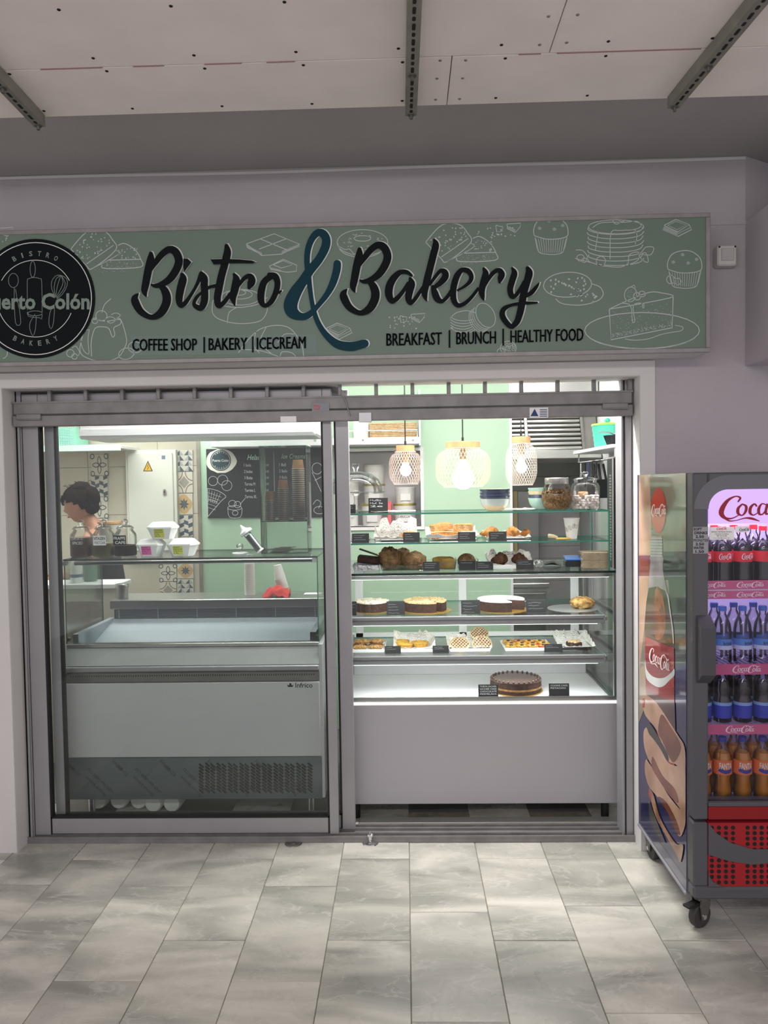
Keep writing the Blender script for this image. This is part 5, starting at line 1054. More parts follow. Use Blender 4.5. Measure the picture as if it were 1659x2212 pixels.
# shelf with mint basket, far left
sl = thing('wall_shelf', 'white wall shelf carrying the mint basket at the far left', 'shelf', (-2.45, 2.2, 1.98)); MB().bbox(-2.95, -2.05, 2.02, 2.38, 1.98, 2.005, .003).build('board', WPL, sl, world=True); MB().bbox(-2.95, -2.05, 2.015, 2.02, 1.965, 2.01, .001).build('edge_band', mat('mint_edge', 'b6d2c2', .6), sl, world=True)
BK = mat('mint_plastic', '8fd0b8', .6)
b = MB(); x0, x1 = atY(122, 940, 2.1).x, atY(162, 940, 2.1).x
for i in range(12):
    z = 2.008+i*.0115; b.bbox(x0, x1, 2.1, 2.104, z, z+.0075, .001)
for i in range(9): x = x0+(x1-x0)*i/8; b.bbox(x-.003, x+.003, 2.103, 2.106, 2.006, 2.15, .001)
b.box(x0, x0+.004, 2.1, 2.34, 2.006, 2.15).box(x1-.004, x1, 2.1, 2.34, 2.006, 2.15).box(x0, x1, 2.336, 2.34, 2.006, 2.15).box(x0, x1, 2.1, 2.34, 2.006, 2.01)
tag(b.build('storage_basket', BK), 'mint green slatted plastic basket on the far left shelf', 'basket')
# ================================================================== MENU BOARD
YB = 1.742
mb_ = thing('menu_board', 'black chalkboard ice cream menu on the mint wall', 'menu board', (atY(570, 1120, YB).x, YB, atY(570, 1120, YB).z))
MB().poly([atY(*p, YB-.008) for p in ((445, 970), (694, 966), (697, 1117), (449, 1119))]).prism([(445, 970), (694, 966), (697, 1117), (449, 1119)], lambda u, v: atY(u, v, YB-.007), lambda u, v: atY(u, v, YB+.007)).build('board', CHALK, mb_, world=True)
mpM = lambda u, v: atY(u, v, YB-.0095); mpM2 = lambda u, v: atY(u, v, YB-.0105)
MB().poly([mpM(478+33*cos(q*pi/12)*(1+.03*cos(q*5)), 996+26*sin(q*pi/12)*(1+.03*sin(q*3))) for q in range(24)]).build('torn_paper_disc', mat('board_cream', 'e4e0d2', .7), mb_, world=True)
MB().poly([mpM2(*p) for p in ell(476.5, 994.5, 22.5, 22.5)[:-1]]).build('emblem_disc', mat('emblem_teal', '1e3b42', .6), mb_, world=True)
mpM3 = lambda u, v: atY(u, v, YB-.0115)
g = MB(); g.ribbon(ell(476.5, 994.5, 20, 20), mpM3, .8, sub=1); merge(g, textmb('Puerto Colón', mpM3, 459, 494, 997.5, 992, .02))
for k2 in range(6):
    a_ = radians(-40+16*k2)
    merge(g, textmb("BISTRO"[k2], lambda u, v: mpM3(476.5+16*sin(a_)+u*cos(a_)+v*sin(a_), 994.5-16*cos(a_)+u*sin(a_)-v*cos(a_)), -1, 1, 0, 2.6))
    merge(g, textmb("BAKERY"[k2], lambda u, v: mpM3(476.5+18*sin(a_)+u, 994.5+18*cos(a_)-v), -1, 1, 0, 2.6))
g.build('emblem_lettering', mat('board_white', 'd9dddc', .7), mb_, world=True, kind='stuff')
ch = MB(); mt = MB()
def bt(t, u0, u1, v0, v1, dst, sh=0): merge(dst, textmb(t, mpM2, u0, u1, v0, v1, .004, sh))
bt('Helados', 534, 574, 993.5, 982, mt, .3); bt('Ice Creams', 608, 660, 990.5, 980.5, mt, .3)
for i, (a_, b_, e_) in enumerate((('1 bola', '2,50€', '1 Ball'), ('2 bolas', '4,00€', '2 Balls'), ('3 Bolas', '5,50€', '3 Balls'), ('Tarrina M', '6,00€', 'Tub M'), ('Tarrina L', '8,00€', 'Tub L'), ('Tarrina XL', '9,00€', 'Tub XL'))):
    v = 1008+i*13.6; bt(a_, 527+i*.4, 527+i*.4+len(a_)*2.55, v, v-6.5, ch); bt(b_, 566, 581, v, v-6, ch); bt(e_, 603+i*.3, 603+i*.3+len(e_)*2.4, v-1, v-7.3, ch)
mt.build('menu_heading', mat('mint_ink', 'c5ecd8', .7), mb_, world=True, kind='stuff'); 
def bl_(pts, w=.9, sub=3): ch.ribbon(pts, mpM2, w, sub=sub)
bl_([(591, 976), (593, 1062)], 1)
for (x, y, q) in ((460, 1039, 10), (481, 1037, 11), (490, 1049, 11)): bl_(ell(x, y, q, q), .8, 1)
bl_([(448, 1055), (470, 1060), (488, 1072), (478, 1082), (449, 1116)], 1); bl_([(448, 1055), (449, 1116)], 1); bl_([(470, 1084), (450, 1078)], 1)
for k2 in range(5): bl_([(452+k2*6, 1058+k2*2), (450+k2*4, 1085+k2)], .6); bl_([(449, 1064+k2*8), (478-k2*3, 1074+k2*7)], .6)
bl_(ell(507, 1097, 15, 5)); bl_([(492, 1098), (496, 1117), (519, 1117), (523, 1098)]); bl_(ell(502, 1088, 8, 7)); bl_(ell(513, 1090, 7, 7)); bl_([(518, 1090), (530, 1076)]); bl_(ell(508, 1108, 6, 5))
bl_(ell(685, 1012, 11, 12)); bl_([(674, 1020), (694, 1062)]); bl_([(680, 1038), (694, 1030)]); bl_(ell(690, 1102, 12, 8)); bl_([(676, 1090), (684, 1080), (693, 1086), (688, 1098)])
ch.build('chalk_drawing', CHALKT, mb_, world=True, kind='stuff')
# ================================================================== LONG SHELF, NICHE CONTENTS
xs0, xs1 = atY(455, 950, 1.5).x, atY(905, 950, 1.5).x; zs = atY(700, 962, 1.5).z
ws = thing('wall_shelf', 'long white wall shelf with rail and screw heads on the mint wall', 'shelf', ((xs0+xs1)/2, 1.65, zs))
MB().bbox(xs0, xs1, 1.5, 1.75, zs, zs+.045, .003).build('board', WPL, ws, world=True)
for px in (471, 681, 784, 892): p = atY(px, 951, 1.498); MB().lathe([(.008, 0), (.007, .004), (.001, .004)], 12).xf(Matrix.Translation(p) @ Matrix.Rotation(pi/2, 4, 'X')).build('screw', CHROME, ws, world=True)
MB().tube([(-.4, 1.505, zs+.09), (xs1-.01, 1.505, zs+.09), (xs1-.01, 1.505, zs+.045)], .004, 8).build('guard_rail', WPL, ws, world=True); MB().box(xs1-.0, xs1+.012, 1.5, 1.75, zs-.01, zs+.35).build('end_panel', mat('pale_grey_panel', 'ccd2d4', .5), ws, world=True)
zt = zs+.0455
o = MB().lathe([(.05, 0), (.052, .01), (.052, .11), (.046, .12)], 24).build('storage_jar', mat('pale_jar', 'd9d6cd', .4), smooth=True); o.location = (pX(781, 1.6, zt), 1.6, zt); tag(o, 'pale storage jar on the long shelf behind the left pendant lamp', 'jar'); MB().lathe([(.053, .04), (.053, .1)], 24, cap=False).build('jar_label', PAPER, o)
b = MB(); 
for i in range(9): b.bbox(-.155, .155, -.06, .06, i*.011, i*.011+.0095, .003)
tag(b.build('wicker_basket', mat('straw', 'cfb287', .8, var=.3, vs=60, bump=.8, bs=150)), 'flat straw basket on the long shelf above the niche', 'basket').location = (pX(850, 1.62, zt), 1.62, zt)
def tub(px, Y, Z, r, h, lab, lid, labm=PAPER, sgn=0):
    t = thing('food_tub', lab, 'tub', (pX(px, Y, Z), Y, Z)); MB().lathe([(r*.9, 0), (r, h)], 28).build('tub_body', mat('tub_white', 'e3e2dc', .5), t, smooth=True); MB().lathe([(r*1.03, h), (r*1.03, h+.012), (r, h+.014), (.001, h+.014)], 28).build('lid', lid, t, smooth=True)
    MB().bbox(-r*.5, r*.5, -r*.99-.001, -r*.9, h*.2, h*.68, .001).build('tub_label', labm, t)
    if sgn: textmb('KROCCHI', lambda u, v: (u, -r*.99-.002, v), -r*.42, r*.42, h*.4, h*.54, .01).build('label_lettering', INK, t)
OLG = mat('olive_gold_lid', 'a49a55', .35, .3)
for args in ((805, 1.93, NZ0, .075, .14, 'lower left white tub with gold lid in the wall niche', OLG), (809, 1.93, NZ0+.1545, .075, .125, 'middle left white tub with gold lid in the wall niche', OLG), (808, 1.93, NZ0+.294, .075, .12, 'upper left printed tub in the wall niche', mat('clear_lid', 'd8d6cc', .4)), (875, 1.9, NZ0, .078, .14, 'lower right white tub with printed label in the wall niche', OLG, PAPER, 1), (876, 1.9, NZ0+.1545, .072, .1, 'white tub on the right pile in the wall niche', mat('white_lid', 'e6e6e2', .5)), (755, 1.95, NZ0, .07, .3, 'tall pale tub at the left of the wall niche', mat('clear_lid', 'd8d6cc', .4))): tub(*args)
o = MB().bbox(-.014, .014, -.06, .06, 0, .17, .004).build('red_box', mat('soft_red', 'd06464', .5)); o.location = (pX(842, 1.9, NZ0), 1.9, NZ0); tag(o, 'thin red box between the tubs in the wall niche', 'box')
# ================================================================== PENDANT LAMPS
def lamp(px, w, ptop, pbot, pcap0, lab, tint, bulb, globe=0):
    Y = .6; k2 = S(Y); x = pX(px, Y, 1.8); zb = atY(px, pbot, Y).z; zt_ = atY(px, ptop, Y).z; zc = atY(px, pcap0, Y).z; R_ = w/2*k2; H = zt_-zb; rc = 20*k2 if w < 100 else 37*k2
    t = thing('pendant_lamp', lab, 'lamp', (x, Y, zb))
    MB().lathe([(rc, H), (rc, zc-zb), (rc*.97, zc-zb+.001), (.001, zc-zb+.001)], 32).build('wooden_cap', WOOD, t, smooth=True)
    MB().tube([(0, 0, zc-zb), (0, 0, 2.6-zb)], .0035, 8).lathe([(.006, zc-zb), (.006, zc-zb+.025)], 10).build('cord', BLK, t); MB().lathe([(.035, 2.58-zb), (.035, 2.6-zb)], 20).build('ceiling_rose', BLK, t)
    def rad(u):
        e = abs(u-.48)*2; return R_*(1-.0-.32*max(0, e-.25)**2.2*2.0) if u < .94 else R_*.62
    b = MB(); n = 44 if w > 100 else 34; ns = 22; tw = .9 if w > 100 else 1.0
    for i in range(n):
        for s2 in (-1, 1):
            vs = []
            for q in range(ns+1):
                u = q/ns; a = 2*pi*i/n+s2*u*tw*H/R_*.55; r_ = rad(u)
                for da in (-.0009/R_, .0009/R_): vs.append((r_*cos(a+da), r_*sin(a+da), u*H))
            b.add(vs, [(2*q, 2*q+1, 2*q+3, 2*q+2) for q in range(ns)])
    for u in (0, .98): b.tube([(rad(u)*cos(q*pi/20), rad(u)*sin(q*pi/20), u*H) for q in range(41)], .0018, 5)
    b.build('mesh_shade', mat('shade_'+tint, tint, .5), t)
    MB().lathe([(.017, H-.06), (.019, H)], 16).build('socket', mat('socket', 'b9966d', .5), t)
    zq = H*.42 if not globe else .045
    MB().blob((0, 0, zq), bulb, bulb, bulb, 20, 12).lathe([(bulb*.75, zq+bulb*.6), (.014, zq+bulb*1.7)], 16).build('bulb', mat('lit_bulb', 'fff6e4', .4, emit=7), t, smooth=True)
    l = bpy.data.lights.new('bulb_light', 'POINT'); l.energy = 1.5; l.shadow_soft_size = bulb; l.color = (1, .93, .82); lo = bpy.data.objects.new('bulb_light', l); COL.objects.link(lo); lo.location = (x, Y-bulb*0, zb+zq)
lamp(876, 72, 975, 1046, 963, 'left pendant lamp with pinkish round mesh shade and wooden cap', 'e8cdbf', .030)
lamp(1000, 118, 967, 1052, 955, 'largest middle pendant lamp with wide mesh shade and globe bulb', 'efe3c4', .058, 1)
lamp(1126, 67, 957, 1048, 944, 'right pendant lamp with tall mesh shade and wooden cap', 'f0e6da', .030)
# ================================================================== KITCHEN CORNER, RIGHT
hd = thing('extractor_hood', 'steel extractor hood with slanted baffle filters in the kitchen corner', 'hood', (1.0, 2.3, 1.85))
def hp_(u, v): return atY(u, v, 2.2)
x0, x1 = hp_(1105, 940).x, 1.44; z0, z1 = hp_(1180, 975).z, hp_(1180, 880).z
HM = Matrix.Translation((0, 2.2, z0)) @ Matrix.Rotation(radians(-20), 4, 'X')
MB().bbox(x0, x1, .02, .05, 0, z1-z0+.12, .003).xf(HM).build('hood_back', STEELD, hd, world=True); MB().bbox(x0, x1, -.03, .06, -.07, .0, .004).xf(HM).build('hood_lip', STEEL, hd, world=True)
bf0 = None
for i in range(9):
    for xa_, xb_ in ((x0+.005, x0+.105), (x0+.125, hp_(1258, 940).x)):
        MB().bbox(xa_, xb_, -.006, .014, .015+i*.036, .037+i*.036, .005).xf(HM).build('baffle', STEEL, hd, world=True)
for xx in (x0+.105, hp_(1258, 940).x): MB().box(xx, xx+.02, -.01, .02, 0, .36).xf(HM).build('filter_frame', STEELD, hd, world=True)
MB().box(x0, x1, 2.25, 2.88, z1+.05, 2.6).build('hood_canopy', STEEL, hd, world=True)
xr = 1.44
ks = thing('kitchen_shelf', 'white shelf on the right wall with teal pot on it', 'shelf', (1.33, 1.4, 1.9)); zk = 1.88
MB().bbox(1.2, 1.448, 1.0, 2.0, zk, zk+.022, .003).build('board', WPL, ks, world=True); MB().tube([(1.23, 1.02, zk-.06), (1.23, 1.98, zk-.06)], .005, 8).box(1.225, 1.235, 1.96, 1.97, zk-.06, zk).box(1.225, 1.235, 1.03, 1.04, zk-.06, zk).build('hook_rail', CHROME, ks, world=True)
t = thing('teal_pot', 'teal ribbed plastic pot with lime lid and round knob on the kitchen shelf', 'pot', (1.34, 1.62, zk+.0225)); TQ = mat('turquoise_plastic', '52c9ad', .45)
MB().lathe([(.075, 0)]+[(.08+.016*q/8+.003*(q % 2), .01+q*.016) for q in range(9)]+[(.1, .15)], 28).build('pot_body', TQ, t, smooth=True); MB().lathe([(.104, .15), (.1, .162), (.02, .172), (.001, .172)], 28).build('lid', mat('lime_plastic', '9fd25c', .45), t, smooth=True); MB().blob((0, 0, .185), .02, .02, .018).build('knob', TQ, t, smooth=True)
t = thing('fluted_mould', 'dark fluted baking mould leaning by the teal pot', 'mould', (1.31, 1.36, zk+.0225)); MB().lathe([(.035, 0), (.06, .07), (.058, .07), (.033, .004)], 32, wob=lambda a, i: 1+.06*cos(a*14), cap=False).build('mould_body', mat('dark_tin', '26292b', .4, .5), t); MB().tube([(0, -.05, .075), (-.02, .02, .09), (-.06, .1, .1)], .006, 8).build('handle', CHROME, t)
for i, (yy, ln_, m, nm) in enumerate(((1.9, .11, STEEL, 'whisk'), (1.78, .16, BLK, 'black ladle'), (1.68, .15, mat('navy_plastic', '26336b', .4), 'blue spatula'), (1.58, .13, BLK, 'black spoon'), (1.48, .13, BLK, 'black turner'))):
    t = thing('hanging_utensil', nm+' hanging from the rail under the kitchen shelf', 'utensil', (1.23, yy, zk-.066-ln_)); MB().tube([(0, 0, ln_), (0, 0, .05)], .006, 8).build('handle', m, t); MB().blob((0, 0, .025), .008, .022, .03, 12, 8).build('head', m, t, smooth=True)
t = thing('coffee_machine', 'tall black appliance with vent slots standing at the right end', 'appliance', (1.28, .79, 0)); BM = mat('appliance_black', '17191b', .35)
MB().bbox(1.135, 1.44, .72, .86, 0, 1.82, .008).build('appliance_body', BM, t, world=True); MB().bbox(1.13, 1.136, .72, .735, .9, 1.82, .001).build('steel_trim', STEEL, t, world=True)
b = MB()
for i in range(30): b.box(1.1325, 1.1345, .76, .80, 1.25+i*.016, 1.259+i*.016)
b.build('vent_slots', STEEL, t, world=True, kind='stuff')
t = thing('knife_block', 'black holder with utensils behind the glass jars', 'holder', (1.32, 1.5, 1.58)); MB().bbox(1.2, 1.45, 1.45, 1.6, 1.58, 1.7, .006).build('holder_body', BM, t, world=True)
for i in range(3): MB().tube([(1.23+i*.035, 1.5, 1.69), (1.22+i*.03, 1.5, 1.80)], .008, 8).build('handle', BLK, t, world=True)
kc = thing('kitchen_worktop', 'stainless kitchen cabinet with drawer recess seen through the pastry case', 'cabinet', (.98, 2.5, 0))
MB().bbox(.74, 1.06, 2.25, 2.89, .1, .9, .006).build('cabinet_body', STEEL, kc, world=True); MB().bbox(.735, 1.07, 2.23, 2.89, .9, .935, .005).build('worktop', STEEL, kc, world=True)
MB().bbox(.76, 1.04, 2.235, 2.251, .52, .86, .01).build('door', STEELD, kc, world=True); MB().tube([(.78, 2.215, .8), (1.02, 2.215, .8)], .008, 10).build('handle', CHROME, kc, world=True, smooth=True)
kf = thing('upright_fridge', 'grey upright fridge beside the yellow strip in the kitchen corner', 'fridge', (.86, 2.7, .935)); FG = mat('fridge_steel_grey', '8b8a8a', .4, .4)
MB().bbox(.745, .86, 2.6, 2.88, .936, 1.62, .006).bbox(.89, 1.06, 2.6, 2.88, .936, 1.62, .006).build('fridge_body', FG, kf, world=True); MB().box(.86, .89, 2.61, 2.88, .936, 1.62).build('yellow_strip', mat('ochre_strip', 'a4946b', .6), kf, world=True)
# ================================================================== PERSON
def person():
    hc = Vector((-2.185, 1.6, 1.585)); SKN = mat('skin', 'a8765c', .55, var=.08, vs=12); base = Vector((-2.06, 1.62, 0))
    root = thing('person', 'person with dark tied hair and black tank top looking down behind the jars', 'person', base)
    J = {'pel': (-1.98, 1.62, .92, .125, .1), 'spine': (-1.99, 1.62, 1.10, .115, .085), 'chest': (-2.03, 1.62, 1.27, .13, .09), 'upper': (-2.06, 1.62, 1.38, .1, .075), 'neck': (-2.11, 1.61, 1.46, .05, .05), 'skull': (-2.15, 1.6, 1.53, .05, .05),
         'shL': (-2.07, 1.46, 1.36, .05, .05), 'elL': (-2.17, 1.42, 1.12, .037, .037), 'wrL': (-2.38, 1.46, 1.08, .026, .026), 'haL': (-2.46, 1.48, 1.09, .03, .018),
         'shR': (-2.07, 1.78, 1.36, .05, .05), 'elR': (-2.17, 1.82, 1.12, .037, .037), 'wrR': (-2.38, 1.78, 1.08, .026, .026), 'haR': (-2.46, 1.76, 1.09, .03, .018),
         'hpL': (-1.98, 1.54, .88, .085, .085), 'knL': (-2.0, 1.54, .49, .055, .055), 'anL': (-1.98, 1.54, .09, .036, .036), 'ftL': (-2.1, 1.54, .035, .035, .03),
         'hpR': (-1.98, 1.70, .88, .085, .085), 'knR': (-2.0, 1.70, .49, .055, .055), 'anR': (-1.98, 1.70, .09, .036, .036), 'ftR': (-2.1, 1.70, .035, .035, .03)}
    E_ = [('pel', 'spine'), ('spine', 'chest'), ('chest', 'upper'), ('upper', 'neck'), ('neck', 'skull'), ('upper', 'shL'), ('shL', 'elL'), ('elL', 'wrL'), ('wrL', 'haL'), ('upper', 'shR'), ('shR', 'elR'), ('elR', 'wrR'), ('wrR', 'haR'), ('pel', 'hpL'), ('hpL', 'knL'), ('knL', 'anL'), ('anL', 'ftL'), ('pel', 'hpR'), ('hpR', 'knR'), ('knR', 'anR'), ('anR', 'ftR')]
    for s_, y in (('L', 1.48), ('R', 1.76)):   # fingers
        for i in range(4): n = 'f%s%d' % (s_, i); J[n] = (-2.5, y-.025+i*.017, 1.088, .009, .008); J[n+'b'] = (-2.535-.006*(i in (1, 2)), y-.028+i*.019, 1.07, .007, .007); E_ += [('ha'+s_, n), (n, n+'b')]
        d = 1 if s_ == 'L' else -1; J['t'+s_] = (-2.46, y+.04*d, 1.085, .009, .009); J['t'+s_+'b'] = (-2.49, y+.052*d, 1.075, .008, .008); E_ += [('wr'+s_, 't'+s_), ('t'+s_, 't'+s_+'b')]
    names = list(J); me = bpy.data.meshes.new('sk'); me.from_pydata([J[n][:3] for n in names], [(names.index(a), names.index(b)) for a, b in E_], [])
    tmp = bpy.data.objects.new('sk', me); COL.objects.link(tmp); tmp.modifiers.new('s', 'SKIN'); sv = me.skin_vertices[0].data
    for i, n in enumerate(names): sv[i].radius = J[n][3:5]
    sv[0].use_root = True; sb_ = tmp.modifiers.new('u', 'SUBSURF'); sb_.levels = 2; sb_.render_levels = 2
    bpy.context.view_layer.update(); ev = bpy.data.meshes.new_from_object(tmp.evaluated_get(bpy.context.evaluated_depsgraph_get()))
    b = MB(); b.v = [tuple(v.co) for v in ev.vertices]; b.f = [tuple(p.vertices) for p in ev.polygons]; b.m = [0]*len(b.f); bpy.data.objects.remove(tmp)
    # head: facing -X, nodded down
    HMt = Matrix.Translation(hc) @ Matrix.Rotation(radians(-14), 4, 'Y')
    def head(u, v):
        a = u*2*pi; t = pi*(v*.98+.01); z = .118*cos(t)*-1; sx = .098; sy = .076; q = sin(t)
        x = -cos(a)*q*sx; y = sin(a)*q*sy; f = max(0, cos(a))**6
        zz = z/.118
        if zz < 0: x *= 1-.10*(-zz); y *= 1-.28*(-zz)
        x -= f*(.022*math.exp(-((zz+.12)/.16)**2)*max(0, cos(a))**30+.010*math.exp(-((zz+.52)/.1)**2)+.014*math.exp(-((zz+.85)/.16)**2)-.008*math.exp(-((zz-.08)/.08)**2)+.004*math.exp(-((zz-.3)/.14)**2))
        return HMt @ Vector((x, y, z))
    b.grid(head, 40, 28)
    for s_ in (-1, 1):
        c = HMt @ Vector((.012, s_*.077, -.01)); b.blob(c, .017, .008, .028, 12, 8)
    body = b.build('body', SKN, root, world=True, smooth=True)
    # black top, trousers
    def shell(pred, grow, name, m):
        g = MB(); ok = {}
        nv = len(ev.vertices)
        for f_ in b.f:
            if all(i < nv for i in f_) and all(pred(Vector(b.v[i])) for i in f_):
                idx = []
                for i in f_:
                    if i not in ok: ok[i] = len(g.v); g.v.append(tuple(Vector(b.v[i])+ev.vertices[i].normal*grow))
                    idx.append(ok[i])
                g.f.append(tuple(idx)); g.m.append(0)
        return g.build(name, m, root, world=True, smooth=True)
    shell(lambda p: .86 < p.z < 1.36 and abs(p.y-1.62) < .145 and p.x > -2.2, .006, 'tank_top', mat('black_cotton', '1b1b1d', .9)); shell(lambda p: .07 < p.z < .93 and p.x > -2.14, .007, 'trousers', mat('dark_denim', '2a2d35', .9)); shell(lambda p: p.z < .085, .006, 'shoes', BLK)
    for y in (1.53, 1.71): MB().ribbon([(0, 0), (.5, .5), (1, 1)], lambda u, v, y=y: (-2.0-.1*u+.0*v, y+v, 1.36+.06*sin(pi*min(1, u))), .018, sub=3) if False else MB().tube([(-1.975, y, 1.34), (-2.03, y, 1.425), (-2.10, y, 1.40), (-2.14, y, 1.33)], .008, 6).build('strap', mat('black_cotton', '1b1b1d', .9), root, world=True)
    # hair: cap with fringe and a loose bun
    HR = mat('dark_hair', '1a1310', .85, var=.4, vs=40, spec=.1, bump=.5, bs=160)
    h = MB()
    def cap(u, v):
        a = u*2*pi; t = pi*(.02+v*.60); q = sin(t); lim = 1.0
        x = -cos(a)*q*.112; y = sin(a)*q*.09; z = .132*cos(t)
        zm = .05 if cos(a) > .55 else (.02 if cos(a) > .1 else (-.005 if cos(a) > -.25 else -.09))
        if z < zm: z = zm; x *= .97; y *= .97
        j = 1+.03*sin(a*11+t*7)+.02*sin(a*23-t*13); return HMt @ Vector((x*j+.008, y*j, z*j+.006))
    h.grid(cap, 40, 18); c = HMt @ Vector((.085, 0, .03)); h.blob(c, .062, .07, .075, 18, 12, .06); c = HMt @ Vector((.045, 0, .105)); h.blob(c, .06, .06, .045, 16, 10, .08)
    c = HMt @ Vector((.075, 0, -.035)); h.blob(c, .05, .062, .05, 14, 10, .05)
    rs = random.Random(4)
    for i in range(26):
        a = rs.uniform(-1, 1); p0 = HMt @ Vector((.02+rs.uniform(-.05, .06), a*.05, .12)); p1 = p0+Vector((rs.uniform(-.05, .04), rs.uniform(-.02, .02), rs.uniform(.01, .035))); h.tube([p0, (p0+p1)/2+Vector((0, 0, .008)), p1], .0012, 4)
    for i in range(12):
        y = -.06+i*.011; p0 = HMt @ Vector((-.075, y*.8, .085)); p1 = HMt @ Vector((-.093, y*.75, .035+rs.uniform(-.02, .012))); h.tube([p0, (p0+p1)/2+Vector((-.008, 0, 0)), p1], [.006, .005, .002], 5)
    for i in range(150):
        a = rs.uniform(0, 6.28); dv = rs.uniform(.75, 1); Q = [Vector(cap(a/6.2832, dv*(1-q/5*.8)))+(Vector(cap(a/6.2832, dv*(1-q/5*.8)))-hc).normalized()*.002 for q in range(5)]+[HMt @ Vector((.07+rs.uniform(-.02, .03), rs.uniform(-.04, .04), .09+rs.uniform(-.03, .03)))]
        h.tube(Q, [.0012, .0022, .0026, .0026, .002, .001], 4)
    for i in range(60):
        a = rs.uniform(0, 6.28); b0 = HMt @ Vector((.085, 0, .03)); R3 = [.064, .072, .077]; ph = rs.uniform(0, 3.1)
        h.tube([b0+Vector((R3[0]*cos(ph+q*.4)*cos(a*.2), R3[1]*sin(a+q*.35)*sin(ph+q*.4), R3[2]*cos(a+q*.35)*sin(ph+q*.4))) for q in range(5)], [.001, .0028, .003, .0028, .001], 4)
    h.build('hair', HR, root, world=True, smooth=True)
    for s_ in (-1, 1):
        e = HMt @ Vector((-.081, s_*.03, .002)); MB().blob(e, .009, .012, .006, 10, 6).build('eye', mat('eye_dark', '2a211d', .3), root, world=True); e = HMt @ Vector((-.088, s_*.032, .022)); MB().blob(e, .006, .018, .004, 10, 6).build('eyebrow', HR, root, world=True)
    e = HMt @ Vector((-.091, 0, -.062)); MB().blob(e, .008, .022, .006, 10, 6).build('lips', mat('lips', '9c5a50', .5), root, world=True)
person()
# ================================================================== DRINKS FRIDGE
QX0, QX1, QB, QF, QD = 1.045, 1.665, -.006, -.595, -.66
ZQ0, ZQ1 = .125, 1.714
fg = thing('drinks_fridge', 'tall grey drinks fridge with printed bottle side and lilac lit inside', 'fridge', ((QX0+QX1)/2, -.33, 0))
def colaMB(mp, lift=(0, -.0003, 0)):
    """script lettering in a 3.1 x 1 box"""
    g = MB(); lf = Vector(lift)
    for i_, s in enumerate(([(.80, .78, .05), (.86, .92, .07), (.72, .98, .05), (.50, .84, .10), (.34, .56, .15), (.30, .32, .15), (.42, .15, .10), (.62, .14, .05), (.82, .26, .03)],
              [(.40, .14, .06), (.55, .04, .05), (.75, .06, .03), (1.0, .14, .05), (1.2, .12, .09), (1.42, .02, .03)],
              [(.92, .68, .05), (.80, .52, .09), (.80, .32, .09), (.92, .25, .05), (1.02, .40, .08), (1.03, .60, .08), (.92, .68, .05)], 
              [(1.34, .60, .06), (1.28, .68, .06), (1.17, .55, .09), (1.15, .34, .09), (1.25, .25, .05), (1.38, .34, .03)],
              [(1.62, .64, .04), (1.50, .68, .05), (1.41, .50, .09), (1.42, .30, .08), (1.52, .28, .05), (1.62, .46, .05), (1.67, .68, .08), (1.62, .44, .08), (1.63, .28, .07), (1.74, .34, .03)],
              [(1.74, .66, .07), (1.82, .67, .07)],
              [(2.30, .80, .05), (2.34, .94, .07), (2.20, .98, .05), (2.00, .82, .10), (1.86, .54, .15), (1.83, .28, .14), (1.93, .10, .10), (2.10, .10, .05), (2.26, .24, .03)],
              [(2.20, .98, .04), (2.40, 1.02, .05), (2.66, .86, .09), (2.86, .84, .06), (2.98, .96, .03)],
              [(2.38, .64, .05), (2.27, .50, .08), (2.27, .30, .08), (2.37, .23, .05), (2.47, .38, .08), (2.48, .56, .08), (2.38, .64, .05)],
              [(2.74, .90, .04), (2.66, .66, .08), (2.60, .40, .09), (2.62, .25, .07), (2.72, .30, .03)], [(2.95, .62, .04), (2.84, .64, .05), (2.76, .48, .08), (2.77, .28, .08), (2.86, .25, .05), (2.95, .42, .05), (3.0, .64, .08), (2.96, .40, .08), (2.98, .25, .06), (3.1, .34, .03)])): g.ribbon(s, lambda u, v: Vector(mp(u, v))+lf*(.25*i_), sub=4, lift=lift)
    return g
def cola(x0, x1, z0, z1, Y, m, par, name='lettering'):
    return colaMB(lambda u, v: (x0+(x1-x0)*(u-.24)/2.86, Y, z0+(z1-z0)*(v+.02)/1.06)).build(name, m, par, world=True)
INL = mat('fridge_liner', 'cfc9df', .5)
MB().box(QX0, QX0+.03, QF, QB, ZQ0, ZQ1).build('left_wall', GREYP, fg, world=True); MB().box(QX1-.03, QX1, QF, QB, ZQ0, ZQ1).build('right_wall', GREYP, fg, world=True)
MB().box(QX0+.03, QX1-.03, QB-.04, QB, ZQ0, ZQ1).box(QX0+.03, QX1-.03, QF, QB-.04, 1.6, ZQ1).box(QX0+.03, QX1-.03, QF, QB-.04, ZQ0, .44).build('cabinet_core', INL, fg, world=True)
MB().box(QX0+.03, QX0+.034, QF, QB-.04, .44, 1.6).box(QX1-.034, QX1-.03, QF, QB-.04, .44, 1.6).build('liner', INL, fg, world=True, kind='stuff')
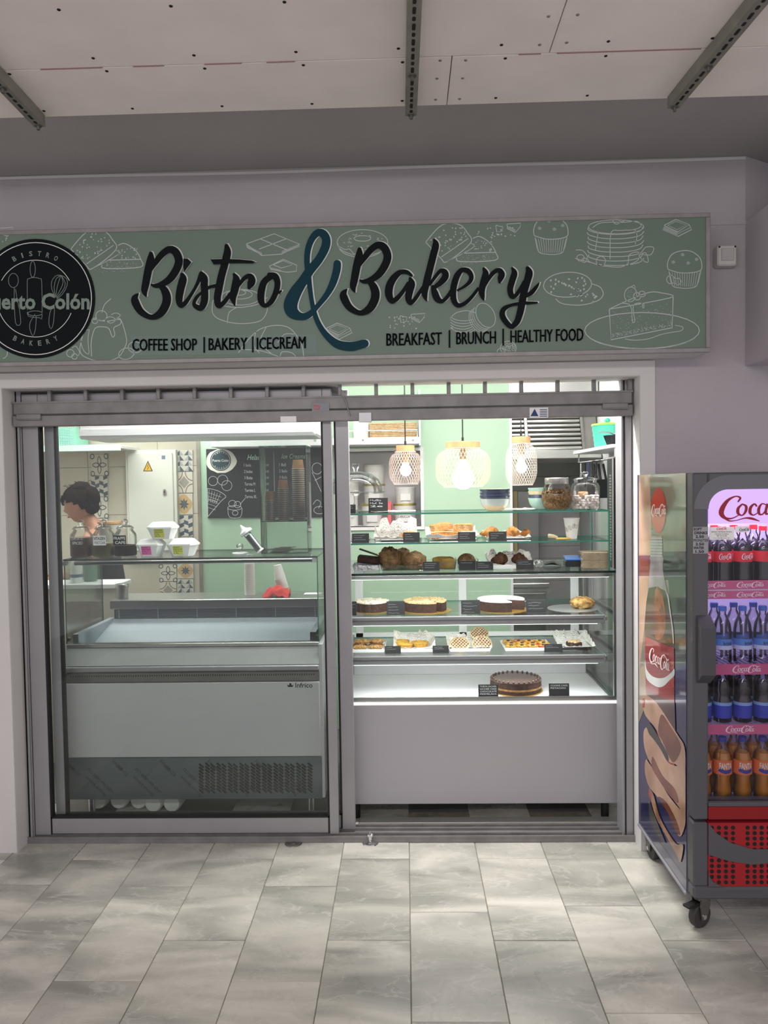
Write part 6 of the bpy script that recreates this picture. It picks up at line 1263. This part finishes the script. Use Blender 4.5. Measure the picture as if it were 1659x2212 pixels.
# side print
sp = MB().box(QX0-.002, QX0, QF, QB, ZQ0, ZQ1)
spo = sp.build('side_print', mat('print_navy', '2b2b58', .18, coat=.8, var=.25, vs=3), fg, world=True, label='glossy side print of a hand holding a cola bottle')
lay = [0]
def art(pts, m, ox=0, oy=0, sc=1, name='print_shape', sm=True):
    lay[0] += 1; X = QX0-.002-.00012*lay[0]
    P = [(ox+x/sc, oy+y/sc) for x, y in pts]
    if sm and len(P) > 4:
        Q = []; n = len(P)
        for i in range(n):
            a, b_, c, d = P[i-1], P[i], P[(i+1) % n], P[(i+2) % n]
            for t in (0, .25, .5, .75): Q.append(tuple(.5*((2*b_[k])+(c[k]-a[k])*t+(2*a[k]-5*b_[k]+4*c[k]-d[k])*t*t+(3*b_[k]-a[k]-3*c[k]+d[k])*t**3) for k in (0, 1)))
        P = Q
    V = []
    for x, y in P:
        q = atX(min(1482.5, max(1379.2, x)), y, X); V.append((q.x, min(QB, max(QF, q.y)), min(ZQ1, max(ZQ0, q.z))))
    return MB().poly(V).build(name, m, spo, world=True)
C7 = (1380, 1030, 4.709); C8 = (1380, 1480, 4.918)
PM = lambda n, c, c2=None, vs=6: mat('print_'+n, c, .2, coat=.8, col2=c2, vs=vs)
art([(0, -40), (520, -40), (520, 1500), (420, 1900), (0, 2300)], PM('blur', '9c8f7c', '6d7264', 2.5), *C7, sm=False); art([(0, -30), (110, -30), (130, 700), (60, 1500), (0, 2000)], PM('peach', 'dbb79c', 'b98a70', 3), *C7, sm=False)
art([(250, 760), (520, 760), (520, 1050), (250, 1050)], PM('dark_band', '2a2a30'), *C7, sm=False); art([(300, 1050), (520, 1050), (520, 1950), (360, 1950)], PM('grey_band', '4c514e', '33383b', 3), *C7, sm=False); art([(0, 800), (120, 800), (100, 1010), (0, 1010)], PM('maroon', '8c4a40'), *C7, sm=False)
art([(360, 1950), (520, 1900), (520, 2300), (360, 2300)], PM('violet', '3a3a70'), *C7, sm=False)
art([(0, 1950), (70, 1900), (80, 2300), (0, 2500)], PM('sand', 'b8a184', '8f7c64', 4), *C7, sm=False)
art(ell(200, 340, 77, 230), PM('red', 'd2382f'), *C7, sm=False)
art([(125, 600), (235, 600), (240, 700), (240, 800), (256, 840), (242, 870), (245, 960), (290, 1180), (340, 1500), (358, 1700), (360, 2000), (362, 2300), (75, 2300), (66, 2000), (60, 1700), (58, 1500), (80, 1250), (112, 960), (122, 870), (108, 830), (120, 800), (120, 700)], PM('bottle_glass', 'b8adb2', '93878c', 8), *C7, sm=False)
art([(100, 1130), (180, 1115), (270, 1160), (300, 1260), (340, 1500), (358, 1740), (60, 1640), (58, 1500), (75, 1280)], PM('cola', '6b4a36', '33241c', 6), *C7, sm=False); art([(165, 1160), (230, 1160), (275, 1480), (230, 1640), (160, 1600)], PM('amber', 'b5602c', '7d3a1a', 9), *C7)
for i in range(7): art([(118, 620+i*30), (238, 622+i*30), (240, 630+i*30), (117, 628+i*30)], PM('glass_line', 'dcd8d6'), *C7, sm=False)
art([(285, 1180), (300, 1200), (352, 1560), (358, 1700), (346, 1690), (330, 1500)], PM('glass_line', 'dcd8d6'), *C7, sm=False)
art([(60, 1620), (358, 1745), (362, 2400), (362, 3060), (330, 3010), (72, 2280)], PM('label_red', 'b02a2c', '8c1a20', 3), *C7, sm=False)
art([(65, 1860), (80, 1960), (150, 2035), (250, 2045), (330, 1990), (360, 1950), (360, 2020), (310, 2070), (250, 2130), (180, 2135), (90, 2070), (66, 1980)], PM('swoosh', 'dfe3e0'), *C7)
for (cx, cy, w, h, rot) in ((203, 345, 150, 130, 0), (210, 1870, 210, 170, .62)):
    def mp(u, v, cx=cx, cy=cy, w=w, h=h, rot=rot):
        a_, b_ = (u-1.67)/2.86*w, (.5-v)*h+(u-1.67)/2.86*w*rot; q = atX(1380+(cx+a_)/4.709, 1030+(cy+b_)/4.709, QX0-.009); return q
    colaMB(mp, (-.0003, 0, 0)).build('print_lettering', mat('print_white', 'eee6e2', .4), spo, world=True)
art([(75, 60), (380, 190), (388, 480), (300, 420), (180, 200), (100, 110)], PM('bottle_low', '3a2520', '5b3a30', 8), *C8, sm=False)
SK1, SK2 = PM('skin_light', 'c9a488', 'a67c62', 5), PM('skin_dark', '8a5038', '5d2c20', 9)
art([(40, 140), (70, 110), (110, 120), (180, 180), (240, 260), (330, 400), (420, 540), (485, 660), (495, 900), (430, 870), (380, 835), (310, 800), (250, 640), (190, 480), (130, 400), (60, 300)], SK1, *C8)
art([(95, 400), (150, 450), (300, 720), (305, 810), (200, 680), (100, 500)], PM('gap', '2c2a26'), *C8)
art([(80, 450), (50, 500), (55, 640), (90, 760), (150, 880), (250, 1050), (330, 1170), (430, 1300), (495, 1400), (495, 880), (400, 860), (310, 820), (230, 680), (160, 580), (110, 520)], SK1, *C8)
art([(75, 790), (62, 880), (75, 980), (110, 1080), (200, 1190), (290, 1300), (350, 1400), (420, 1600), (470, 1560), (495, 1400), (400, 1280), (300, 1150), (190, 950), (110, 830)], SK1, *C8)
art([(240, 310), (330, 430), (430, 600), (440, 700), (380, 815), (330, 780), (250, 600), (205, 490)], SK2, *C8); art([(150, 760), (250, 960), (380, 1100), (420, 1250), (330, 1180), (220, 1020), (140, 880)], SK2, *C8); art([(200, 1190), (290, 1240), (400, 1440), (440, 1590), (380, 1540), (310, 1360)], SK2, *C8); art([(105, 1120), (150, 1150), (200, 1330), (260, 1480), (390, 1680), (470, 1700), (440, 1880), (400, 1800), (300, 1620), (180, 1400)], PM('thumb', 'b98d6a', '6f4632', 7), *C8)
art([(105, 1220), (150, 1340), (220, 1520), (280, 1680), (200, 1600), (120, 1450)], PM('grey_shape', '4b4a4a'), *C8)
art([(36, 140), (58, 140), (56, 240), (40, 235)], PM('nail', 'b3262c'), *C8); art([(103, 1100), (128, 1150), (130, 1222), (106, 1180)], PM('nail', 'b3262c'), *C8)
MB().box(QX0-.0075, QX0, QF-.002, QB, ZQ0-.006, ZQ0+.003).build('side_bottom_edge', ALU, fg, world=True)
# door
dr = MB().bbox(QX0, 1.1, QD, QF-.004, .435, ZQ1, .006).bbox(1.61, QX1, QD, QF-.004, .435, ZQ1, .006).bbox(1.1, 1.61, QD, QF-.004, 1.645, ZQ1, .006).bbox(1.1, 1.61, QD, QF-.004, .485, .50, .002)
dro = dr.build('door', GREYD, fg, world=True)
MB().box(1.1, 1.61, QD+.002, QF-.004, .437, .484).build('red_panel', REDD, dro, world=True)
def arc(x, z, r, a0, a1, n=10): return [(x+r*cos(radians(a0+(a1-a0)*i/n)), z+r*sin(radians(a0+(a1-a0)*i/n))) for i in range(n+1)]
hz0, hz1, hx0, hx1 = 1.528, 1.652, 1.1, 1.61
HEAD = mat('lit_header', 'c3a3f2', .4, emit=.75)
hp = [(hx0, hz0), (hx1, hz0)]+arc(hx1-.07, hz1-.07, .07, 0, 90)+arc(hx0+.07, hz1-.07, .07, 90, 180)
MB().prism(hp, lambda x, z: (x, QD-.002, z), lambda x, z: (x, QD+.02, z)).build('lit_header', HEAD, dro, world=True)
ring = arc(hx1-.07, hz1-.07, .07, 0, 90)+arc(hx0+.07, hz1-.07, .07, 90, 180); rin2 = arc(hx1-.07, hz1-.07, .122, 0, 90)+arc(hx0+.07, hz1-.07, .122, 90, 180)
ab = MB()
rin2 = [(max(QX0+.002, min(QX1-.002, x)), min(ZQ1-.001, z)) for x, z in rin2]
for i in range(len(ring)-1): ab.add([(ring[i][0], QD-.001, ring[i][1]), (ring[i+1][0], QD-.001, ring[i+1][1]), (rin2[i+1][0], QD-.001, rin2[i+1][1]), (rin2[i][0], QD-.001, rin2[i][1])], [(0, 1, 2, 3)])
ab.build('arch_band', mat('fridge_mid_grey', '6b6b72', .4), dro, world=True)
p0 = atY(1554, 1132, QD-.004); p1 = atY(1659, 1074, QD-.004)
cola(p0.x, p0.x+.345, p0.z+.005, p0.z+.105, QD-.0035, mat('header_red', '9a1420', .4), dro)
pane('door_glass', 1.1, 1.61, -.640, -.635, .50, 1.528, dro, glassmat('fridge_glass', (.95, .95, .97), gain=.6), GED)
hx = QX0; MB().prism([(QD, .945), (QD-.05, .985), (QD-.05, 1.155), (QD, 1.195)], lambda y, z: (hx+.012, y, z), lambda y, z: (hx+.062, y, z)).build('handle', mat('handle_grey', '48484d', .4), dro, world=True)
# notes on the door
a = atY(1497, 1196, QD-.001); c = atY(1530, 1138, QD-.001)
nt_ = MB().box(a.x, c.x, QD-.0012, QD-.0002, a.z, c.z).build('price_note', mat('taped_paper', '9a9aa0', .5), dro, world=True)
g = MB()
for i, w in enumerate(('SOFT', ' DRINKS', '  2.50', 'MONSTER', '  2.50', 'WATER', '  1.50')):
    n_ = len(w)-len(w.lstrip()); merge(g, textmb(w.strip(), lambda u, v: atY(u, v, QD-.002), 1498+n_*2.2, min(1530, 1498+n_*2.2+len(w.strip())*4.6), 1146+i*8.1, 1140+i*8.1, .02))
g.build('note_writing', INK, nt_, world=True, kind='stuff')
def gl(px0, px1, py0, py1, m=PAPER, nm='info_label'):
    a = atY(px0, py1, -.641); c = atY(px1, py0, -.641); return MB().box(a.x, c.x, -.6415, -.6405, a.z, c.z).build(nm, m, dro, world=True)
gl(1532, 1586, 1138, 1166); gl(1588, 1618, 1136, 1150)
g = MB()
for i, (w, h) in enumerate(((24, 5), (44, 3), (30, 2.4), (22, 3), (36, 2.6))):
    v = 1146+i*4.4; merge(g, textmb(('SERVICIO ASISTENCIA TECNICA', 'SERVICIO ASISTENCIA TECNICA', 'TELEFONO DE AVERIAS', '900 25 65 85', 'coca.kilo@ccep.com')[i], lambda u, v2: atY(u, v2, -.642), 1559-w/2, 1559+w/2, v, v-h)) if i else None
g.build('label_lettering', INK, dro, world=True, kind='stuff')
q = atY(1559, 1145, -.642); cola(q.x-.018, q.x+.018, q.z-.001, q.z+.011, -.642, RED, dro); q = atY(1608, 1147, -.642); cola(q.x-.018, q.x+.018, q.z-.002, q.z+.012, -.642, INK, dro)
# grille
MB().bbox(QX0, 1.1, QD, QF-.004, .1855, .425, .006).bbox(1.61, QX1, QD, QF-.004, .1855, .425, .006).bbox(QX0, QX1, QD, QF-.004, ZQ0+.008, .185, .01).build('lower_frame', GREYD, fg, world=True)
MB().box(1.1, 1.61, QD+.004, QF-.004, .185, .423).build('grille_panel', mat('grille_red', 'a31620', .4), fg, world=True)
h = MB()
for gi in range(4):
    for i in range(4):
        for j in range(11):
            x = 1.114+gi*.13+i*.0255; z = .2+j*.0205
            if x < 1.605: h.prism([(x+.0078*cos(k2*pi/5), z+.0078*sin(k2*pi/5)) for k2 in range(10)], lambda u, v: (u, QD+.0032, v), lambda u, v: (u, QD+.005, v))
h.build('grille_holes', DARK, fg, world=True, kind='stuff')
sw = [(1.1, .423), (1.13, .385), (1.18, .35), (1.26, .325), (1.34, .325), (1.44, .345), (1.53, .385), (1.61, .42), (1.61, .38), (1.53, .335), (1.44, .3), (1.34, .275), (1.26, .268), (1.18, .28), (1.1, .305)]
MB().prism(sw, lambda x, z: (x, QD+.0005, z), lambda x, z: (x, QD+.0035, z)).build('grille_swoosh', GREYD, fg, world=True)
cn = MB()
for sx, x in ((1, 1.1), (-1, 1.61)):
    P = [(x, .185)]+[(x+sx*(.06-.06*sin(radians(t))), .185+.06-.06*cos(radians(t))) for t in (0, 20, 40, 60, 80, 90)]
    cn.prism(P, lambda u, v: (u, QD+.0005, v), lambda u, v: (u, QD+.0035, v))
cn.build('grille_corner', GREYD, fg, world=True, kind='stuff')
# shelves and strips
STR = mat('pink_strip', 'cf5f8d', .45); STW = mat('strip_white', 'f6e6f2', .5); SHW = mat('shelf_wire', 'd9d2ee', .4)
SHZ = [(1.283, .038), (.992, .04), (.766, .038), (.462, .0)]
for i, (z, hs) in enumerate(SHZ):
    b = MB().box(QX0+.036, QX1-.036, QF+.005, QF+.014, z-.012, z-.004)
    for k2 in range(26): x = QX0+.045+k2*.0213; b.box(x-.0015, x+.0015, QF+.014, QB-.05, z-.004, z)
    for k2 in range(5): y = QF+.03+k2*.11; b.box(QX0+.036, QX1-.036, y, y+.004, z-.008, z-.004)
    b.build('wire_shelf', SHW, fg, world=True)
    if hs:
        for zz, hh in (((z, hs-.006), (z-.036, .03)) if i == 0 else ((z-.03, hs),)):
            MB().box(QX0+.036, QX1-.036, QF+.001, QF+.004, zz-.004, zz+hh-.004).build('shelf_strip', STR, fg, world=True)
            for k2 in range(4 if i == 0 else 2):
                xx = 1.09+k2*.14 if i == 0 else [0, 1.215, 1.19][i]+k2*.25; cola(xx, xx+(.1 if i == 0 else .105), zz, zz+hh-.008, QF+.0004, STW, fg)
MB().box(QX0+.036, QX1-.036, QF+.002, QF+.03, .44, .458).build('floor_lip', SHW, fg, world=True)
for x, s in ((QX0+.037, 1), (QX1-.039, -1)): MB().box(x, x+.004, QF+.003, QF+.02, .47, 1.58).build('lamp_strip', mat('lilac_led', 'd9ccff', .4, emit=2), fg, world=True)
area('fridge_light', (1.355, -.3, 1.595), (0, 0, 0), .5, .25, 3.2, (.82, .70, 1)); area('fridge_door_light', (1.355, QF+.012, 1.59), (radians(25), 0, 0), .5, .02, 1.6, (.82, .70, 1))
# bottles
def bottle(kind, lab, grp):
    t = thing('drink_bottle', lab, 'bottle', (0, 0, 0), 0, grp); R_ = .0335
    P = {'cola': [(.026, 0), (R_, .008), (.032, .05), (R_*.93, .075), (R_, .095), (R_, .135), (.030, .155), (.016, .192), (.0125, .2), (.0125, .212)], 'water': [(.028, 0), (.033, .006), (.033, .12), (.029, .15), (.016, .182), (.0125, .188), (.0125, .2)],
         'blue': [(.028, 0), (.033, .006), (.033, .085), (.026, .105), (.0315, .125), (.026, .155), (.014, .178), (.0125, .182), (.0125, .19)], 'fanta': [(.024, 0), (.032, .01), (.034, .045), (.0275, .085), (.034, .11), (.034, .16), (.028, .185), (.014, .212), (.0125, .218), (.0125, .23)]}[kind]
    liq = {'cola': '1d1010', 'water': None, 'blue': '2a2030', 'fanta': 'd38a1e'}[kind]; top = P[-1][1]
    MB().lathe(P, 18, cap=False).build('bottle_body', PET, t, smooth=True)
    if liq: MB().lathe([(r*.95, z+.002) for r, z in P if z < top*.86]+[(.001, top*.86)], 18).build('drink', mat('drink_'+kind, liq, .15, coat=.5), t, smooth=True)
    MB().lathe([(.0148, top-.002), (.0148, top+.014), (.013, top+.016), (.001, top+.016)], 14).build('cap', mat('cap_'+kind, {'cola': 'd8202a', 'water': '3f6fd0', 'blue': '3340b0', 'fanta': '3a3a9a'}[kind], .4), t, smooth=True)
    z0, z1, rl = {'cola': (.095, .135, R_+.0006), 'water': (.055, .095, .0336), 'blue': (.02, .08, .0336), 'fanta': (.108, .162, .0346)}[kind]
    l = MB().lathe([(rl, z0), (rl, z1)], 24, cap=False).build('bottle_label', mat('label_'+kind, {'cola': 'd3202e', 'water': '4f83d9', 'blue': '2f3fb5', 'fanta': 'e8763a'}[kind], .4), t, smooth=True)
    cyl = lambda u, v: ((rl+.0005)*sin(u/rl), -(rl+.0005)*cos(u/rl), v)
    if kind == 'cola': colaMB(lambda u, v: cyl((u-1.67)/2.86*.05, z0+.008+v*.024)).build('label_lettering', OFFW, l)
    elif kind == 'fanta':
        textmb('FANTA', cyl, -.024, .024, z0+.022, z0+.046, .03).build('label_lettering', OFFW, l); MB().ribbon([(-.026, z0+.02), (0, z0+.012), (.026, z0+.02)], lambda u, v: cyl(u, v), .014).build('label_swoosh', mat('fanta_blue', '2b3a9c', .4), l)
    elif kind == 'water': MB().lathe([(rl+.0003, z0), (rl+.0003, z0+.015)], 24, cap=False).build('label_band', mat('label_pale', 'c7cdf0', .4), l); textmb('kristal', cyl, -.012, .022, z0+.018, z0+.032, .01).build('label_lettering', INK, l)
    else: MB().lathe([(rl+.0003, z1-.012), (rl+.0003, z1)], 24, cap=False).build('label_band', mat('label_sky', '86a9e0', .4), l)
    return t
KN = [('cola', 'red labelled cola bottle', 'top fridge shelf', 'cola bottles'), ('water', 'clear water bottle', 'second fridge shelf', 'water bottles'), ('blue', 'dark blue labelled bottle', 'third fridge shelf', 'blue label bottles'), ('fanta', 'orange drink bottle', 'bottom fridge shelf', 'orange drink bottles')]
ORD = ['first', 'second', 'third', 'fourth', 'fifth', 'sixth', 'seventh']
for s_, (kind, nm, wh, grp) in enumerate(KN):
    pr_ = None
    for row in range(2):
        for c_ in range(7):
            lab = '%s, %s from left in %s row of %s' % (nm, ORD[c_], 'front' if row == 0 else 'back', wh)
            loc = (1.122+c_*.0755+.003*row, -.545+row*.085, SHZ[s_][0]+.0005)
            if pr_ is None: pr_ = bottle(kind, lab, grp); pr_.location = loc
            else: o = dup(pr_, loc, random.choice((0, .5, -.4, .25, 1.6)) if kind != 'water' else random.uniform(-.4, .4), lab)
# casters
def caster(x, y, rz, brake):
    t = bpy.data.objects.new('caster', None); COL.objects.link(t); t.parent = fg; t.location = (x-fg.location.x, y-fg.location.y, 0); t.rotation_euler = (0, 0, rz)
    MB().lathe([(.044, -.014), (.047, -.010), (.047, .010), (.044, .014)], 28).xf(Matrix.Translation((0, 0, .0475)) @ Matrix.Rotation(pi/2, 4, 'Y')).build('wheel', mat('caster_rubber', '3a3836', .6, var=.2, vs=20), t, smooth=True)
    for s in (-1, 1): MB().prism([(-.012, .035), (.012, .035), (.034, .085), (.034, .112), (-.02, .112), (-.02, .085)], lambda yy, z: (s*.018, yy, z), lambda yy, z: (s*.022, yy, z)).build('fork', STEELD, t)
    MB().lathe([(.03, .108), (.03, .132)], 20, (0, .01, 0)).build('swivel', STEELD, t); MB().lathe([(.009, -.026), (.009, .026)], 12).xf(Matrix.Translation((0, 0, .0475)) @ Matrix.Rotation(pi/2, 4, 'Y')).build('axle', CHROME, t)
    if brake: MB().bbox(-.016, .016, -.075, .0, .092, .102, .003).build('brake_pedal', BLK, t)
caster(1.09, -.6, -1.05, 1); caster(1.085, -.075, .1, 0); caster(1.61, -.555, .3, 1); caster(1.61, -.075, -.2, 0)
